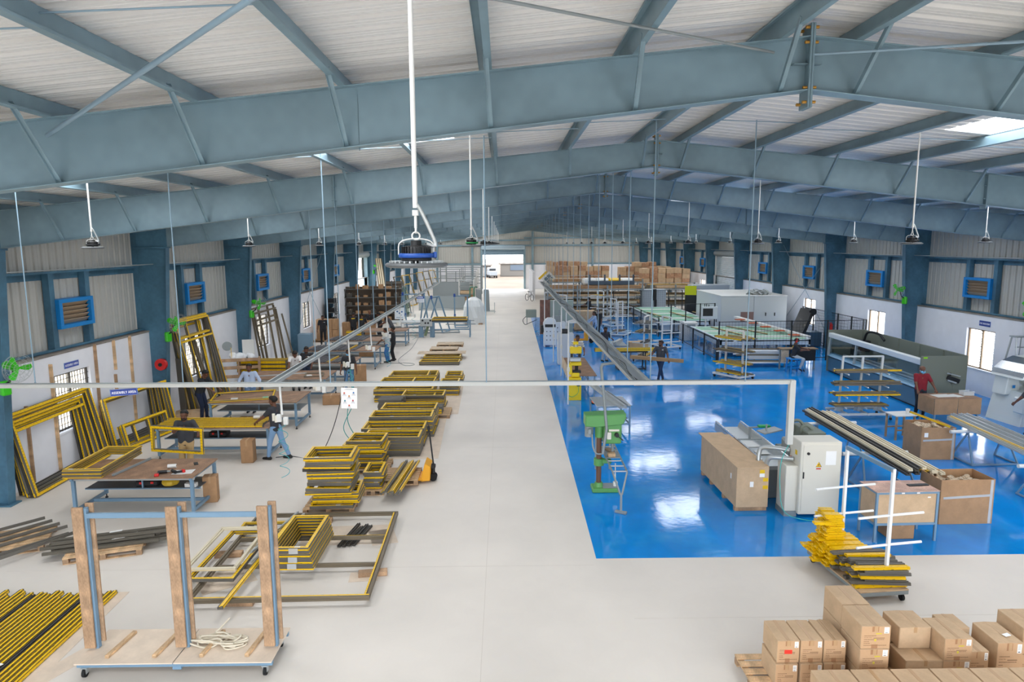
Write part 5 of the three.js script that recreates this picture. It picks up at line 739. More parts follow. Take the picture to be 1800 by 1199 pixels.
{ // packing crate, saw bench with its cabinet
  const c = thing('packing_crate', 'long brown board crate with an overhanging lid and yellow labels', 'crate', [5.32, 0, -15.35], 0.02);
  part('body', [bx(0.7, 0.92, 2.5, [0, 0.56, 0], 0, 0.006)], F.card, c); part('lid', [bx(0.6, 0.02, 2.75, [-0.1, 1.035, 0.02], [0, 0, 0.0], 0.003)], F.card, c);
  for (const z of [1.15, 0.4, -0.5, -1.15]) part('runner', bx(0.7, 0.1, 0.1, [0, 0.051, z], 0, 0.005), F.timber, c);
  const lab = (x, y, col, w = 0.11, hh = 0.08) => part('label', bx(w, hh, 0.002, [x, y, 1.2515], 0, 0.0005), col, c); lab(0.2, 0.9, F.filmPlain); lab(0.2, 0.82, F.label); lab(0.28, 0.72, F.filmPlain); lab(0.28, 0.55, F.filmPlain); lab(-0.02, 0.62, F.label, 0.08, 0.12); part('label', bx(0.002, 0.12, 0.06, [-0.3515, 0.7, 0.9], 0, 0.0005), F.label, c);
  const m = thing('saw_bench', 'aluminium channel saw bench with a tall beige control cabinet', 'machine', [6.2, 0, -15.0]);
  part('bed', [prism([[-0.5, 0.95], [-0.45, 0.97], [-0.4, 0.84], [0.12, 0.84], [0.17, 0.97], [0.24, 0.95], [0.24, 0.75], [-0.5, 0.75]], 3.3).translate(0, 0, -2.95)], M.galv, m);
  for (const x of [-0.47, 0.2]) part('rail', bx(0.05, 0.05, 3.3, [x, 0.985, -1.3], 0, 0.008), M.chrome, m);
  part('fence_plate', [bx(0.5, 0.006, 0.5, [-0.2, 0.85, -1.3], [0, 0.1, 0]), bx(0.3, 0.006, 0.3, [-0.1, 0.86, -0.6])], M.white, m);
  part('stop_arm', [bar([-0.5, 1.02, -1.15], [0.1, 1.02, -1.15], 0.03), bar([-0.2, 1.02, -1.15], [-0.2, 1.32, -1.15], 0.05), bar([-0.24, 1.32, -1.15], [0.1, 1.34, -1.1], 0.03)], M.galvDull, m); part('handle', bx(0.3, 0.06, 0.12, [0.12, 1.36, -1.1], 0, 0.015), mat(0x15924a, 0.5), m);
  for (const z of [-2.7, -1.3, 0]) part('leg', [bx(0.4, 0.74, 0.3, [-0.15, 0.38, z], 0, 0.02)], M.galvDull, m);
  const cab = part('cabinet', [bx(0.86, 1.58, 0.55, [0.42, 0.87, 1.0], 0, 0.015)], M.cream, m); part('cabinet_door', [bx(0.8, 1.45, 0.015, [0.44, 0.88, 1.28], 0, 0.006)], M.cream, cab); part('knob', [rod([0.14, 1.42, 1.27], [0.14, 1.42, 1.31], 0.03, 14)], M.black, cab); part('door_latch', bx(0.025, 0.14, 0.02, [0.06, 0.95, 1.295], 0, 0.004), M.black, cab);
  part('paper', bx(0.22, 0.3, 0.002, [0.62, 1.32, 1.2905], 0, 0.0005), F.label, cab); 
  const warn = canvasTex(64, 64, (k) => { k.fillStyle = '#d9d4c6'; k.fillRect(0, 0, 64, 64); k.fillStyle = '#e8b400'; k.beginPath(); k.moveTo(32, 4); k.lineTo(62, 56); k.lineTo(2, 56); k.fill(); k.strokeStyle = '#222'; k.lineWidth = 3; k.stroke(); k.fillStyle = '#222'; k.beginPath(); k.moveTo(36, 18); k.lineTo(24, 38); k.lineTo(32, 38); k.lineTo(28, 52); k.lineTo(40, 32); k.lineTo(32, 32); k.fill(); }); warn.repeat.set(1, 1);
  part('warning_triangle', flat(new THREE.PlaneGeometry(0.13, 0.13)).translate(0.37, 1.18, 1.2895), new THREE.MeshStandardMaterial({ map: warn, roughness: 0.5 }), cab); part('warning_label', bx(0.1, 0.025, 0.002, [0.37, 1.09, 1.2905], 0, 0.0005), M.red, cab);
  part('side_box', [bx(0.26, 1.0, 0.45, [-0.13, 0.62, 0.95], 0, 0.012)], M.cream, m); part('side_box_plinth', bx(0.27, 0.12, 0.46, [-0.13, 0.06, 0.95]), M.galvDull, m); part('emergency_stop', [rod([-0.06, 1.2, 0.85], [-0.02, 1.2, 0.85], 0.035, 12)], M.red, m); part('yellow_sticker', bx(0.002, 0.1, 0.1, [-0.0115, 1.38, 1.05], 0, 0.0005), F.filmPlain, m);
  part('extraction_hose', [tube([[-0.02, 1.33, 0.75], [-0.3, 1.34, 0.6], [-0.52, 1.3, 0.45], [-0.58, 1.1, 0.45], [-0.58, 0.9, 0.5]], 0.05, 22, 10)], M.galv, m); part('extraction_hose', tube([[-0.02, 1.2, 0.95], [-0.3, 1.2, 0.85], [-0.46, 1.16, 0.75], [-0.5, 0.98, 0.7], [-0.48, 0.85, 0.7]], 0.05, 22, 10), M.galv, m);
  part('motor_housing', [bx(0.42, 0.5, 0.9, [0.62, 1.42, 0.15], 0, 0.02), tube([[0.42, 1.5, -0.1], [0.36, 1.72, -0.1], [0.5, 1.78, -0.05], [0.6, 1.66, 0]], 0.035, 14, 8), tube([[0.44, 1.5, 0.3], [0.4, 1.7, 0.3], [0.52, 1.76, 0.32], [0.64, 1.66, 0.34]], 0.035, 14, 8), bx(0.5, 0.8, 1.5, [0.55, 0.6, -0.1], 0, 0.02)], mat(0x6d7468, 0.55), m);
  part('saw_head', [bx(0.2, 0.3, 0.45, [0.2, 1.25, 0.2], [0.2, 0, 0.1], 0.03), bx(0.5, 0.03, 0.3, [-0.02, 1.45, -0.4], [0, 0.3, 0.1], 0.004), cyl(-0.1, 1.46, 1.6, -0.4, 0.02)], M.galvDull, m);
  part('air_hose', tube([[-0.06, 1.5, 0.8], [-0.3, 1.15, 1.0], [-0.36, 0.6, 1.15], [-0.3, 0.15, 1.3], [0.1, 0.02, 1.42], [0.6, 0.02, 1.5]], 0.009, 40, 5), mat(0x3fb6ad, 0.4), m);
  single('rubber_mat', bx(0.5, 0.012, 0.4, [6.35, 0.009, -12.75], [0, 0.1, 0], 0.003), M.brownFrame, 'small brown mat on the blue floor before the beige cabinet', 'mat');
}
{ // table with boards, cartons, profile trestles
  const t = thing('work_table', 'blue angle steel table with board sides and a pink board top', 'table', [7.77, 0, -12.83], 0.03);
  for (const x of [-0.6, 0.6]) for (const z of [-0.28, 0.28]) part('leg', bar([x, 0, z], [x, 1.0, z], 0.045, 0.045), M.benchBlue, t);
  part('frame', [0.36, 0.99].flatMap((y) => [bar([-0.62, y, 0.28], [0.62, y, 0.28], 0.045, 0.04), bar([-0.62, y, -0.28], [0.62, y, -0.28], 0.045, 0.04), bar([-0.6, y, -0.3], [-0.6, y, 0.3], 0.045, 0.04), bar([0.6, y, -0.3], [0.6, y, 0.3], 0.045, 0.04)]), M.benchBlue, t);
  part('top', bx(1.26, 0.015, 0.62, [0, 1.02, 0], 0, 0.003), mat(0xffffff, 0.6, { map: woodTex([202, 164, 146], [1, 1]) }), t); part('side_board', bx(1.16, 0.58, 0.012, [0, 0.67, 0.27], 0, 0.002), F.card, t); part('side_board', bx(0.012, 0.58, 0.52, [-0.6, 0.67, 0], 0, 0.002), F.card, t); part('side_board', bx(1.16, 0.58, 0.012, [0, 0.67, -0.27], 0, 0.002), F.card, t);
  for (const [x, y] of [[-0.1, 0.99], [0.2, 0.99], [0.42, 0.9]]) part('tape_mark', bx(0.06, 0.025, 0.002, [x, y, 0.302], 0, 0.0005), F.label, t);
  single('hand_saw_case', bx(0.42, 0.02, 0.1, [8.15, 1.038, -12.85], [0, 0.1, 0], 0.004), M.black, 'flat dark case on the corner of the pink topped table', 'case');
  carton('plain brown carton standing under the pink topped table', [7.78, 0.003, -12.85], 0.02, 0.5, 0.34, 0.4, { mat: F.cardDark });
  const openBox = (label, x, z, W, H, Q, turn, fill) => {
    const o = thing('open_carton', label, 'carton', [x, 0.003, z], turn), th = 0.012, m = F.cardDark;
    part('wall', bx(W, H, th, [0, H / 2, Q / 2], 0, 0.003), m, o); part('wall', bx(W, H, th, [0, H / 2, -Q / 2], 0, 0.003), m, o); part('wall', bx(th, H, Q, [W / 2, H / 2, 0], 0, 0.003), m, o); part('wall', bx(th, H, Q, [-W / 2, H / 2, 0], 0, 0.003), m, o); part('bottom', bx(W, 0.01, Q, [0, 0.006, 0]), m, o);
    part('packing_tape', [bx(0.002, H * 0.98, 0.06, [W / 2 - 0.06, H / 2, Q / 2 + 0.0075], [0, Math.PI / 2, 0], 0.0005), bx(W * 0.9, 0.05, 0.002, [0, H * 0.62, Q / 2 + 0.0075], [0, 0, 0.05], 0.0005)], F.wrap, o);
    const q = []; for (let i = 0; i < 46; i++) { const s = flat(new THREE.DodecahedronGeometry(rr(0.05, 0.11), 0)); s.scale(1, 0.5, rr(0.5, 1)); q.push(T(s, [rr(-W / 2 + 0.1, W / 2 - 0.1), H * fill + rr(-0.04, 0.06), rr(-Q / 2 + 0.1, Q / 2 - 0.1)], [rr(-0.6, 0.6), rr(0, 6), rr(-0.6, 0.6)])); }
    const p = single('crumpled_paper', q.map((g) => { g.rotateY(turn); g.translate(x, 0.003, z); return g; }), F.board, 'crumpled brown packing paper filling the ' + label.replace(/ under the .*/, ''), 'packing paper'); p.userData.kind = 'stuff'; return o;
  };
  openBox('large open carton beside the pink topped table', 9.5, -13.68, 1.12, 0.95, 0.68, 0.02, 0.82);
  const b2 = openBox('open carton with a profile stuck in it under the trestle profiles', 11.58, -17.95, 0.9, 0.88, 0.85, -0.03, 0.9); part('paper_label', bx(0.1, 0.12, 0.002, [-0.33, 0.68, 0.4325], 0, 0.0005), F.label, b2);
  profileBar('grey and yellow profile sticking out of the open carton', undefined, [11.25, 1.1, -18.35], [11.75, 0.93, -17.3], 0.07, 0.05);
  const trestle = (label, x, z, W, hh, turn) => { const s = thing('trestle', label, 'trestle', [x, 0, z], turn, 'profile trestles'); for (const e of [-1, 1]) { part('leg', [bar([e * W / 2, hh, 0], [e * (W / 2 + 0.12), 0.02, 0.4], 0.04), bar([e * W / 2, hh, 0], [e * (W / 2 + 0.12), 0.02, -0.4], 0.04)], M.benchBlue, s); part('foot_rail', bar([e * (W / 2 + 0.12), 0.03, -0.42], [e * (W / 2 + 0.12), 0.03, 0.42], 0.04), M.benchBlue, s); } part('foot_rail', bar([-W / 2 - 0.12, 0.03, 0.4], [W / 2 + 0.12, 0.03, 0.4], 0.04), M.benchBlue, s); part('wrapped_arm', [rod([-W / 2 - 0.5, hh + 0.02, 0], [W / 2 + 0.1, hh + 0.02, 0], 0.045, 10)], M.white, s); return s; };
  trestle('blue trestle with a white wrapped arm, near end of the brown profiles', 9.0, -15.6, 1.0, 0.8, 0.05); trestle('blue trestle with a white wrapped arm, far end of the brown profiles', 9.15, -18.3, 1.0, 0.8, 0.05);
  const g1 = 'profiles on the first pair of trestles'; for (let i = 0; i < 13; i++) { const k = i < 8 ? i : i - 8, y = 0.88 + (i < 8 ? 0 : 0.07), x0 = 8.55 + k * 0.11 + (i < 8 ? 0 : 0.1), f = i === 3 || i === 4, b = i > 4 && i < 9 || i > 10; profileBar((f ? 'yellow filmed' : b ? 'pale timber coloured' : 'dark grey') + ' profile on the first trestles, ' + ORD[i] + ' from the saw side', g1, [x0 + rr(-0.02, 0.02), y, -13.95 + rr(-0.15, 0.15)], [x0 + 0.12, y, -19.25 + rr(-0.25, 0.25)], 0.1, 0.065, f, b ? F.cream : F.dark); }
  trestle('blue trestle with a white wrapped arm, far end of the silver profiles', 12.75, -17.4, 1.0, 0.8, 0.05); trestle('blue trestle with a white wrapped arm, near end of the silver profiles', 12.45, -14.6, 1.0, 0.8, 0.05);
  const g2 = 'profiles on the second pair of trestles'; for (let i = 0; i < 9; i++) { const x0 = 12.3 + i * 0.11; profileBar((i === 1 ? 'yellow filmed' : 'silver') + ' profile on the second trestles, ' + ORD[i] + ' from the aisle', g2, [x0 - 0.35, 0.88 + (i % 2) * 0.02, -14.0], [x0 + 0.05, 0.88 + (i % 2) * 0.02, -18.6 + rr(-0.3, 0.3)], 0.1, 0.065, i === 1, M.galv, 'aluminium profile'); }
  // cutting table of the man in red
  const ct = thing('packing_table', 'table wrapped in brown cardboard with papers on top where the man in red works', 'table', [14.35, 0, -21.35], 0.02); for (const x of [-0.7, 0.7]) for (const z of [-0.35, 0.35]) part('leg', bar([x, 0, z], [x, 0.74, z], 0.05), M.benchBlue, ct); part('top', bx(1.55, 0.02, 0.8, [0, 0.86, 0], 0, 0.004), F.ply, ct); part('cardboard_skirt', [bx(0.75, 0.5, 0.012, [-0.38, 0.6, 0.4], 0, 0.002), bx(0.75, 0.5, 0.012, [0.385, 0.6, 0.4], [0, 0, 0.004], 0.002), bx(0.012, 0.5, 0.8, [-0.775, 0.6, 0], 0, 0.002)], F.cardDark, ct);
  const dr = thing('drawing_sheet', 'white drawing sheets spread in front of the man in red', 'paper', [14.1, 0.872, -21.35], 0.1); part('page', bx(0.6, 0.003, 0.4, [0, 0.002, 0], 0, 0.001), M.white, dr); part('page', bx(0.3, 0.003, 0.4, [0.42, 0.004, 0.05], [0, 0.2, 0], 0.001), M.white, dr);
  const tub = thing('plastic_tub', 'clear plastic tub on the cardboard wrapped table', 'tub', [14.95, 0.872, -21.45], 0); part('tub', [bx(0.34, 0.012, 0.24, [0, 0.01, 0]), bx(0.34, 0.12, 0.008, [0, 0.06, 0.12]), bx(0.34, 0.12, 0.008, [0, 0.06, -0.12]), bx(0.008, 0.12, 0.24, [0.17, 0.06, 0]), bx(0.008, 0.12, 0.24, [-0.17, 0.06, 0])], F.wrap, tub); part('rim', [bx(0.37, 0.012, 0.015, [0, 0.125, 0.125]), bx(0.37, 0.012, 0.015, [0, 0.125, -0.125])], F.wrap, tub);
  const st = thing('stool', 'wooden stool with a white top and cup beside the open carton', 'stool', [11.75, 0, -19.6], 0.1); for (const x of [-0.28, 0.28]) for (const z of [-0.22, 0.22]) part('leg', bar([x, 0, z], [x, 0.72, z], 0.05), F.timber, st); part('seat', bx(0.66, 0.03, 0.55, [0, 0.735, 0], 0, 0.004), M.white, st); part('rail', [bar([-0.28, 0.3, 0.22], [0.28, 0.3, 0.22], 0.04), bar([-0.28, 0.3, -0.22], [0.28, 0.3, -0.22], 0.04)], F.timber, st);
  single('paper_cup', lathe([[0, 0], [0.045, 0], [0.06, 0.15], [0.055, 0.15], [0.042, 0.008], [0, 0.008]], 14).translate(11.92, 0.752, -19.55), M.white, 'white cup standing on the wooden stool', 'cup');
}
{ // cantilever rack with profiles
  const r = thing('cantilever_rack', 'white wrapped cantilever rack with three posts and four levels of arms', 'rack', [11.75, 0, -22.1], 0);
  const wm = mat(0xc9ccca, 0.45);
  part('base_rail', [bar([-0.85, 0.2, 0.45], [1.0, 0.2, 0.45], 0.07, 0.06), bar([-0.85, 0.2, -0.4], [1.0, 0.2, -0.4], 0.07, 0.06)], wm, r);
  for (const x of [-0.62, 0.04, 0.7]) { part('cross_foot', bar([x + 0.1, 0.2, -0.45], [x + 0.1, 0.2, 0.5], 0.07, 0.06), wm, r); part('post', [bar([x, 0.2, 0], [x + 0.06, 2.05, 0], 0.06, 0.06), prism([[-0.16, 0], [0.16, 0], [0.03, 0.3], [-0.03, 0.3]], 0.02).translate(x + 0.01, 0.22, -0.01)], wm, r); for (const y of [0.42, 0.78, 1.12, 1.55]) part('arm', rod([x + 0.03, y, -0.5], [x + 0.03, y - 0.02, 0.5], 0.022, 8), M.white, r); }
  part('top_rail', bar([-0.58, 2.05, 0], [0.78, 2.05, 0], 0.05, 0.05), wm, r); for (const x of [-0.75, 0.9]) for (const z of [-0.4, 0.45]) { const k = part('caster', bx(0.06, 0.09, 0.06, [x, 0.13, z], 0, 0.01), M.galvDull, r); part('wheel', rod([x - 0.02, 0.05, z], [x + 0.02, 0.05, z], 0.05, 12), M.rubber, k); }
  [[0.42, 5], [0.78, 6], [1.12, 8], [1.55, 5]].forEach(([y, n], l) => { for (let i = 0; i < n; i++) { const row = i < 5 ? 0 : 1, k = i % 5, yl = (i + l) % 4 === 1; profileBar((yl ? 'yellow' : 'dark') + ' profile on the ' + ['lowest', 'second', 'third', 'top'][l] + ' level of the cantilever rack, ' + ORD[i], 'profiles on the cantilever rack', [10.85 + rr(-0.08, 0.08), y + 0.025 + row * 0.07, -21.72 - k * 0.1 - 0.02], [12.6 + rr(-0.15, 0.5) * (l > 0 ? 1 : 0), y + 0.025 + row * 0.07, -21.72 - k * 0.1 - 0.02], 0.085, 0.06, yl, F.brown); } });
}
{ // enclosed profile machining centre
  const m = thing('machining_centre', 'long grey enclosed machining centre with a clear front screen', 'machine', [15.2, 0, -26.4], -0.03), g = mat(0x75796c, 0.5), z0 = 3.35, z1 = -3.9;
  part('end_panel', [bx(1.6, 1.86, 0.06, [0.08, 0.95, z0], 0, 0.01)], g, m); part('end_panel', [bx(1.6, 1.86, 0.06, [0.08, 0.95, z1], 0, 0.01)], g, m);
  part('back_panel', [box(0.8, 0.86, 0.05, 1.9, z1, z0), ...[-2.4, -0.9, 0.6, 2.1].map((z) => box(0.76, 0.8, 0.05, 1.9, z, z + 0.05))], g, m);
  part('base', [box(-0.66, 0.8, 0.06, 0.66, z1, z0, 0.01)], mat(0x4d6f80, 0.35), m); part('plinth', box(-0.6, 0.75, 0, 0.08, z1 + 0.05, z0 - 0.05), M.black, m);
  part('ledge', [bar([-0.72, 0.72, (z0 + z1) / 2], [-0.5, 0.86, (z0 + z1) / 2], 0.03, z0 - z1, 0.006)], mat(0x7fa9c4, 0.4), m);
  part('top_beam', [box(-0.7, -0.5, 1.55, 1.76, z1, z0, 0.02)], mat(0xd9dcda, 0.4), m); for (const z of [-1.4, -3.8]) part('screen_post', [bar([-0.7, 0.75, z], [-0.62, 1.6, z], 0.1, 0.06)], M.galv, m);
  part('front_screen', box(-0.66, -0.655, 0.86, 1.55, z1, z0, 0.001), mat(0xdfe8ea, 0.06, { transmission: 1, thickness: 0, ior: 1.45 }), m);
  part('work_rail', [box(-0.1, 0.0, 0.66, 0.8, z1 + 0.2, z0 - 0.2, 0.01), box(0.25, 0.35, 0.66, 0.8, z1 + 0.2, z0 - 0.2, 0.01), box(0.1, 0.2, 0.66, 0.72, z1 + 0.2, z0 - 0.2)], M.galv, m);
  const sp = part('spindle_head', [bx(0.6, 0.5, 0.5, [0.3, 1.3, -2.9], 0, 0.04), bx(0.3, 0.3, 0.3, [0.05, 1.05, -2.9], 0, 0.03), tube([[0.3, 1.55, -2.7], [0.3, 1.95, -2.4], [0.5, 1.95, -1.9], [0.6, 1.7, -1.6]], 0.05, 20, 8)], M.black, m);
  part('bracket', [bar([0.2, 1.15, z0 + 0.06], [0.62, 1.0, z0 + 0.06], 0.14, 0.06), bar([0.3, 1.3, z0 + 0.06], [0.3, 1.2, z0 + 0.06], 0.04, 0.04)], M.black, m); part('bracket_rail', [bar([0.15, 1.3, z0 + 0.1], [0.62, 1.18, z0 + 0.1], 0.04, 0.04), bar([0.2, 1.05, z0 + 0.1], [0.5, 0.95, z0 + 0.1], 0.05, 0.03)], M.galv, m); part('hatch', bx(0.4, 0.4, 0.012, [0.62, 0.9, z0 + 0.035], 0, 0.004), g, m); part('green_label', bx(0.14, 0.06, 0.004, [-0.58, 1.82, z0 + 0.035], 0, 0.001), mat(0x8fd414, 0.5), m); part('base_cover', bx(0.5, 0.4, 0.9, [1.15, 0.22, 2.9], 0, 0.01), mat(0x3b5a68, 0.5), m);
  single('fire_extinguisher', [cyl(17.9, 0.9, 1.35, -36.9, 0.09, 0.085, 14), cyl(17.9, 1.34, 1.42, -36.9, 0.05, 0.03, 10), rod([17.9, 1.42, -36.9], [17.76, 1.42, -36.9], 0.015, 6)], M.red, 'red fire extinguisher on the white wall by the third blue column', 'fire extinguisher');
  // round hooded machine
  const b = thing('mitre_saw_machine', 'white round hooded cutting machine with hazard stripes at the picture edge', 'machine', [16.85, 0, -21.4], 0.1), wm = mat(0xd8dcd8, 0.4);
  part('base', [prism([[-0.75, 0], [1.2, 0], [1.2, 0.9], [0.6, 1.0], [-0.5, 1.0], [-0.62, 0.6]], 1.3, 0.03).translate(0, 0, -0.65)], wm, b);
  part('hood', [prism([[-0.72, 1.5], [-0.66, 1.62], [-0.4, 1.85], [-0.05, 2.0], [0.35, 2.05], [0.8, 2.0], [1.2, 1.9], [1.2, 1.1], [0.7, 1.0], [0.45, 1.05], [0.2, 1.2], [0.05, 1.45], [-0.1, 1.5]], 1.2, 0.03).translate(0, 0, -0.6)], wm, b);
  part('hood_cover', [prism([[-0.74, 1.56], [-0.68, 1.7], [-0.4, 1.92], [-0.02, 2.06], [0.0, 2.04], [-0.38, 1.88], [-0.64, 1.66], [-0.7, 1.54]], 1.24, 0).translate(0, 0, -0.62)], M.chrome, b); part('column', [prism([[-0.7, 0.9], [-0.2, 0.9], [-0.3, 1.5], [-0.62, 1.5]], 0.5, 0.02).translate(0, 0, -0.55)], wm, b);
  for (let i = 0; i < 7; i++) part('hazard_stripe', bx(0.05, 0.07, 0.004, [-0.66 + i * 0.075, 1.55, 0.64], [0, 0, 0.4], 0.001), i % 2 ? M.black : M.orange, b);
  part('blade_housing', [rod([0.62, 1.35, 0.5], [0.62, 1.35, 0.66], 0.36, 24)], M.galvDull, b); part('label', bx(0.1, 0.1, 0.004, [-0.45, 1.15, 0.0], 0, 0.001), M.ventBlue, b);
  part('control_desk', [bx(0.8, 0.04, 0.5, [-0.3, 0.95, 1.1], [0.25, 0.2, 0], 0.01), bx(0.4, 0.5, 0.4, [-0.75, 0.72, 0.75], 0, 0.03)], wm, b); part('cable_bundle', [tube([[-0.8, 1.0, 0.8], [-0.6, 1.15, 0.9], [-0.4, 1.05, 0.95], [-0.55, 0.95, 1.0], [-0.7, 1.08, 0.95]], 0.03, 24, 6)], M.black, b); part('clamp_cylinder', [cyl(0.05, 1.0, 1.3, 0.75, 0.07, 0.07, 12), cyl(0.05, 1.3, 1.33, 0.75, 0.1, 0.1, 12)], M.galvDull, b); part('foot_box', bx(0.5, 0.35, 0.4, [-0.3, 0.4, 1.2], 0, 0.02), M.galv, b);
  const l = thing('step_ladder', 'aluminium step ladder standing behind the round hooded machine', 'ladder', [17.55, 0, -22.85], 0); for (const s of [-1, 1]) { part('rail', bar([s * 0.16, 2.55, 0.1], [s * 0.38, 0.02, 0.62], 0.06, 0.03), M.galv, l); part('rear_rail', bar([s * 0.16, 2.55, -0.1], [s * 0.36, 0.02, -0.5], 0.05, 0.03), M.galv, l); } for (let i = 1; i < 9; i++) { const k = i / 9; part('tread', bx(0.34 + 0.42 * (1 - k), 0.025, 0.09, [0, 2.5 * k, 0.62 - 0.52 * k], 0, 0.004), M.galv, l); } part('top_cap', bx(0.46, 0.04, 0.3, [0, 2.57, 0], 0, 0.008), M.galv, l);
}
{ // column drill, roller stand, small table, presses
  const d = thing('column_drill', 'green column drill standing on the blue floor with a cable conduit above', 'drill press', [2.33, 0.003, -15.5], 0), g = mat(0x5c9a55, 0.4);
  part('base', [bx(0.62, 0.1, 0.42, [0.02, 0.05, 0], 0, 0.02), cyl(-0.12, 0.1, 0.2, 0, 0.11, 0.09, 16)], g, d); part('base_plate', bx(0.36, 0.012, 0.34, [0.14, 0.106, 0], 0, 0.003), M.galvDull, d); part('column', cyl(-0.12, 0.1, 1.45, 0, 0.06, 0.06, 18), M.rust, d); part('table_collar', [cyl(-0.12, 0.62, 0.78, 0, 0.12, 0.12, 16), bx(0.24, 0.1, 0.14, [0.05, 0.72, 0.02], 0, 0.02)], g, d);
  part('head', [prism([[-0.45, 1.62], [-0.45, 1.84], [0.45, 1.87], [0.45, 1.8], [0.4, 1.68], [0.36, 1.66], [-0.2, 1.6]], 0.4, 0.02).translate(0, 0, -0.2), bx(0.42, 0.5, 0.34, [0.17, 1.42, 0], 0, 0.03), cyl(-0.12, 1.3, 1.6, 0, 0.1, 0.1, 16)], g, d);
  part('motor', [cyl(-0.36, 1.32, 1.6, 0, 0.1, 0.1, 18), bx(0.08, 0.14, 0.06, [-0.36, 1.46, 0.11], 0, 0.01)], M.galvDull, d); part('name_plate', bx(0.24, 0.05, 0.004, [0.2, 1.5, 0.175], 0, 0.001), M.cream, d); part('switch_box', bx(0.1, 0.17, 0.06, [0.08, 1.38, 0.2], 0, 0.01), M.cream, d); part('feed_handle', [rod([0.26, 1.4, 0.17], [0.26, 1.4, 0.26], 0.05, 12), rod([0.26, 1.4, 0.24], [0.4, 1.28, 0.26], 0.012, 6)], M.black, d); part('spindle', [cyl(0.2, 0.95, 1.18, 0, 0.03, 0.04, 12)], M.galvDull, d);
  part('pedal_box', [bar([0.22, 0.3, 0.35], [0.22, 0.75, 0.3], 0.02), bx(0.1, 0.1, 0.08, [0.22, 0.28, 0.35])], M.cream, d);
  const top = D(1057, 652, -15.3), jn = D(1108, 646, -15.3); 
  part('conduit', pipe([[2.62 - 2.33, 3.1, 0.2], [top.x - 2.33 + 0.03, 3.06, 0.2], [top.x - 2.33, 2.98, 0.2], [0.02, 1.55, 0.22], [-0.06, 0.95, 0.2]], 0.035, 10), M.galvDull, d); part('hose', tube([[-0.3, 1.4, 0.1], [-0.28, 1.1, 0.15], [-0.2, 0.95, 0.18], [-0.06, 0.95, 0.2]], 0.02, 20, 6), M.galvDull, d);
  const r = thing('roller_stand', 'grey ladder shaped roller stand reaching out from the column drill', 'roller stand', [2.5, 0.003, -14.5], 0);
  const A = [[-0.14, 0.82, 0.1], [0.18, 0.82, 0.1]], Z = [[-0.16, 0.9, -2.6], [0.2, 0.9, -2.6]]; for (const i of [0, 1]) part('side_rail', bar(A[i], Z[i], 0.04, 0.03), M.galvDull, r); for (let i = 0; i < 8; i++) { const k = i / 8; part('roller', rod([-0.15, 0.825 + 0.08 * k, 0.08 - 2.7 * k], [0.19, 0.825 + 0.08 * k, 0.08 - 2.7 * k], 0.018, 8), M.galv, r); }
  part('fork_leg', [bar([-0.14, 0.82, 0.1], [-0.02, 0.42, 0.42], 0.035), bar([0.18, 0.82, 0.1], [0.02, 0.42, 0.42], 0.035), bar([0, 0.44, 0.42], [0.0, 0.04, 0.42], 0.045)], M.galvDull, r); part('foot', bx(0.26, 0.05, 0.09, [0, 0.026, 0.42], [0, -0.5, 0], 0.008), M.galvDull, r); part('tray', [bx(0.36, 0.02, 0.7, [0.01, 0.86, -1.1])], M.galvDull, r); part('rear_leg', [bar([-0.16, 0.9, -2.5], [-0.16, 0, -2.5], 0.04), bar([0.2, 0.9, -2.5], [0.2, 0, -2.5], 0.04)], M.galvDull, r);
  single('timber_block', bx(0.17, 0.08, 0.12, [2.48, 0.914, -15.35], [0, 0.1, 0], 0.006), F.paleTimber, 'pale timber block on the tray of the roller stand', 'timber block'); single('steel_block', bx(0.12, 0.05, 0.3, [2.5, 0.9, -15.75], [0, 0.3, 0], 0.006), M.brownFrame, 'rusty steel bar on the tray of the roller stand', 'block');
  const w = thing('steel_table', 'grey steel table with an aluminium channel lying across it', 'table', [3.3, 0.003, -20.9], 0.05); for (const x of [-0.5, 0.5]) for (const z of [-0.6, 0.6]) part('leg', bar([x, 0, z], [x, 0.86, z], 0.05), M.benchBlue, w); part('frame', [bar([-0.5, 0.3, 0.6], [0.5, 0.3, 0.6], 0.04), bar([-0.5, 0.3, -0.6], [-0.5, 0.3, 0.6], 0.04), bar([0.5, 0.3, -0.6], [0.5, 0.3, 0.6], 0.04), bar([-0.5, 0.84, 0.6], [0.5, 0.84, 0.6], 0.04)], M.benchBlue, w); part('top', bx(1.06, 0.02, 1.26, [0, 0.875, 0], 0, 0.003), M.galv, w); part('shelf', bx(0.9, 0.02, 1.0, [0, 0.45, 0]), M.black, w);
  profileBar('aluminium channel lying across the grey steel table', undefined, [3.55, 0.89, -19.9], [3.0, 0.89, -23.6], 0.22, 0.1, false, M.galv, 'aluminium channel'); profileBar('narrow aluminium strip beside the channel on the steel table', undefined, [3.72, 0.89, -20.2], [3.4, 0.89, -22.2], 0.06, 0.05, false, M.galvDull, 'aluminium profile');
  const ped = thing('foot_pedal', 'orange foot pedal on the blue floor by the steel table', 'pedal', [3.25, 0.003, -24.3], 0.3); part('base', bx(0.2, 0.03, 0.24, [0, 0.015, 0], 0, 0.008), M.rubber, ped); part('pedal', bx(0.16, 0.03, 0.2, [0, 0.065, 0.01], [0.2, 0, 0], 0.01), mat(0xe0602c, 0.5), ped);
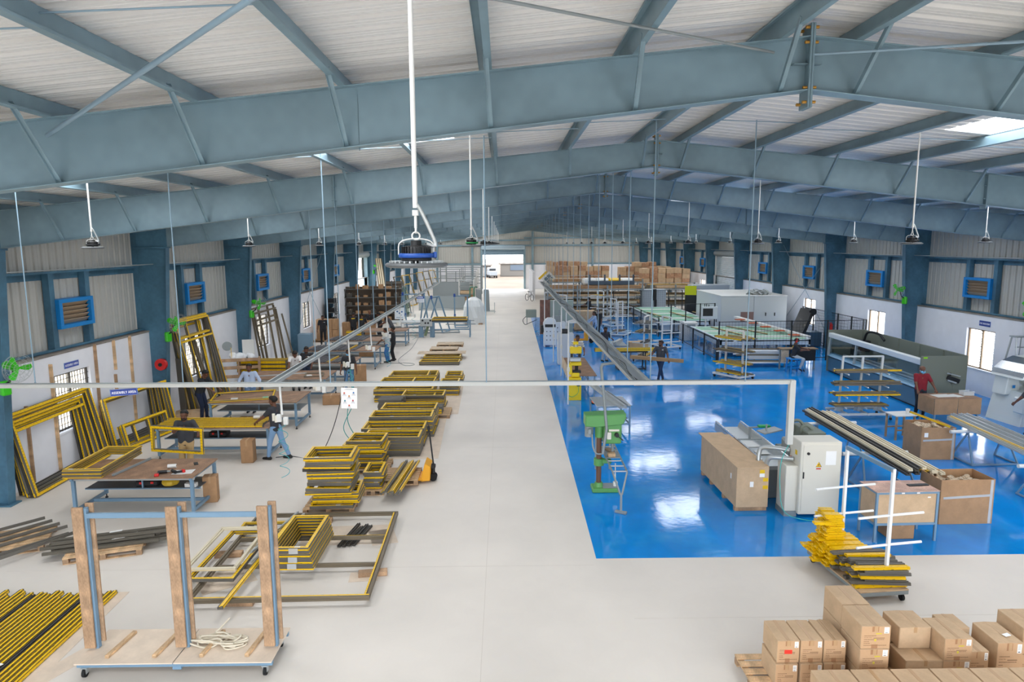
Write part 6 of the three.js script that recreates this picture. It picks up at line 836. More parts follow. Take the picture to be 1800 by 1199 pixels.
  // bench with yellow presses
  const pb = thing('press_bench', 'narrow board topped steel bench carrying two yellow presses', 'work bench', [3.0, 0.003, -27.2], 0); for (const x of [-0.4, 0.4]) for (const z of [-1.9, 0, 1.9]) part('leg', bar([x, 0, z], [x, 0.84, z], 0.05), M.benchBlue, pb); part('top', bx(0.95, 0.03, 4.1, [0, 0.86, 0], 0, 0.004), F.ply, pb); part('rail', [bar([0.4, 0.3, -1.9], [0.4, 0.3, 1.9], 0.04), bar([-0.4, 0.3, -1.9], [-0.4, 0.3, 1.9], 0.04)], M.benchBlue, pb); part('side_board', bx(0.012, 0.5, 4.0, [-0.49, 0.72, 0], 0, 0.002), F.board, pb);
  const yc = thing('press_cabinet', 'tall yellow press cabinet at the end of the press bench', 'machine', [2.62, 0.003, -25.0], 0), ym = mat(0xf0cf12, 0.4); part('cabinet', bx(0.46, 0.84, 0.34, [0, 0.42, 0], 0, 0.01), ym, yc); part('head', [bx(0.3, 0.16, 0.3, [0.02, 0.94, -0.05], 0, 0.02), bx(0.12, 0.4, 0.3, [-0.16, 1.15, -0.1], 0, 0.02), bx(0.4, 0.12, 0.24, [0.05, 1.34, -0.1], 0, 0.02)], ym, yc); part('ram', [cyl(0.08, 1.0, 1.3, -0.1, 0.06, 0.06, 12), bx(0.3, 0.1, 0.24, [0.08, 1.05, -0.08], 0, 0.01)], M.black, yc); part('die_plate', bx(0.42, 0.14, 0.2, [0.02, 1.5, -0.1], 0, 0.02), M.galv, yc); part('control_box', bx(0.12, 0.12, 0.06, [0.12, 0.6, 0.2], 0, 0.01), M.black, yc); part('air_hose', tube([[0.12, 0.56, 0.22], [0.1, 0.3, 0.26], [-0.1, 0.15, 0.24], [-0.26, 0.2, 0.2]], 0.01, 20, 5), mat(0x3aa868, 0.5), yc);
  const yp = thing('toggle_press', 'yellow press standing on the bench in front of the man in stripes', 'machine', [2.9, 0.88, -27.4], 0); part('base', bx(0.44, 0.24, 0.3, [0, 0.12, 0], 0, 0.02), ym, yp); part('frame', [bx(0.08, 0.4, 0.26, [-0.16, 0.42, 0], 0, 0.01), bx(0.08, 0.4, 0.26, [0.16, 0.42, 0], 0, 0.01)], M.black, yp); part('head', bx(0.46, 0.26, 0.32, [0, 0.62, 0], 0, 0.02), ym, yp); part('cylinder', [cyl(0, 0.74, 0.86, 0, 0.1, 0.1, 14)], M.galv, yp); part('cap', bx(0.2, 0.12, 0.2, [0, 0.9, 0], 0, 0.02), ym, yp);
  const gc = thing('grey_cabinet', 'plain grey cabinet with a small meter on top behind the presses', 'cabinet', [2.95, 0.003, -32.6], 0); part('body', bx(0.75, 1.5, 0.7, [0, 0.76, 0], 0, 0.01), mat(0xc3c8cc, 0.45), gc); part('door', bx(0.7, 1.4, 0.012, [0, 0.76, 0.355], 0, 0.004), mat(0xc3c8cc, 0.45), gc); part('meter', bx(0.3, 0.2, 0.25, [-0.05, 1.62, 0.1], 0, 0.03), M.black, gc);
}
// ---------- right side, far half ----------
{
  // white drop posts and conduits under the wide tray
  const posts = [[2.3, -38.6, 2.4], [2.42, -33.2, 2.6], [2.5, -29.6, 2.6], [2.3, -24.2, 2.6], [3.35, -36.5, 2.2]];
  posts.forEach(([x, z, h], i) => { const t = thing('drop_post', 'white cable post between floor and the wide tray, ' + ORD[i] + ' along the machines', 'cable post', [x, 0.003, z], 0, 'cable posts'); part('post', bar([0, 0, 0], [0, 3.05, 0], 0.07, 0.05), M.white, t); part('arm', bar([0, 3.03, 0], [2.62 - x, 3.1, 0], 0.06, 0.05), M.white, t); part('switch', bx(0.1, 0.16, 0.06, [0, 1.3, 0.05], 0, 0.01), M.cream, t); });
  // copy routers by the aisle
  const cr = thing('copy_router', 'grey white machine with a rounded top and rows of knobs at the aisle edge', 'machine', [2.6, 0.003, -38.4], 0), lg = mat(0xd5dade, 0.4);
  part('body', bx(0.72, 1.0, 0.6, [0, 0.6, 0], 0, 0.02), lg, cr); part('hood', [prism([[-0.36, 1.1], [0.36, 1.1], [0.36, 1.3], [0.28, 1.5], [0.12, 1.6], [-0.12, 1.6], [-0.28, 1.5], [-0.36, 1.3]], 0.5, 0.02).translate(0, 0, -0.28)], lg, cr); part('slot', bx(0.6, 0.16, 0.02, [0, 1.2, 0.26], 0, 0.004), M.black, cr); for (let i = 0; i < 9; i++) part('knob', rod([-0.2 + (i % 3) * 0.2, 0.4 + Math.floor(i / 3) * 0.24, 0.3], [-0.2 + (i % 3) * 0.2, 0.4 + Math.floor(i / 3) * 0.24, 0.33], 0.03, 10), M.black, cr); for (const x of [-0.32, 0.32]) part('leg', bx(0.08, 0.14, 0.5, [x, 0.07, 0]), lg, cr); part('side_box', bx(0.16, 0.4, 0.4, [-0.45, 1.0, 0], 0, 0.02), M.black, cr);
  const c2 = thing('copy_router', 'second grey white machine with dark head behind the rounded one', 'machine', [3.25, 0.003, -41.2], 0); part('body', bx(0.9, 1.05, 0.7, [0, 0.56, 0], 0, 0.02), lg, c2); part('head', [bx(0.6, 0.35, 0.4, [-0.05, 1.25, 0], 0, 0.04), cyl(0.1, 1.4, 1.8, 0, 0.03)], M.galvDull, c2); for (let i = 0; i < 6; i++) part('knob', rod([-0.25 + (i % 3) * 0.22, 0.5 + Math.floor(i / 3) * 0.25, 0.35], [-0.25 + (i % 3) * 0.22, 0.5 + Math.floor(i / 3) * 0.25, 0.38], 0.035, 8), M.black, c2);
  const wb = single('board_panel', bx(0.65, 2.2, 0.05, [2.62, 1.12, -43.5], 0, 0.004), mat(0xffffff, 0.5, { map: woodTex([118, 80, 66], [1, 1]) }), 'upright dark brown board beside the grey machines', 'board');
  const gb = thing('switch_cabinet', 'green grey switch cabinet behind the brown board', 'cabinet', [3.75, 0.003, -44.6], 0); part('body', bx(1.5, 2.1, 0.6, [0, 1.06, 0], 0, 0.01), mat(0x9aa69c, 0.5), gb); part('door', bx(0.72, 1.9, 0.012, [-0.37, 1.1, 0.306], 0, 0.004), mat(0x9aa69c, 0.5), gb); part('door', bx(0.72, 1.9, 0.012, [0.37, 1.1, 0.306], 0, 0.004), mat(0x9aa69c, 0.5), gb);
  const g2 = thing('wall_box', 'low grey box with a black cable at the aisle edge of the blue floor', 'box', [1.95, 0, -49.0], 0); part('body', bx(0.75, 0.55, 0.5, [0, 0.8, 0], 0, 0.01), mat(0x8d968c, 0.5), g2); part('stand', [bar([-0.3, 0, 0], [-0.3, 0.55, 0], 0.05), bar([0.3, 0, 0], [0.3, 0.55, 0], 0.05)], M.galvDull, g2); part('cable', tube([[-0.38, 0.6, 0.2], [-0.6, 0.35, 0.3], [-0.45, 0.06, 0.5], [-0.1, 0.2, 0.6], [0.4, 0.4, 0.5]], 0.022, 24, 6), M.black, g2);
  const tl = thing('steel_table', 'white topped bench under the wide tray near the pallet truck', 'table', [4.6, 0.003, -42.0], 0); part('top', bx(1.4, 0.05, 0.8, [0, 0.95, 0]), M.white, tl); for (const x of [-0.6, 0.6]) part('leg', bar([x, 0, 0], [x, 0.95, 0], 0.06), M.white, tl);
  carton('brown carton stack wrapped in plastic on a pallet near the far racks', [5.4, 0.12, -45.5], 0, 1.3, 1.2, 1.0, { mat: F.card }); pallet('pallet under the plastic wrapped carton', 5.4, -45.5, 0, 1.4, 1.1, 6, 'far pallets').position.y = 0.003; 
  const j = thing('pallet_truck', 'yellow hand pallet truck parked by the board carton further along', 'pallet truck', [5.0, 0.003, -39.6], 0.05), y = M.orange; part('fork', [bx(1.5, 0.06, 0.16, [-1.0, 0.2, 0.2]), bx(1.5, 0.06, 0.16, [-1.0, 0.2, -0.2])], y, j); part('chassis', bx(0.2, 0.5, 0.5, [-0.2, 0.4, 0], 0, 0.03), y, j); part('wheel', rod([0.1, 0.14, -0.05], [0.1, 0.14, 0.1], 0.14, 14), M.rubber, j); part('handle', bar([0.1, 0.3, 0], [0.3, 1.2, 0], 0.04), M.black, j);
  // timber-profile table with yellow bundle
  const wt = thing('trestle_table', 'dark framed table carrying a long yellow profile bundle', 'table', [5.6, 0.003, -31.2], 0.03); part('top_frame', [bar([-0.5, 0.82, 0], [1.0, 0.82, 0], 0.06, 0.4)], M.black, wt); for (const x of [-0.35, 0.9]) part('leg', [bar([x, 0, 0.35], [x, 0.82, 0.15], 0.05), bar([x, 0, -0.35], [x, 0.82, -0.15], 0.05), bar([x, 0.03, -0.35], [x, 0.03, 0.35], 0.05)], M.black, wt); part('foot_rail', bar([-0.35, 0.05, 0.35], [0.9, 0.05, 0.35], 0.05), M.black, wt);
  for (let i = 0; i < 4; i++) profileBar('yellow filmed profile on the dark framed table, ' + ORD[i] + ' from the front', 'profiles on the dark table', [4.15, 0.86 + (i > 1 ? 0.08 : 0), -30.95 - (i % 2) * 0.14], [7.1, 0.86 + (i > 1 ? 0.08 : 0), -31.05 - (i % 2) * 0.14], 0.13, 0.08, true);
  for (let i = 0; i < 3; i++) profileBar('silver offcut on the low cart beside the tray, ' + ORD[i] + ' from the front', 'silver offcuts', [5.5, 0.75 + i * 0.05, -33.5 - i * 0.1], [6.1, 0.72 + i * 0.05, -35.2], 0.2, 0.06, false, M.galv, 'profile offcut'); const lc = thing('low_cart', 'low grey cart with silver offcuts beside the wide tray', 'cart', [5.8, 0.003, -34.4], 0); part('deck', bx(0.7, 0.06, 1.7, [0, 0.7, 0]), M.galvDull, lc); for (const a of [-0.3, 0.3]) for (const b of [-0.75, 0.75]) part('leg', bar([a, 0, b], [a, 0.7, b], 0.05), M.galvDull, lc);
  // cantilever trolleys with profile fans
  const tree = (label, x, z, levels, turn, mats, L = 1.2, base = M.white) => {
    const t = thing('arm_trolley', label, 'trolley', [x, 0.003, z], turn, 'cantilever trolleys on the blue floor');
    part('base', [bar([-0.5, 0.16, -0.7], [-0.5, 0.16, 0.7], 0.07), bar([0.5, 0.16, -0.7], [0.5, 0.16, 0.7], 0.07), bar([-0.5, 0.16, 0.7], [0.5, 0.16, 0.7], 0.07), bar([-0.5, 0.16, -0.7], [0.5, 0.16, -0.7], 0.07)], base, t); for (const a of [-0.45, 0.45]) for (const b of [-0.65, 0.65]) part('wheel', rod([a - 0.02, 0.06, b], [a + 0.02, 0.06, b], 0.06, 10), M.rubber, t);
    for (const b of [-0.45, 0.45]) { part('post', bar([0, 0.16, b], [0, levels[levels.length - 1] + 0.35, b], 0.07), base, t); for (const h of levels) part('arm', bar([-0.6, h, b], [0.6, h, b], 0.045), M.white, t); } part('top_rail', bar([0, levels[levels.length - 1] + 0.35, -0.45], [0, levels[levels.length - 1] + 0.35, 0.45], 0.06), base, t);
    levels.forEach((h, l) => { const [n, kinds] = mats[l] ?? [0, []]; for (let i = 0; i < n; i++) { const k = kinds[i % kinds.length], s = i % 2 ? 1 : -1, off = (0.1 + Math.floor(i / 2) * 0.1) * s, q = new THREE.Vector3(off, 0, 0).applyAxisAngle(V(0, 1, 0), turn), e = new THREE.Vector3(0, 0, L / 2 + rr(-0.1, 0.15)).applyAxisAngle(V(0, 1, 0), turn); profileBar((k === 'y' ? 'yellow' : k === 'b' ? 'brown' : 'grey') + ' profile on ' + label.replace(/ with .*| by .*| near .*| before .*| beside .*| behind .*/, '') + ', ' + ORD[l] + ' level, ' + ORD[i] + ' out', 'profiles on trolleys', [x + q.x - e.x, h + 0.03 + 0.003, z + q.z - e.z], [x + q.x + e.x, h + 0.03 + 0.003, z + q.z + e.z], 0.095, 0.06, k === 'y', k === 'b' ? F.brown : F.grey); } });
    return t;
  };
  tree('black tree trolley with white arms before the conveyors', 9.9, -28.9, [0.2, 0.6, 1.15, 1.7], 0.55, [[5, ['y', 'g']], [8, ['y', 'y', 'b']], [8, ['b', 'g', 'y']], [8, ['y', 'g', 'y']]], 1.5);
  tree('grey fan trolley by the carrying man', 7.1, -33.6, [0.25, 0.9, 1.4, 1.85], -0.5, [[4, ['b', 'y']], [2, ['g']], [8, ['b', 'b', 'y', 'g']], [7, ['g']]], 1.3);
  tree('pale low trolley with dark offcuts near the white lattice', 7.3, -42.6, [0.3, 1.3, 1.8], -0.5, [[5, ['g', 'b']], [0, []], [0, []]], 1.0); tree('pale tall trolley beside the boards', 7.6, -47.2, [0.4, 1.2, 1.6], 0.3, [[4, ['g']], [2, ['g']], [0, []]], 1.0); tree('white trolley behind the man in blue', 7.2, -50.8, [0.3, 1.0, 1.9], 0.4, [[2, ['g']], [2, ['b']], [2, ['y']]], 1.1);
  tree('white ladder trolley beside the mesh fence', 9.0, -37.4, [0.4, 0.9, 1.4], 0.35, [[0, []], [0, []], [0, []]], 1.0);
  carton('flat brown carton lying beside the carrying man', [7.0, 0.45, -35.2], 0.1, 1.1, 0.25, 0.5, { mat: F.card }); const cp = thing('low_table', 'low steel table under the flat brown carton', 'table', [7.0, 0.003, -35.2], 0.1); part('top', bx(1.0, 0.03, 0.5, [0, 0.43, 0]), M.galvDull, cp); for (const a of [-0.4, 0.4]) part('leg', bar([a, 0, 0], [a, 0.42, 0], 0.06), M.galvDull, cp);
  // mesh safety fence
  const fence = (label, a, b, h, n, mesh = true) => {
    const t = thing('safety_fence', label, 'fence', [0, 0.003, 0], 0, 'dark mesh safety fences'); a = V(a[0], 0, a[1]); b = V(b[0], 0, b[1]);
    for (let i = 0; i <= n; i++) { const p = a.clone().lerp(b, i / n); part('post', bar([p.x, 0, p.z], [p.x, h, p.z], 0.06, 0.06), M.black, t); }
    part('rail', [bar([a.x, h - 0.03, a.z], [b.x, h - 0.03, b.z], 0.03), bar([a.x, 0.15, a.z], [b.x, 0.15, b.z], 0.03)], M.black, t);
    if (mesh) { const g = [], L = a.distanceTo(b), m = Math.round(L / 0.16); for (let i = 1; i < m; i++) { const p = a.clone().lerp(b, i / m); g.push(bar([p.x, 0.15, p.z], [p.x, h - 0.03, p.z], 0.007, 0.007, 0.001)); } for (let k = 1; k < 12; k++) { const yy = 0.15 + (h - 0.18) * k / 12; g.push(bar([a.x, yy, a.z], [b.x, yy, b.z], 0.007, 0.007, 0.001)); } part('wire_mesh', g, M.black, t).userData.kind = 'stuff'; }
    return t;
  };
  fence('dark mesh fence along the first conveyor from the aisle side', [10.4, -32.9], [10.35, -41.2], 1.15, 4); fence('tall dark fence across in front of the second conveyor', [10.45, -32.8], [17.7, -33.2], 2.0, 4); fence('dark fence running back beside the wall by the cutter', [17.9, -33.3], [17.9, -40.5], 2.0, 5); fence('dark fence posts before the green conveyor', [10.2, -41.4], [13.0, -41.8], 2.1, 3, false); fence('dark mesh fence along the green conveyor', [9.6, -42], [9.5, -52.5], 1.2, 4); fence('far dark fence before the profile racks', [8.6, -53.4], [17.3, -53.6], 2.1, 8);
  // conveyors
  const conveyor = (label, x0, x1, z0, z1, h, strips, top) => {
    const t = thing('conveyor_table', label, 'conveyor', [0, 0.003, 0], 0), side = mat(0xc9d2d8, 0.4);
    part('side_beam', box(x0, x0 + 0.1, h - 0.35, h, z0, z1), side, t); part('side_beam', box(x1 - 0.1, x1, h - 0.35, h, z0, z1), side, t); part('end_beam', box(x0, x1, h - 0.3, h - 0.02, z0, z0 - 0.08), side, t); part('end_beam', box(x0, x1, h - 0.3, h - 0.02, z1, z1 + 0.08), side, t); part('bed', box(x0, x1, h - 0.12, h - 0.06, z0, z1), top, t);
    const n = strips; for (let i = 0; i < n; i++) { const z = z0 - 0.12 - (i + 0.5) * (z0 - z1 - 0.24) / n; part('belt_strip', box(x0 + 0.12, x1 - 0.12, h - 0.06, h - 0.015 + (i % 3 === 0 ? 0.01 : 0), z + 0.16, z - 0.16), i % 3 === 1 ? M.white : top, t); }
    for (let i = 0; i < 5; i++) { const z = z0 + (z1 - z0) * (i + 0.2) / 4.5; for (const x of [x0 + 0.1, (x0 + x1) / 2, x1 - 0.1]) part('leg', bar([x, 0, z], [x, h - 0.3, z], 0.08), side, t); } part('drive_box', [box(x0 + 0.3, x0 + 1.3, 0.25, 0.65, z0 - 0.1, z0 - 0.6, 0.01)], mat(0xaab2b8, 0.5), t); return t;
  };
  const mint = mat(0xa9cdb8, 0.4), conv1 = conveyor('white and mint conveyor table in front of the large grey cabin', 10.9, 15.5, -34.0, -39.6, 0.95, 7, mint);
  const ram = thing('orange_ramp', 'sloping white beam with orange steps on the mint conveyor', 'conveyor rail', [0, 0, 0], 0); part('beam', bar([13.8, 1.4, -40.3], [15.6, 0.98, -34.5], 0.1, 0.3), M.white, ram); for (let i = 0; i < 5; i++) part('step', bx(0.5, 0.05, 0.3, [13.7 + i * 0.33, 1.36 - i * 0.08, -39.3 + i * 1.1], [0, 0.2, 0], 0.004), mat(0xc9603a, 0.5), ram);
  for (const [i, a] of [[0, [12.6, -34.3, 11.9, -38.8]], [1, [13.9, -35.6, 12.9, -39.2]]]) profileBar(['brown yellow profile lying across the mint conveyor', 'second brown yellow profile across the mint conveyor'][i], undefined, [a[0], 0.965, a[1]], [a[2], 0.965, a[3]], 0.08, 0.05, true, F.brown);
  conveyor('green roller conveyor table behind the dark fence posts', 9.7, 13.0, -42.6, -52.0, 0.95, 9, mat(0x8fbfa6, 0.4)); for (let i = 0; i < 3; i++) profileBar('yellow strip lying on the green roller conveyor, ' + ORD[i] + ' from the aisle', 'strips on the green conveyor', [10.5 + i * 1.6, 0.97, -43.4], [10.0 + i * 1.6, 0.97, -47.5], 0.1, 0.05);
  // grey cabin
  const cb = thing('machine_cabin', 'large plain grey machine cabin with a white roof', 'machine cabin', [0, 0.003, 0], 0), cm = mat(0xbfc2bf, 0.5); const cx0 = 13.2, cx1 = 17.2, cz0 = -41.2, cz1 = -46.6, ch = 2.55;
  part('front_panel', box(cx0, cx0 + 1.98, 0.05, ch, cz0, cz0 - 0.06, 0.006), cm, cb); part('front_panel', box(cx0 + 2.0, cx1, 0.05, ch, cz0, cz0 - 0.06, 0.006), cm, cb); part('side_panel', box(cx0, cx0 + 0.06, 0.05, ch, cz0 - 0.06, cz1, 0.006), mat(0xd0d4d8, 0.45), cb); part('side_panel', box(cx1 - 0.06, cx1, 0.05, ch, cz0 - 0.06, cz1, 0.006), cm, cb); part('back_panel', box(cx0, cx1, 0.05, ch, cz1 + 0.06, cz1, 0.006), cm, cb); part('roof_panel', box(cx0 - 0.02, cx1 + 0.02, ch, ch + 0.05, cz0 + 0.02, cz1, 0.01), M.white, cb); part('opening', box(cx0 + 1.2, cx0 + 2.0, 1.0, 1.6, cz0 + 0.004, cz0 - 0.01, 0.002), mat(0x8a6a60, 0.6), cb); for (const [z, h] of [[-42, 1.4], [-42.5, 1.5], [-43.6, 1.5], [-44.1, 1.5], [-44.5, 1.45]]) part('handle_slot', box(cx0 - 0.02, cx0 + 0.01, h - 0.5, h + 0.35, z, z - 0.14, 0.01), M.black, cb); for (const x of [2.7, 3.25]) part('latch', box(cx0 + x, cx0 + x + 0.06, 1.35, 1.55, cz0 + 0.02, cz0, 0.004), M.black, cb);
  { const q = []; for (let i = 0; i < 14; i++) q.push(tube([[15.6 + rr(-0.6, 0.6), 2.64, -42 + rr(-0.7, 0.7)], [15.6 + rr(-0.6, 0.6), 2.75 + rr(0, 0.2), -42 + rr(-0.5, 0.5)], [15.9 + rr(-0.6, 0.6), 2.66, -42 + rr(-0.6, 0.6)]], 0.05, 10, 5)); single('scrap_heap', q, M.galv, 'heap of bent metal scrap lying on the cabin roof', 'scrap').userData.kind = 'stuff'; }
  const chip = thing('chip_conveyor', 'dark sloping chip conveyor with blue grey bins beside the cabin', 'machine', [17.25, 0.003, -37.6], 0); part('belt_housing', [bar([-1.6, 0.4, 1.2], [-0.2, 2.0, -0.4], 0.35, 0.7, 0.02)], M.black, chip); part('motor', [rod([-0.1, 1.95, -0.7], [-0.1, 1.95, 0.1], 0.2, 12)], M.black, chip); part('bin', bx(0.9, 0.9, 0.9, [-0.9, 0.46, -0.4], 0, 0.02), mat(0x3f5b70, 0.5), chip); part('bin', bx(0.7, 0.8, 0.8, [0.1, 0.41, -0.3], 0, 0.02), mat(0x3f5b70, 0.5), chip);
  const gr = thing('switch_cabinet', 'grey machine cabinet with a black operating arm in front of the far racks', 'cabinet', [12.2, 0.003, -56.0], 0); part('body', bx(2.1, 2.0, 0.8, [0, 1.01, 0], 0, 0.01), mat(0xa9b2ba, 0.5), gr); part('arm', [bx(0.3, 0.9, 0.1, [0.1, 1.6, 0.45], 0, 0.02), bx(0.2, 1.0, 0.1, [0.18, 0.7, 0.45], 0, 0.02)], M.black, gr);
  single('guard_sheet', bx(1.4, 2.0, 0.03, [13.9, 1.01, -49.5], [0, -0.4, 0], 0.004), M.black, 'dark perforated guard sheet behind the green conveyor', 'guard'); const yb = thing('notice_board', 'bright yellow notice panel on the far safety fence', 'board', [14.6, 1.9, -53.2], 0); part('panel', bx(0.9, 1.1, 0.03, [0, 0, 0], 0, 0.004), mat(0xe2e30f, 0.5), yb); part('bracket', bar([0, 0.5, -0.05], [0, -1.9, -0.05], 0.06), M.black, yb);
  const wc = thing('machining_centre', 'tall white machine with red emblem behind the yellow panel', 'machine', [17.0, 0.003, -55.6], 0); part('body', bx(3.0, 2.4, 1.6, [-0.3, 1.21, 0], 0, 0.02), mat(0xc3c9cf, 0.4), wc); part('emblem', bx(0.35, 0.35, 0.02, [-1.4, 1.9, 0.81], 0, 0.01), M.red, wc); part('window', bx(1.0, 0.8, 0.02, [0.2, 1.5, 0.81], 0, 0.01), mat(0x5c6a70, 0.2), wc); part('robot_arm', [bar([-0.6, 1.0, 1.2], [-0.3, 1.7, 1.1], 0.16, 0.16), bar([-0.3, 1.7, 1.1], [0.2, 1.4, 1.3], 0.12, 0.12)], M.black, wc);
  const mon = thing('control_terminal', 'control terminal with a black screen beside the cabin', 'terminal', [12.1, 0.003, -40.6], 0); part('stand', bar([0, 0, 0], [0, 1.5, 0], 0.08), M.white, mon); part('housing', bx(0.95, 0.75, 0.12, [0.2, 1.62, 0], 0, 0.02), mat(0xc9ced2, 0.4), mon); part('screen', bx(0.6, 0.46, 0.01, [0.1, 1.66, 0.065], 0, 0.004), M.black, mon);
  const wm2 = thing('end_mill', 'small white machine with a printed panel between the two conveyors', 'machine', [11.1, 0.003, -40.4], 0); part('body', bx(0.8, 1.1, 0.6, [0, 0.56, 0], 0, 0.02), M.white, wm2); part('panel', bx(0.5, 0.2, 0.01, [0, 0.9, 0.31], 0, 0.004), M.galvDull, wm2); part('post', bar([-0.6, 0, 0.2], [-0.6, 1.2, 0.2], 0.14), M.white, wm2);
  for (let i = 0; i < 3; i++) profileBar('long brown profile on the low cart by the mint conveyor, ' + ORD[i] + ' up', 'profiles by the seated worker', [10.9, 0.25 + i * 0.28, -31.6], [13.6, 0.25 + i * 0.28, -31.4], 0.12, 0.07, false, F.brown); const lc2 = thing('low_cart', 'white low cart carrying brown profiles near the seated worker', 'cart', [12.2, 0.003, -31.5], 0); part('deck', bx(2.2, 0.05, 0.5, [0, 0.22, 0]), M.white, lc2); part('box', bx(1.4, 0.4, 0.45, [0.1, 0.52 - 0.02, -0.5]), mat(0xcfd6df, 0.5), lc2); for (const a of [-0.9, 0.9]) part('upright', bar([a, 0, 0.2], [a, 0.9, 0.2], 0.05), M.galvDull, lc2);
  // seated worker's stool and desk
  const st = thing('stool', 'blue steel stool under the seated worker in black', 'stool', [13.0, 0.003, -30.0], 0.1); for (const a of [-0.24, 0.24]) for (const b of [-0.2, 0.2]) part('leg', bar([a * 1.1, 0, b * 1.1], [a, 0.62, b], 0.06), M.ventBlue, st); part('seat', bx(0.6, 0.05, 0.5, [0, 0.63, 0], 0, 0.01), M.ventBlue, st); part('rail', [bar([-0.26, 0.25, 0.22], [0.26, 0.25, 0.22], 0.04), bar([-0.26, 0.25, -0.22], [0.26, 0.25, -0.22], 0.04)], M.ventBlue, st);
  const dk = thing('steel_table', 'small steel desk with a dark bin where the seated worker sits', 'table', [13.5, 0.003, -30.9], 0); part('top', bx(1.7, 0.04, 0.5, [0, 0.95, 0]), M.brownFrame, dk); for (const a of [-0.8, 0.8]) part('leg', bar([a, 0, 0], [a, 0.95, 0], 0.06), M.galvDull, dk); part('drawer_box', bx(0.9, 0.5, 0.45, [0.3, 0.66, 0]), M.black, dk); part('side_panel', bx(0.35, 0.6, 0.02, [-0.65, 0.64, 0.2]), F.board, dk);
}
{ // far profile racks, cartons on them
  const rackT = (label, x0, x1, z, levels, h, posts) => { const t = thing('profile_rack', label, 'rack', [0, 0, 0], 0, 'far profile racks'); for (const x of posts) { part('post', bar([x, 0, z], [x, h, z], 0.12, 0.12), M.galvDull, t); part('post', bar([x, 0, z - 2.2], [x, h, z - 2.2], 0.12, 0.12), M.galvDull, t); } for (const y of levels) part('beam', [bar([x0, y, z + 0.04], [x1, y, z + 0.04], 0.08, 0.06), bar([x0, y, z - 2.2], [x1, y, z - 2.2], 0.08, 0.06)], M.galvDull, t); for (const x of posts) for (const y of levels) part('arm', bar([x, y + 0.02, z + 0.05], [x, y + 0.02, z - 2.3], 0.08, 0.06), M.galvDull, t); return t; };
  const kinds = [F.brown, F.board, F.card, F.paleTimber, F.dark, F.cream, F.film, F.cardDark];
  const fill = (x0, x1, z, levels, where) => levels.forEach((y, l) => { for (let i = 0; i < 6; i++) { const m = kinds[(i * 3 + l * 5) % 8], hh = 0.1 + rnd() * 0.16; single('profile_pack', [bx(x1 - x0 - rr(0, 0.8), hh, 0.3, [(x0 + x1) / 2 + rr(-0.3, 0.3), y + 0.065 + hh / 2, z - 0.28 - i * 0.325], [0, rr(-0.01, 0.01), 0], 0.015), bx(x1 - x0 - 0.9, 0.02, 0.2, [(x0 + x1) / 2, y + 0.07 + hh, z - 0.28 - i * 0.325], 0, 0.006)], m, 'long profile pack in ' + where + ', ' + ORD[l] + ' level up, ' + ORD[i] + ' inward', 'profile pack', 'packs in the far racks'); } });
  rackT('long profile rack nearest the aisle at the far end', 3.4, 11.2, -54.6, [0.3, 0.9, 1.5, 2.1], 2.45, [3.5, 5.9, 8.3, 11.1]); fill(3.4, 11.2, -54.6, [0.3, 0.9, 1.5, 2.1], 'the front far rack');
  rackT('second long profile rack behind the front one', 4.0, 12.2, -59.5, [0.4, 1.1, 1.8, 2.4], 2.7, [4.1, 6.8, 9.5, 12.1]); fill(4.0, 12.2, -59.5, [0.4, 1.1, 1.8, 2.4], 'the second far rack');
  rackT('profile rack behind the far safety fence', 12.4, 16.9, -57.9, [0.5, 1.2, 1.9], 2.3, [12.5, 14.6, 16.8]); fill(12.5, 16.9, -57.9, [0.5, 1.2, 1.9], 'the rack behind the fence');
  const ste = thing('stillage', 'dark blue steel stillage full of white wrapped packs on the rack top', 'stillage', [0, 0, 0], 0); part('frame', [bar([6.8, 2.63, -54.85], [10.5, 2.63, -54.85], 0.3, 0.1), bar([6.8, 2.63, -56.5], [10.5, 2.63, -56.5], 0.3, 0.1), ...[6.9, 8.1, 9.3, 10.4].map((x) => bar([x, 2.47, -54.85], [x, 3.3, -54.85], 0.12))], mat(0x4a5560, 0.5), ste);
  for (let i = 0; i < 4; i++) single('wrapped_pack', [bx(1.1, 0.5, 1.4, [6.95 + i * 0.98, 2.72, -55.65], [0, 0.05 * i, 0], 0.12)], i === 2 ? F.filmPlain : mat(0xe3e2de, 0.5), (i === 2 ? 'yellow printed' : 'white plastic') + ' wrapped pack in the blue stillage, ' + ORD[i] + ' from the aisle', 'wrapped pack', 'packs in the stillage');
  // carton racks behind
  const cs = mat(0xffffff, 0.8, { map: mottled([178, 136, 104], 0.14, 8, [1, 1]) });
  const block = (x0, x1, z0, z1, y0, rows, where, g) => { const k = Math.round((x1 - x0) / 0.75); for (let i = 0; i < k; i++) { let yy = y0; for (let r = 0; r < rows; r++) { const hh = rr(0.42, 0.5), w = 0.7; if (r === rows - 1 && rnd() < 0.2) continue; const t = carton('carton ' + where + ', ' + ORD[r] + ' row, ' + ORD[i] + ' across', [x0 + 0.38 + i * 0.75 + rr(-0.02, 0.02), yy, (z0 + z1) / 2 + rr(-0.06, 0.06)], rr(-0.03, 0.03), w, hh, Math.abs(z1 - z0), { mat: rnd() < 0.5 ? cs : F.card, group: g, lift: 0.008, tape: F.board }); yy += hh + 0.008; } } };
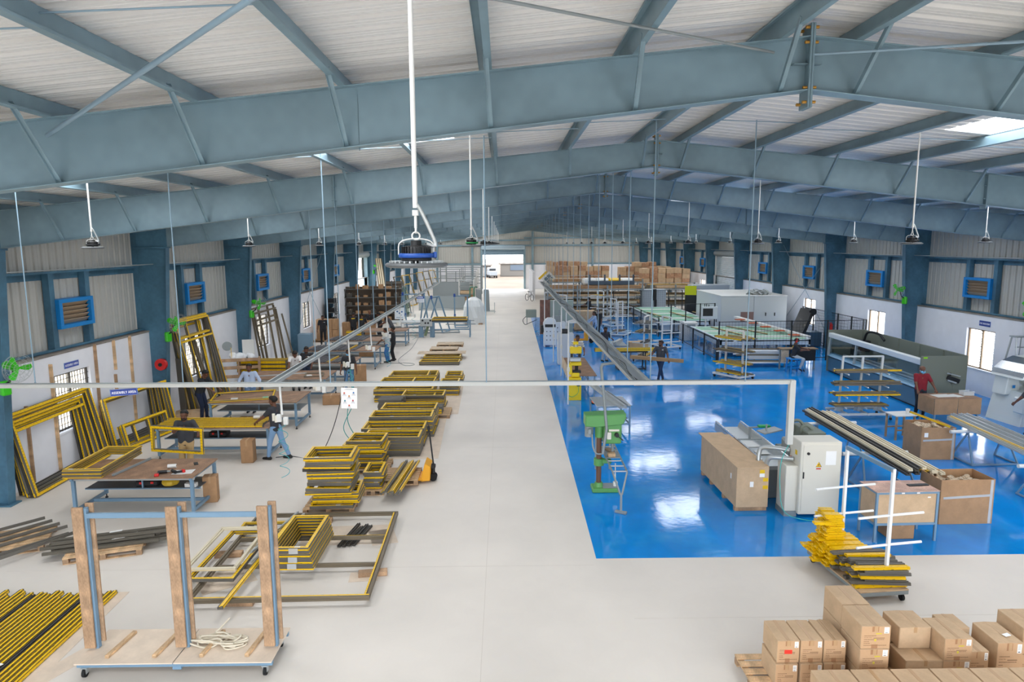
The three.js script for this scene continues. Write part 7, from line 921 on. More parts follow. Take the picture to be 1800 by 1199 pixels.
  const slab = (label, x0, x1, z0, z1, y) => { const t = thing('storage_rack', label, 'rack', [0, 0, 0], 0, 'carton racks'); part('deck', box(x0, x1, y - 0.06, y - 0.005, z0, z1), M.galvDull, t); for (const x of [x0 + 0.1, (x0 + x1) / 2, x1 - 0.1]) for (const z of [z0 - 0.1, z1 + 0.1]) part('post', bar([x, 0, z], [x, y - 0.05, z], 0.1), M.galvDull, t); part('beam', [bar([x0, y - 0.1, z0], [x1, y - 0.1, z0], 0.1, 0.05), bar([x0, y * 0.55, z0], [x1, y * 0.55, z0], 0.08, 0.05), bar([x0, y + 0.5, z0 + 0.05], [x1, y + 0.5, z0 + 0.05], 0.05, 0.04)], M.galv, t); };
  slab('carton rack by the far doorway', 4.0, 10.0, -66, -68.5, 2.2); block(4.2, 10.0, -66.2, -67.6, 2.2, 3, 'on the carton rack by the far doorway', 'cartons by the far doorway');
  slab('deep carton rack against the far wall', 4.5, 9.0, -74, -77, 2.4); block(4.6, 9.0, -74.3, -75.8, 2.4, 3, 'on the deep rack against the far wall', 'cartons at the far wall');
  slab('carton rack near the side shutter', 12.6, 18.0, -63.2, -66.0, 1.6); block(12.8, 17.6, -63.4, -64.8, 1.6, 4, 'on the rack near the side shutter', 'cartons near the side shutter');
  slab('second carton rack near the side shutter', 11.6, 17.6, -69.5, -72, 2.0); block(11.8, 17.2, -69.7, -71.2, 2.0, 4, 'on the second rack near the side shutter', 'cartons near the side shutter');
  // sample boards, white partition and bicycle by the far door
  single('partition', [box(2.95, 3.2, 0, 2.9, -70, -80, 0.01)], M.plaster, 'white partition wall end beside the far doorway', 'partition'); const pd = thing('sample_board', 'tilted sample window panel with a yellow stripe near the far door', 'panel', [4.1, 2.6, -62.2], 0); part('board', bx(1.0, 1.0, 0.05, [0, 0, 0], [0, 0, 0.75], 0.004), M.white, pd); for (const [x, y] of [[0, 0.25], [0.25, 0], [-0.25, 0], [0, -0.25]]) part('pane', bx(0.3, 0.3, 0.02, [x, y, 0.03], [0, 0, 0.75], 0.004), mat(0x66757f, 0.3), pd); part('stripe', bx(0.2, 1.0, 0.02, [-0.55, 0.32, 0.03], [0, 0, -0.82], 0.004), F.filmPlain, pd); part('post', bar([0, -2.6, -0.05], [0, -0.5, -0.05], 0.08), M.galvDull, pd);
  const bi = thing('bicycle', 'dark bicycle parked by the white partition near the far doorway', 'bicycle', [2.6, 0, -69.5], 0.5); for (const z of [-0.5, 0.5]) part('wheel', T(flat(new THREE.TorusGeometry(0.33, 0.025, 6, 22)), [0, 0.34, z], [0, Math.PI / 2, 0]), M.rubber, bi); part('frame', pipe([[0, 0.34, -0.5], [0, 0.4, 0], [0, 0.9, -0.15], [0, 0.85, 0.38], [0, 0.4, 0]], 0.02, 6), M.black, bi); part('fork', pipe([[0, 0.34, 0.5], [0, 0.95, 0.36]], 0.02, 6), M.black, bi); part('handlebar', rod([-0.25, 1.0, 0.36], [0.25, 1.0, 0.36], 0.015, 6), M.black, bi); part('saddle', bx(0.12, 0.05, 0.25, [0, 0.95, -0.17], 0, 0.02), M.black, bi);
}
{ // left side, far half
  const A = (label, x, z, W, H, Q, turn = 0) => { const t = thing('a_frame', label, 'A-frame', [x, 0, z], turn, 'A-frame stands'); for (const s of [-1, 1]) part('leg_pair', [bar([s * W / 2, 0.05, Q / 2], [s * W / 2, H, 0.05], 0.08), bar([s * W / 2, 0.05, -Q / 2], [s * W / 2, H, -0.05], 0.08)], M.benchBlue, t); part('base_rail', [bar([-W / 2, 0.06, Q / 2], [W / 2, 0.06, Q / 2], 0.07), bar([-W / 2, 0.06, -Q / 2], [W / 2, 0.06, -Q / 2], 0.07)], M.benchBlue, t); part('top_rail', bar([-W / 2 - 0.1, H, 0], [W / 2 + 0.1, H, 0], 0.08), M.benchBlue, t); for (const b of [bx(0.14, 0.24, 0.12, [-W / 2, H + 0.05, 0.05], 0, 0.02), bx(0.14, 0.2, 0.12, [-W / 2, H * 0.4, Q * 0.3], 0, 0.02)]) part('clamp', b, mat(0x2a4f9a, 0.5), t); return t; };
  A('blue A-frame stand beside the bench cable tray', -6.4, -48.2, 1.6, 2.3, 1.6, 0.5); A('blue A-frame stand in front of the galvanised sheets', -4.6, -45.2, 1.4, 2.3, 1.6, 1.3); A('blue A-frame stand behind the frame table', -3.0, -47.6, 0.9, 2.2, 1.4, 0.1);
  const ft = thing('frame_table', 'blue steel trestle table with an assembled yellow and black frame on it', 'table', [-3.3, 0, -42.8], 0.02); for (const x of [-1.15, 1.15]) for (const z of [-0.4, 0.4]) part('leg', bar([x, 0, z], [x, 0.95, z], 0.08), M.benchBlue, ft); part('rail', [bar([-1.2, 0.96, 0.4], [1.2, 0.96, 0.4], 0.07), bar([-1.2, 0.96, -0.4], [1.2, 0.96, -0.4], 0.07), bar([-1.15, 0.45, 0], [1.15, 0.45, 0], 0.06)], M.benchBlue, ft); part('strut', [bar([-0.6, 0.9, -0.9], [1.4, 0.9, -0.9], 0.05), bar([-0.4, 0.75, -0.3], [1.5, 0.75, -0.3], 0.05)], M.galvDull, ft);
  stack('on the blue trestle table in the aisle', 'frames on the trestle table', -3.4, -42.8, 0, [{ W: 2.2, Q: 1.1, h: 0.1, s: 2 }, { W: 2.2, Q: 1.1, h: 0.1, s: 0 }], 1.0);
  const mt = thing('milling_stand', 'small machine on blue legs with four black dials beside the trestle table', 'machine', [-4.85, 0, -42.5], 0); part('head', [bx(0.75, 0.5, 0.4, [0, 0.95, 0], 0, 0.03)], M.galv, mt); for (const x of [-0.22, -0.05, 0.12, 0.26]) part('dial', rod([x, 1.0 + (x > -0.1 && x < 0.2 ? -0.08 : 0.08), 0.2], [x, 1.0 + (x > -0.1 && x < 0.2 ? -0.08 : 0.08), 0.23], 0.06, 12), M.black, mt); for (const x of [-0.35, 0.35]) part('leg', bar([x, 0, 0], [x, 0.75, 0], 0.09, 0.3), M.benchBlue, mt); part('column', bar([-0.1, 0.1, 0], [0.1, 0.75, 0], 0.16), mat(0x6f7f63, 0.6), mt);
  const fr = thing('floor_frame', 'flat steel floor frame lying below the A-frame stands', 'floor frame', [-4.3, 0, -45.0], 0.1); part('rail', [bar([-1.3, 0.06, 0.7], [1.3, 0.06, 0.7], 0.08), bar([-1.0, 0.06, -0.7], [1.3, 0.06, -0.7], 0.08), bar([-1.3, 0.06, 0.7], [-1.0, 0.06, -0.7], 0.08), bar([1.3, 0.06, 0.7], [1.3, 0.06, -0.7], 0.08)], M.galvDull, fr);
  const bagg = thing('shrouded_pack', 'tall load shrouded in white plastic sheet beside the aisle', 'shrouded load', [-2.2, 0, -49.6], 0); { const s = lathe([[0, 0], [0.75, 0], [0.8, 0.5], [0.72, 1.3], [0.5, 1.75], [0.2, 1.95], [0, 1.98]], 18), p = s.attributes.position; for (let i = 0; i < p.count; i++) { const a = Math.atan2(p.getZ(i), p.getX(i)), k = 1 + 0.1 * Math.sin(a * 5 + p.getY(i) * 2); p.setX(i, p.getX(i) * k); p.setZ(i, p.getZ(i) * k * 0.8); } s.computeVertexNormals(); part('plastic_shroud', s, mat(0xdfe2e2, 0.35), bagg); part('pallet_base', bx(1.3, 0.1, 1.0, [0, 0.05, 0]), F.timber, bagg); }
  // galvanised sheet stacks and frames further back
  for (const [i, a] of [[0, [-5.5, -60.2, 4.0, 1.1]], [1, [-5.2, -67.5, 3.6, 1.9]]]) { const [x, z, W, H] = a; const t = thing('sheet_rack', ['front stack of galvanised sheets on an inclined stand', 'taller stack of galvanised sheets behind the front one'][i], 'sheet stack', [x, 0, z], 0); for (let k = 0; k < 5; k++) part('sheet', T(cbox(W, H, 0.03, 0.004), [0, H / 2 + 0.15, -k * 0.06], [-0.25, 0, 0]), M.galvDull, t); part('stand', [bx(W, 0.12, 1.0, [0, 0.06, -0.3]), bar([-W / 2, 0.1, -0.8], [-W / 2, H, -0.5], 0.08), bar([W / 2, 0.1, -0.8], [W / 2, H, -0.5], 0.08)], M.galv, t); }
  for (let i = 0; i < 5; i++) { const t = thing('transport_rack', 'tall white steel transport frame, ' + ORD[i] + ' of the row before the far wall', 'transport frame', [-5.0 + (i % 2) * 0.4, 0, -70 - i * 3.2], 0, 'transport frames'); const W = 4.4 - i * 0.1, H = 3.0 + (i % 2) * 0.3; part('upright', bar([-W / 2, 0, 0], [-W / 2, H, 0], 0.12), i % 2 ? M.galvDull : M.white, t); part('upright', bar([W / 2, 0, 0], [W / 2, H, 0], 0.12), i % 2 ? M.galvDull : M.white, t); part('rail', [0.6, 1.6, 2.3, H].map((y) => bar([-W / 2, y, 0], [W / 2, y, 0], 0.08)), M.galvDull, t); part('centre_post', bar([0.1, 0, 0], [0.1, H, 0], 0.08), M.galvDull, t); }
  for (let i = 0; i < 3; i++) { const t = thing('storage_rack', 'grey open storage rack with brown packs, ' + ORD[i] + ' beside the far doorway', 'rack', [-3.6, 0, -66 - i * 4], 0, 'open racks beside the doorway'); for (const x of [-0.7, 0.7]) for (const z of [-0.6, 0.6]) part('post', bar([x, 0, z], [x, 2.4, z], 0.08), M.white, t); for (const y of [0.3, 1.0, 1.7, 2.3]) part('shelf', bx(1.4, 0.05, 1.2, [0, y, 0]), M.galvDull, t); part('pack', bx(1.2, 0.35, 1.0, [0, 0.52, 0], 0, 0.03), F.cardDark, t); part('pack', bx(1.2, 0.3, 1.0, [0, 1.18, 0], 0, 0.03), F.card, t); }
  const ls = thing('leaning_slabs', 'two dark grey slabs leaning on a stand at the aisle edge', 'slab stand', [-1.75, 0, -57.5], 0.15); for (const x of [-0.35, 0.3]) part('slab', bx(0.5, 1.9, 0.06, [x, 1.05, 0], [-0.25, 0.4, 0], 0.006), M.galvDull, ls); part('stand', [bar([-1.1, 0.15, 0.4], [1.0, 0.15, 0.4], 0.06), bar([-1.1, 0.15, -0.5], [1.0, 0.15, -0.5], 0.06), bar([0.9, 0, 0.4], [0.9, 0.9, 0.4], 0.05)], M.galv, ls); const gp = thing('green_rack', 'green steel post stand behind the grey slabs', 'stand', [-3.0, 0, -60.5], 0); for (const x of [0, 0.35]) part('post', tube([[x, 0, 0], [x, 1.7, 0], [x + 0.1, 2.0, 0.1], [x + 0.3, 2.0, 0.2]], 0.06, 16, 8), mat(0x4d7f66, 0.5), gp);
  // shelving with tools, glass rack, side tables along the left wall
  const sh = (label, x, z, W, H, turn, levels, g) => { const t = thing('shelving_unit', label, 'shelving', [x, 0, z], turn, g); for (const a of [-W / 2, 0, W / 2]) for (const b of [-0.25, 0.25]) part('upright', bar([a, 0, b], [a, H, b], 0.06), mat(0x5a5f63, 0.5), t); for (const y of levels) part('shelf', bx(W, 0.04, 0.55, [0, y, 0]), mat(0x6a6a68, 0.6), t); part('back_panel', bx(W, H * 0.95, 0.02, [0, H * 0.5, -0.28]), mat(0x6b5c4d, 0.7), t); return t; };
  const lv = [0.15, 0.75, 1.35, 1.95, 2.55]; sh('tall dark shelving unit with boxes and tools by the open side doorway', -9.6, -50.2, 4.2, 2.8, 0.12, lv, 'dark shelving');
  lv.forEach((y, l) => { for (let i = 0; i < 7; i++) { const x = -11.25 + i * 0.56, W = rr(0.25, 0.45), H = rr(0.12, 0.36); carton((i % 3 ? 'brown' : 'dark') + ' box on the dark shelving, ' + ORD[l] + ' shelf up, ' + ORD[i] + ' from wall', [x + rr(-0.03, 0.03), y + 0.022, -50.2 - (x + 9.6) * 0.12 + 0.05], 0.12, W, H, 0.35, { mat: i % 3 ? F.cardDark : M.darkFrame, cat: 'box', group: 'boxes on the dark shelving' }); } });
  sh('narrow dark shelving with black boxes behind the cartons', -11.0, -43.8, 0.9, 2.4, Math.PI / 2, [0.2, 0.9, 1.5, 2.1], 'dark shelving'); [0.9, 1.5, 2.1].forEach((y, i) => { const b = thing('tool_box', 'black tool box on the narrow dark shelving, shelf ' + ORD[i], 'tool box', [-11.0, y + 0.022, -43.8], Math.PI / 2, 'black tool boxes'); part('body', bx(0.6, 0.25, 0.4, [0, 0.125, 0], 0, 0.02), M.black, b); part('handle', bx(0.2, 0.04, 0.05, [0, 0.27, 0], 0, 0.01), M.galvDull, b); });
  sh('white shelving unit with a brown sack on top further along', -9.9, -60.5, 1.8, 2.6, 0.1, [0.2, 0.9, 1.7, 2.4], 'dark shelving');
  for (let r = 0; r < 2; r++) for (let i = 0; i < 4; i++) carton(['lower', 'upper'][r] + ' brown carton of the load behind the walking man, ' + ORD[i] + ' from the wall', [-11.1 + i * 0.32, 0.13 + r * 0.62, -41.0], 0, 0.3, 0.6, 0.6, { mat: F.cardDark, group: 'pallet load by the walking man' }); pallet('pallet under the carton load by the walking man', -10.72, -41.0, 0, 1.4, 0.8, 5, 'far pallets');
  for (let i = 0; i < 3; i++) carton('brown carton beside the walking man, ' + ORD[i] + ' from the wall', [-9.9 + i * 0.75, 0.001, -43.2 + i * 0.3], 0.1, 0.7, 0.9 + i * 0.1, 0.6, { mat: F.cardDark, group: 'cartons behind the walking man' });
  for (let i = 0; i < 4; i++) profileBar('short yellow profile on the stand behind the seventh bench, ' + ORD[i], 'yellow cut pile behind the benches', [-8.9, 0.72 + (i % 2) * 0.13, -38.2 - Math.floor(i / 2) * 0.2], [-8.0, 0.72 + (i % 2) * 0.13, -38.2 - Math.floor(i / 2) * 0.2], 0.18, 0.12); const ys = thing('trestle', 'small stand under the yellow cut pile behind the benches', 'trestle', [-8.45, 0, -38.3], 0); part('top', bx(0.9, 0.05, 0.5, [0, 0.69, 0]), M.galvDull, ys); for (const a of [-0.4, 0.4]) part('leg', bar([a, 0, 0], [a, 0.68, 0], 0.07), M.galvDull, ys);
  const cb = thing('locker', 'blue grey steel cabinet against the third blue column', 'cabinet', [-10.6, 0, -36.2], 0.1); part('body', bx(0.7, 1.1, 0.6, [0, 0.55, 0], 0, 0.01), mat(0x7390a4, 0.5), cb); part('door', bx(0.62, 0.9, 0.012, [0, 0.58, 0.306], 0, 0.004), mat(0x7390a4, 0.5), cb);
  const gl = thing('glass_rack', 'green tinted glass panes standing on a rack along the far wall side', 'glass rack', [-8.0, 0, -56.0], 0); for (let i = 0; i < 6; i++) part('glass_pane', bx(0.012, 2.2, 2.2, [-0.12 * i, 1.25, 0.1 * i], [0, 0.25, 0.12], 0.002), mat(0xbfe0d2, 0.05, { transmission: 0.8, thickness: 0, ior: 1.5 }), gl); part('stand', [bx(1.2, 0.12, 2.4, [-0.3, 0.08, 0]), bar([0.2, 0.1, -1.1], [-0.1, 2.4, -1.1], 0.08), bar([0.2, 0.1, 1.1], [-0.1, 2.4, 1.1], 0.08)], M.galvDull, gl);
  for (let i = 0; i < 6; i++) { const t = thing('window_frame', 'finished frame leaning on the wall by the glass, ' + ORD[i] + ' along', 'window frame', [0, 0, 0], 0, 'finished frames at the far wall'); frameParts(t, 1.6, 3.0, 0.08, 0.08, i % 2 ? 0 : 3, [], [-0.2]); lean(t, [-9.3 + i * 0.3, 1.45, -62 - i * 3.0], V(0.3, 0, -1), V(0.3, -1, 0)); }
  // cables on the floor and the bench hoses
  single('floor_cable', tube([[-6.3, 0.012, -18.2], [-5.9, 0.012, -18.3], [-5.2, 0.012, -18.0], [-4.9, 0.3, -17.9], [-4.5, 1.2, -17.8], [-4.42, 2.4, -19.0]], 0.011, 50, 5), M.black, 'black cable drooping from a socket pole to the second bench', 'cable'); single('floor_cable', tube([[-5.4, 0.012, -43.4], [-5.2, 0.012, -38], [-5.35, 0.012, -34.2], [-4.9, 0.012, -32.6], [-4.5, 0.012, -32.4], [-4.4, 0.012, -32.9], [-5.0, 0.012, -33.2]], 0.012, 60, 5), M.galvDull, 'thin grey cable looping over the concrete beside the far benches', 'cable'); single('floor_cable', tube([[-5.0, 0.012, -33.1], [-5.6, 0.012, -33.0], [-6.2, 0.012, -33.0]], 0.01, 20, 5), M.black, 'dark cable running from the loop to the seventh bench', 'cable');
  single('air_hose', tube([[-4.4, 2.3, -19.2], [-4.3, 1.4, -19.1], [-4.6, 0.6, -19.0], [-4.2, 0.1, -18.9], [-3.9, 0.02, -18.7], [-4.2, 0.02, -18.4], [-4.5, 0.02, -18.7], [-4.1, 0.05, -18.95], [-4.5, 0.8, -19.1], [-4.35, 1.8, -19.15]], 0.012, 90, 5), mat(0x3c9a92, 0.5), 'teal air hose coiled on the floor beside the third bench', 'hose');
}
// ---------- people ----------
function field(bones, cell, smooth = 0.012, pad = 0.03) { // bones: [a, b, ra, rb]; a smooth union of tapered capsules
  const lo = V(1e9, 1e9, 1e9), hi = V(-1e9, -1e9, -1e9); for (const [a, b, ra, rb] of bones) for (const [p, r] of [[a, ra], [b, rb]]) { lo.min(V(p[0] - r - pad, p[1] - r - pad, p[2] - r - pad)); hi.max(V(p[0] + r + pad, p[1] + r + pad, p[2] + r + pad)); }
  const ext = hi.clone().sub(lo), n = Math.min(104, Math.max(20, Math.ceil(Math.max(ext.x, ext.z, ext.y * 0.75) / cell) + 4)), mc = new MarchingCubes(n, new THREE.MeshBasicMaterial(), false, false, 60000), f = mc.field, half = n / 2, acc = new Float32Array(n * n * n), c = lo.clone().add(hi).multiplyScalar(0.5), sc = [ext.x / 2 / 0.9, ext.y / 2 / 0.9, ext.z / 2 / 0.9], pos = (i, k) => ((i - half) / half) * sc[k] + c.getComponent(k), idx = (v, k) => ((v - c.getComponent(k)) / sc[k]) * half + half;
  for (const [a, b, ra, rb] of bones) {
    const m = Math.max(ra, rb) + smooth * 5, lo3 = [0, 1, 2].map((k) => Math.max(0, Math.floor(idx(Math.min(a[k], b[k]) - m, k)))), hi3 = [0, 1, 2].map((k) => Math.min(n - 1, Math.ceil(idx(Math.max(a[k], b[k]) + m, k))));
    const d = [b[0] - a[0], b[1] - a[1], b[2] - a[2]], L2 = d[0] * d[0] + d[1] * d[1] + d[2] * d[2] + 1e-12;
    for (let z = lo3[2]; z <= hi3[2]; z++) for (let y = lo3[1]; y <= hi3[1]; y++) for (let x = lo3[0]; x <= hi3[0]; x++) { const px = pos(x, 0) - a[0], py = pos(y, 1) - a[1], pz = pos(z, 2) - a[2], t = Math.max(0, Math.min(1, (px * d[0] + py * d[1] + pz * d[2]) / L2)), q = Math.hypot(px - d[0] * t, py - d[1] * t, pz - d[2] * t) - (ra + (rb - ra) * t); if (q < m) acc[x + y * n + z * n * n] += Math.exp(-q / smooth); }
  }
  for (let i = 0; i < f.length; i++) f[i] = acc[i] > 0 ? Math.max(-1, Math.min(1, smooth * Math.log(acc[i]))) : -0.08;
  mc.isolation = 0; mc.update(); const p = mc.positionArray.slice(0, mc.count * 3), g = new THREE.BufferGeometry(), nn = new Float32Array(p.length);
  for (let i = 0; i < p.length; i += 3) for (let k = 0; k < 3; k++) { nn[i + k] = mc.normalArray[i + k] / sc[k]; p[i + k] = p[i + k] * sc[k] + c.getComponent(k); }
  for (let i = 0; i < nn.length; i += 3) { const l = Math.hypot(nn[i], nn[i + 1], nn[i + 2]) || 1; nn[i] /= l; nn[i + 1] /= l; nn[i + 2] /= l; }
  // orientation: the first facet's winding and the normals must agree, pointing outwards
  let s = 0; for (let i = 0; i + 8 < p.length; i += 9) { const e = [p[i + 3] - p[i], p[i + 4] - p[i + 1], p[i + 5] - p[i + 2]], h = [p[i + 6] - p[i], p[i + 7] - p[i + 1], p[i + 8] - p[i + 2]]; s += p[i] * (e[1] * h[2] - e[2] * h[1]) + p[i + 1] * (e[2] * h[0] - e[0] * h[2]) + p[i + 2] * (e[0] * h[1] - e[1] * h[0]); }
  let dd = 0; for (let i = 0; i + 8 < p.length; i += 9) { const e = [p[i + 3] - p[i], p[i + 4] - p[i + 1], p[i + 5] - p[i + 2]], h = [p[i + 6] - p[i], p[i + 7] - p[i + 1], p[i + 8] - p[i + 2]]; dd += nn[i] * (e[1] * h[2] - e[2] * h[1]) + nn[i + 1] * (e[2] * h[0] - e[0] * h[2]) + nn[i + 2] * (e[0] * h[1] - e[1] * h[0]); }
  if (s < 0) { for (let i = 0; i < p.length; i += 9) for (let k = 3; k < 6; k++) { const t = p[i + k]; p[i + k] = p[i + k + 3]; p[i + k + 3] = t; const u = nn[i + k]; nn[i + k] = nn[i + k + 3]; nn[i + k + 3] = u; } dd = -dd; }
  if (dd < 0) for (let i = 0; i < nn.length; i++) nn[i] = -nn[i];
  g.setAttribute('position', new THREE.BufferAttribute(p, 3)); g.setAttribute('normal', new THREE.BufferAttribute(nn, 3)); return uvm(g);
}
const headG = field([[[0, 0.045, -0.02], [0, 0.05, 0.02], 0.082, 0.078], [[0, 0.02, -0.05], [0, 0.0, -0.02], 0.06, 0.06], [[-0.028, -0.055, 0.035], [0.028, -0.055, 0.035], 0.042, 0.042], [[0, -0.085, 0.055], [0, -0.09, 0.06], 0.024, 0.022], [[-0.035, -0.03, 0.045], [0.035, -0.03, 0.045], 0.032, 0.032], [[0, 0.012, 0.088], [0, -0.022, 0.108], 0.011, 0.017], [[-0.016, -0.026, 0.094], [0.016, -0.026, 0.094], 0.01, 0.01], [[-0.036, 0.032, 0.076], [0.036, 0.032, 0.076], 0.014, 0.014], [[-0.02, -0.056, 0.086], [0.02, -0.056, 0.086], 0.009, 0.009], [[-0.083, 0.018, -0.012], [-0.081, -0.02, -0.008], 0.014, 0.01], [[0.083, 0.018, -0.012], [0.081, -0.02, -0.008], 0.014, 0.01], [[0, -0.08, -0.02], [0, -0.14, -0.03], 0.052, 0.054]], 0.006, 0.007);
const hairG = field([[[0, 0.062, -0.03], [0, 0.066, 0.01], 0.085, 0.08], [[-0.03, 0.04, -0.06], [0.03, 0.04, -0.06], 0.062, 0.062], [[-0.074, 0.05, -0.02], [-0.074, 0.02, -0.03], 0.02, 0.014], [[0.074, 0.05, -0.02], [0.074, 0.02, -0.03], 0.02, 0.014], [[-0.04, 0.11, 0.05], [0.04, 0.11, 0.05], 0.028, 0.028]], 0.008, 0.008);
const beardG = field([[[-0.058, -0.02, 0.03], [-0.045, -0.075, 0.055], 0.018, 0.02], [[0.058, -0.02, 0.03], [0.045, -0.075, 0.055], 0.018, 0.02], [[-0.03, -0.09, 0.068], [0.03, -0.09, 0.068], 0.024, 0.024], [[-0.03, -0.042, 0.09], [0.03, -0.042, 0.09], 0.009, 0.009]], 0.008, 0.008);
const maskG = field([[[-0.04, -0.05, 0.07], [0.04, -0.05, 0.07], 0.036, 0.036], [[0, -0.03, 0.09], [0, -0.07, 0.088], 0.03, 0.03], [[-0.06, -0.03, 0.04], [-0.08, -0.005, 0.0], 0.012, 0.006], [[0.06, -0.03, 0.04], [0.08, -0.005, 0.0], 0.012, 0.006]], 0.008, 0.008);
const eyesG = joinAll([-1, 1].map((s) => T(flat(new THREE.SphereGeometry(0.009, 8, 6)), [s * 0.032, 0.014, 0.079]))), browsG = joinAll([-1, 1].map((s) => bar([s * 0.014, 0.036, 0.09], [s * 0.05, 0.038, 0.078], 0.008, 0.006, 0.001)));
const handBones = []; { // wrist at the origin, fingers along +y, palm facing +z, thumb on the +x side
  for (const x of [-0.028, -0.009, 0.01, 0.028]) handBones.push([[x * 0.6, 0.005, 0], [x, 0.085, 0], 0.016, 0.0135]);
  [[-0.029, 0.088, 0.055], [-0.01, 0.092, 0.072], [0.0095, 0.092, 0.078], [0.029, 0.088, 0.068]].forEach(([x, y, L], i) => { let p = [x, y, 0.002], a = 0.35 + 0.08 * (3 - i); for (const [k, r] of [[0.45, 0.0095], [0.32, 0.0085], [0.23, 0.0078]]) { const q = [p[0] * 1.02, p[1] + Math.cos(a) * L * k, p[2] + Math.sin(a) * L * k]; handBones.push([p, q, r, r * 0.92]); p = q; a += 0.5; } });
  handBones.push([[0.018, 0.02, 0.004], [0.045, 0.052, 0.018], 0.017, 0.012], [[0.045, 0.052, 0.018], [0.052, 0.08, 0.034], 0.0115, 0.0095]);
}
const handL = field(handBones, 0.0045, 0.004, 0.015), handR = (() => { const g = handL.clone(), p = g.attributes.position, n = g.attributes.normal; for (let i = 0; i < p.count; i++) { p.setX(i, -p.getX(i)); n.setX(i, -n.getX(i)); } for (const A of [p, n]) for (let i = 0; i < A.count; i += 3) { const t = [A.getX(i + 1), A.getY(i + 1), A.getZ(i + 1)]; A.setXYZ(i + 1, A.getX(i + 2), A.getY(i + 2), A.getZ(i + 2)); A.setXYZ(i + 2, ...t); } return g; })();
const skinM = [mat(0x6b4430, 0.55), mat(0x7d5138, 0.55), mat(0x59382a, 0.55)], hairM = mat(0x14110f, 0.7), shoeM = mat(0x1d1c1d, 0.6);
function ik(a, t, l1, l2, pole) { const d = t.clone().sub(a); let L = d.length(); if (L > (l1 + l2) * 0.995) { d.multiplyScalar((l1 + l2) * 0.995 / L); L = d.length(); } const n = d.clone().normalize(), k = (l1 * l1 - l2 * l2 + L * L) / (2 * L), hh = Math.sqrt(Math.max(0, l1 * l1 - k * k)), p = pole.clone().addScaledVector(n, -pole.dot(n)).normalize(); return [a.clone().addScaledVector(n, k).addScaledVector(p, hh), a.clone().add(d)]; }
function person(label, x, z, turn, o = {}) { // faces +z of its own axes; its left hand is on +x
  const t = thing('person', label, 'person', [x, o.y0 ?? 0, z], turn), H = o.h ?? 1, py = (o.pelvis ?? 0.93) * H, ln = o.lean ?? 0, tw = o.twist ?? 0, side = o.side ?? 0;
  const up = V(Math.sin(side), Math.cos(ln) * Math.cos(side), Math.sin(ln)).normalize(), rt = V(Math.cos(tw), 0, -Math.sin(tw)), pel = V(o.px ?? 0, py, o.pz ?? 0), at = (k, s = 0, f = 0) => pel.clone().addScaledVector(up, k * H).addScaledVector(rt, s * H).addScaledVector(rt.clone().cross(up).normalize(), f * H);
  const A = (v) => v.toArray(), ch = at(0.36), nk = at(0.52), sh = { L: at(0.47, 0.185), R: at(0.47, -0.185) };
  const arm = {}, leg = {}, HT = { L: V(...(o.lh ?? [0.27, 0.78, 0.06])), R: V(...(o.rh ?? [-0.27, 0.78, 0.06])) }, FT = { L: V(...(o.lf ?? [0.11, 0.07, 0.02])), R: V(...(o.rf ?? [-0.11, 0.07, -0.02])) };
  for (const k of ['L', 'R']) { const s = k === 'L' ? 1 : -1; arm[k] = ik(sh[k], HT[k], 0.29 * H, 0.26 * H, V(s * (o.flare ?? 0.5), -0.6, -0.6)); const hip = at(-0.02, s * 0.09); leg[k] = [hip, ...ik(hip, FT[k], 0.43 * H, 0.43 * H, V(...(o.knee ?? [0, 0, 1])))]; }
  const body = [], shirt = [], pants = [], shoes = [], g = (v) => A(v);
  for (const s of [-1, 1]) { body.push([g(at(0.0, s * 0.06)), g(at(0.3, s * 0.07)), 0.09, 0.09]); shirt.push([g(at(o.tuck ? 0.02 : -0.06, s * 0.075)), g(at(0.22, s * 0.075)), 0.112, 0.108], [g(at(0.22, s * 0.075)), g(at(0.4, s * 0.09)), 0.108, 0.098], [g(at(0.46, s * 0.06)), g(at(0.455, s * 0.17)), 0.06, 0.066]); pants.push([g(at(-0.04, s * 0.06)), g(at(0.06, s * 0.06)), 0.108, 0.1]); }
  shirt.push([g(at(0.44)), g(at(0.485)), 0.07, 0.062]); body.push([g(at(0.4)), g(nk), 0.08, 0.052], [g(nk), g(at(0.57)), 0.052, 0.05]);
  for (const k of ['L', 'R']) { const [e, w] = arm[k], mid = sh[k].clone().lerp(e, 0.75); body.push([g(sh[k]), g(e), 0.052, 0.041], [g(e), g(w), 0.042, 0.028]); if (o.long) shirt.push([g(sh[k]), g(e), 0.064, 0.052], [g(e), g(e.clone().lerp(w, 0.88)), 0.052, 0.038]); else shirt.push([g(sh[k]), g(mid), 0.066, 0.058]); const [h, n, f] = leg[k]; body.push([g(h), g(n), 0.08, 0.052], [g(n), g(f), 0.05, 0.034]); pants.push([g(h), g(n), 0.098, 0.068], [g(n), g(f.clone().lerp(n, 0.06)), 0.068, 0.052]); const toe = V(...(o.toe ?? [0, 0, 1])); shoes.push([[f.x - toe.x * 0.05, 0.045, f.z - toe.z * 0.05], [f.x + toe.x * 0.15, 0.034, f.z + toe.z * 0.15], 0.045, 0.034], [g(f), [f.x, 0.05, f.z], 0.042, 0.045]); if (f.y > 0.12) { shoes.splice(-2, 2, [g(f), [f.x + toe.x * 0.08, f.y - 0.1, f.z + toe.z * 0.1], 0.042, 0.034]); } }
  const parts = [field(body, 0.02, 0.014)], hd = at(0.655, 0, 0.01), R = new THREE.Matrix4().makeRotationFromEuler(new THREE.Euler(o.nod ?? 0.05, o.look ?? 0, 0, 'YXZ')).setPosition(hd).multiply(new THREE.Matrix4().makeScale(H, H, H));
  parts.push(headG.clone().applyMatrix4(R));
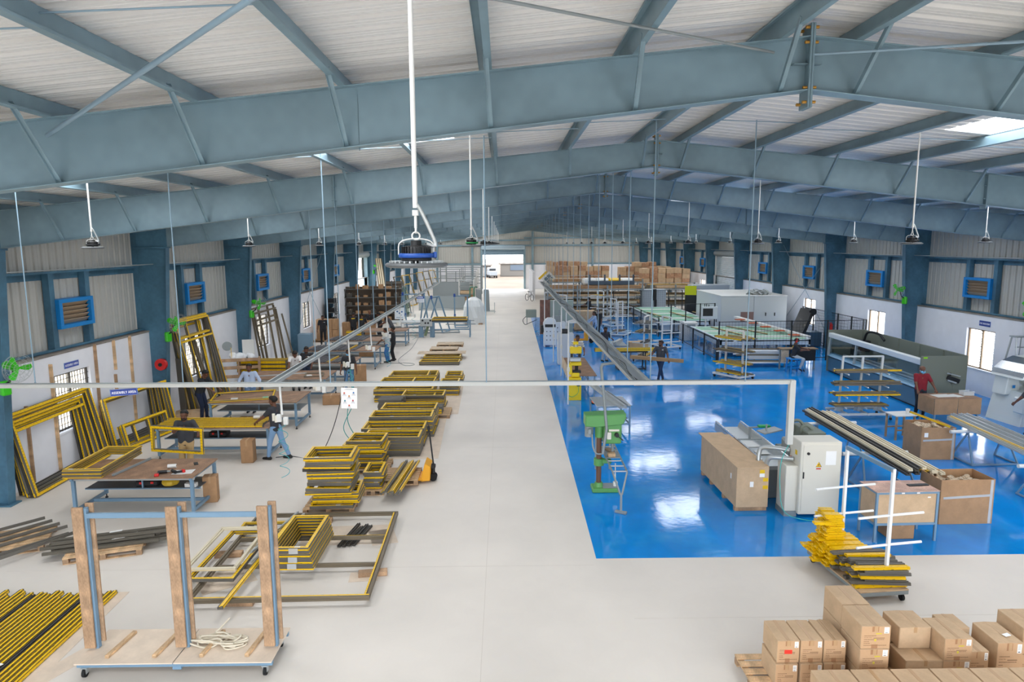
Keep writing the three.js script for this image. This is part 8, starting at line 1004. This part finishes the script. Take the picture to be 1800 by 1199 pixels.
  for (const k of ['L', 'R']) { const [e, w] = arm[k], yv = w.clone().sub(e).normalize(); let zv = V(...(o[k === 'L' ? 'palmL' : 'palmR'] ?? [k === 'L' ? -1 : 1, -0.2, 0.2])); zv.addScaledVector(yv, -zv.dot(yv)).normalize(); const xv = yv.clone().cross(zv); parts.push((k === 'L' ? handR : handL).clone().applyMatrix4(new THREE.Matrix4().makeBasis(xv, yv, zv).setPosition(w.clone().addScaledVector(yv, -0.01)))); }
  part('body', parts, skinM[o.skin ?? 0], t); part('hair', hairG.clone().applyMatrix4(R), hairM, t); part('eyes', eyesG.clone().applyMatrix4(R), M.black, t); part('eyebrows', browsG.clone().applyMatrix4(R), hairM, t);
  if (o.beard) part('beard', beardG.clone().applyMatrix4(R), hairM, t); if (o.mask) part('face_mask', maskG.clone().applyMatrix4(R), mat(0x6fb3d6, 0.7), t);
  if (o.muffs) { part('ear_muffs', joinAll([...[-1, 1].map((s) => rod([s * 0.075, 0.0, -0.01], [s * 0.125, 0.0, -0.01], 0.045, 12)), T(flat(new THREE.TorusGeometry(0.11, 0.012, 6, 14, Math.PI)), [0, 0.04, -0.01])]).applyMatrix4(R), M.red, t); }
  const sm = typeof o.shirt === 'object' ? o.shirt : mat(o.shirt ?? 0x26272b, 0.85); part('shirt', field(shirt, 0.018, 0.014), sm, t); part('trousers', field(pants, 0.02, 0.012), mat(o.trousers ?? 0x22252c, 0.85), t); part('shoes', field(shoes, 0.016, 0.01), o.shoe ? mat(o.shoe, 0.6) : shoeM, t);
  if (o.logo) { const p = at(0.4, 0.09 * (o.logo === 'back' ? 0 : 1), o.logo === 'back' ? -0.104 : 0.106); part('shirt_print', bx(o.logo === 'back' ? 0.2 : 0.07, o.logo === 'back' ? 0.06 : 0.025, 0.02, A(p), [-ln * 0 + ln, 0, 0], 0.003), o.logo === 'back' ? F.filmPlain : F.label, t); }
  return t;
}
{
  const black = 0x25262a, jean = 0x6f93bd;
  person('bearded man in a dark shirt holding a yellow window frame before him', -8.02, -16.75, 0.15, { beard: 1, rh: [-0.02, 1.36, 0.4], lh: [0.42, 1.17, 0.42], palmR: [0, -0.1, 1], palmL: [0.3, 0, 1], trousers: 0xb99a6b, shirt: 0x3a3b40, nod: 0.1, flare: 0.8 });
  { const t = thing('window_frame', 'small yellow frame held upright by the bearded man', 'window frame', [0, 0, 0], 0); frameParts(t, 1.3, 0.66, 0.06, 0.075, 0); lean(t, [-7.98, 1.11, -16.25], V(1, -0.05, 0.06), V(-0.05, -1, -0.05)); }
  person('man in dark shirt and pale jeans working at the yellow covered bench', -6.22, -18.12, -1.75, { beard: 0, lh: [0.16, 1.03, 0.5], rh: [-0.18, 1.1, 0.46], shirt: 0x35363b, trousers: 0x7fa0c4, lf: [0.12, 0.07, 0.2], rf: [-0.1, 0.07, -0.3], lean: 0.06, h: 1.02, palmL: [0, -1, 0.2], palmR: [0, -1, 0.2] });
  person('man in black bending over the wall end of the third bench', -10.1, -22.5, 1.35, { lean: 0.35, rh: [-0.2, 0.95, 0.62], lh: [0.22, 0.95, 0.58], trousers: 0x1c2740, nod: 0.5, palmL: [0, -1, 0.2], palmR: [0, -1, 0.2], pz: -0.1 });
  person('man in a pale blue long sleeved shirt behind the third bench', -8.85, -23.4, 0.1, { shirt: 0xb4c3dc, long: 1, rh: [-0.36, 0.95, 0.18], lh: [0.38, 0.95, 0.2], trousers: 0x6a86a8, nod: 0.1, flare: 1 });
  person('man in a white T-shirt bent over the fourth bench', -8.35, -26.95, 0.35, { shirt: 0xe6e4e2, trousers: 0x8a8a88, lean: 0.5, rh: [-0.3, 0.94, 0.66], lh: [0.15, 0.94, 0.72], nod: 0.7, pz: -0.2, palmL: [0, -1, 0.2], palmR: [0, -1, 0.2] });
  person('bearded man in a black polo looking down behind the fourth bench', -8.0, -27.35, 0.05, { shirt: 0x2b2c30, beard: 1, nod: 0.35, trousers: 0x2c3a52, logo: 'front', rh: [-0.2, 0.95, 0.3], lh: [0.25, 0.95, 0.28] });
  person('man in black with a blue face mask standing in the aisle by the fourth bench', -6.12, -26.5, 0.1, { shirt: 0x2e2e32, mask: 1, trousers: 0x55799f, lf: [0.14, 0.07, 0.0], rf: [-0.14, 0.07, 0.0], rh: [-0.33, 0.78, 0.08], lh: [0.33, 0.8, 0.1] });
  person('man in a grey T-shirt and blue jeans working at the seventh bench', -5.75, -33.4, -1.7, { shirt: 0xb9bdc0, trousers: 0x3f74ad, lean: 0.12, rh: [-0.15, 1.0, 0.45], lh: [0.2, 1.0, 0.42], palmL: [0, -1, 0], palmR: [0, -1, 0] });
  person('man in black close behind the man in the grey T-shirt', -5.55, -33.9, -1.5, { trousers: 0x1c1d22, rh: [-0.2, 1.0, 0.4], lh: [0.25, 0.95, 0.35] });
  person('man in black walking past the stacked brown cartons', -10.55, -39.6, 0.25, { logo: 'front', lf: [0.12, 0.07, 0.18], rf: [-0.12, 0.07, -0.12], rh: [-0.36, 0.76, -0.06], lh: [0.34, 0.78, 0.14], trousers: 0x1b1c20 });
  person('man in a black shirt with a yellow print on his back, nearest the cartons', -9.15, -41.3, Math.PI + 0.1, { logo: 'back', lean: 0.2, rh: [-0.2, 0.95, 0.4], lh: [0.2, 0.95, 0.4], nod: 0.3 });
  person('second man with a yellow printed back, leaning over the eighth bench', -8.55, -40.7, Math.PI - 0.2, { logo: 'back', lean: 0.3, rh: [-0.2, 0.93, 0.45], lh: [0.2, 0.93, 0.45], nod: 0.4 });
  person('bald man in black facing the camera behind the eighth bench', -8.4, -42.6, 0.1, { rh: [-0.2, 0.95, 0.3], lh: [0.2, 0.95, 0.3], skin: 1 }).children.find((c) => c.name === 'hair').removeFromParent();
  person('man in black seen from the side beside the eighth bench', -7.55, -41.4, -1.9, { lean: 0.15, rh: [-0.1, 1.0, 0.4], lh: [0.2, 1.0, 0.4], nod: 0.3 });
  person('man in a grey cap coloured shirt stooping at the end of the eighth bench', -6.9, -40.9, -1.4, { shirt: 0x55565a, lean: 0.45, rh: [-0.2, 0.93, 0.6], lh: [0.2, 0.93, 0.6], nod: 0.5, pz: -0.15 });
  const stripes = canvasTex(16, 64, (c) => { c.fillStyle = '#e9e7e2'; c.fillRect(0, 0, 16, 64); c.fillStyle = '#23242c'; c.fillRect(0, 0, 16, 26); }, [0.1, 0.085]);
  person('man in a black and white striped T-shirt at the yellow press', 3.25, -29.9, -0.05, { shirt: mat(0xffffff, 0.85, { map: stripes }), trousers: 0x4c7bb0, rh: [-0.3, 0.98, 0.28], lh: [0.28, 1.0, 0.3], h: 1.03, nod: 0.1 });
  person('bearded man in a dark shirt and grey trousers behind the wide tray', 4.95, -33.3, 0.4, { beard: 1, shirt: 0x2b2e38, trousers: 0xb4b6ba, lean: 0.1, rh: [-0.15, 0.95, 0.35], lh: [0.35, 1.1, 0.2], nod: 0.3 });
  person('man in a light blue shirt pushing the pallet truck', 5.5, -41.0, -1.4, { shirt: 0x9db4d4, long: 1, trousers: 0x6f95c0, rh: [-0.15, 1.05, 0.5], lh: [0.15, 1.05, 0.5], lean: 0.08 });
  person('man in black walking behind the one in the light blue shirt', 5.85, -42.2, -0.5, { rh: [-0.28, 0.85, 0.15], lh: [0.28, 0.8, 0.1] });
  person('man in black with blue jeans reaching into the far profile racks', 6.5, -51.6, -2.2, { trousers: 0x2b4468, rh: [-0.25, 1.2, 0.45], lh: [0.3, 1.1, 0.45], lean: 0.1, skin: 1 });
  person('bearded man in dark grey carrying long brown profiles across his body', 6.62, -28.45, -0.35, { beard: 1, shirt: 0x3c3f45, trousers: 0x1e3350, logo: 'front', rh: [-0.42, 0.98, 0.28], lh: [0.36, 0.92, 0.26], lf: [-0.06, 0.07, 0.1], rf: [0.1, 0.07, -0.16], look: -0.7, palmL: [0, 0.3, -1], palmR: [0, 0.3, -1], flare: 1 });
  for (let i = 0; i < 3; i++) profileBar('long brown profile carried by the bearded man, ' + ['upper', 'middle', 'lower'][i] + ' one', 'carried profiles', [5.25, 1.04 - i * 0.055 + 0.08, -28.05 - i * 0.012], [7.5, 0.9 - i * 0.055 + 0.02, -28.1 - i * 0.012], 0.1, 0.05, false, mat(0xa88458, 0.6));
  person('seated worker in black with red ear muffs facing the wall', 12.98, -30.05, 1.2, { pelvis: 0.76, y0: 0.0, lf: [0.12, 0.16, 0.36], rf: [-0.14, 0.2, 0.26], rh: [-0.15, 1.05, 0.52], lh: [0.2, 1.05, 0.56], lean: 0.12, muffs: 1, mask: 1, logo: 'back', trousers: 0xa5abb2, nod: 0.2 });
  person('man in a dark red polo and blue mask at the cardboard wrapped table', 13.85, -22.1, -0.1, { shirt: 0x7d1623, mask: 1, trousers: 0x22262e, rh: [-0.26, 0.92, 0.36], lh: [0.34, 0.92, 0.34], nod: 0.2, flare: 1, palmL: [0, -1, 0], palmR: [0, -1, 0] }).children.find((c) => c.name === 'hair').removeFromParent();
  person('man in dark grey at the picture edge reaching to the round machine', 15.85, -19.7, -2.9, { shirt: 0x3b3e40, trousers: 0x223048, rh: [0.05, 0.95, 0.6], lh: [0.3, 0.9, 0.45], lean: 0.25, palmR: [0, -1, 0], nod: 0.4 });
}
scene.traverse((o) => { if (o.isMesh) o.castShadow = o.receiveShadow = true; });
renderer.render(scene, camera);
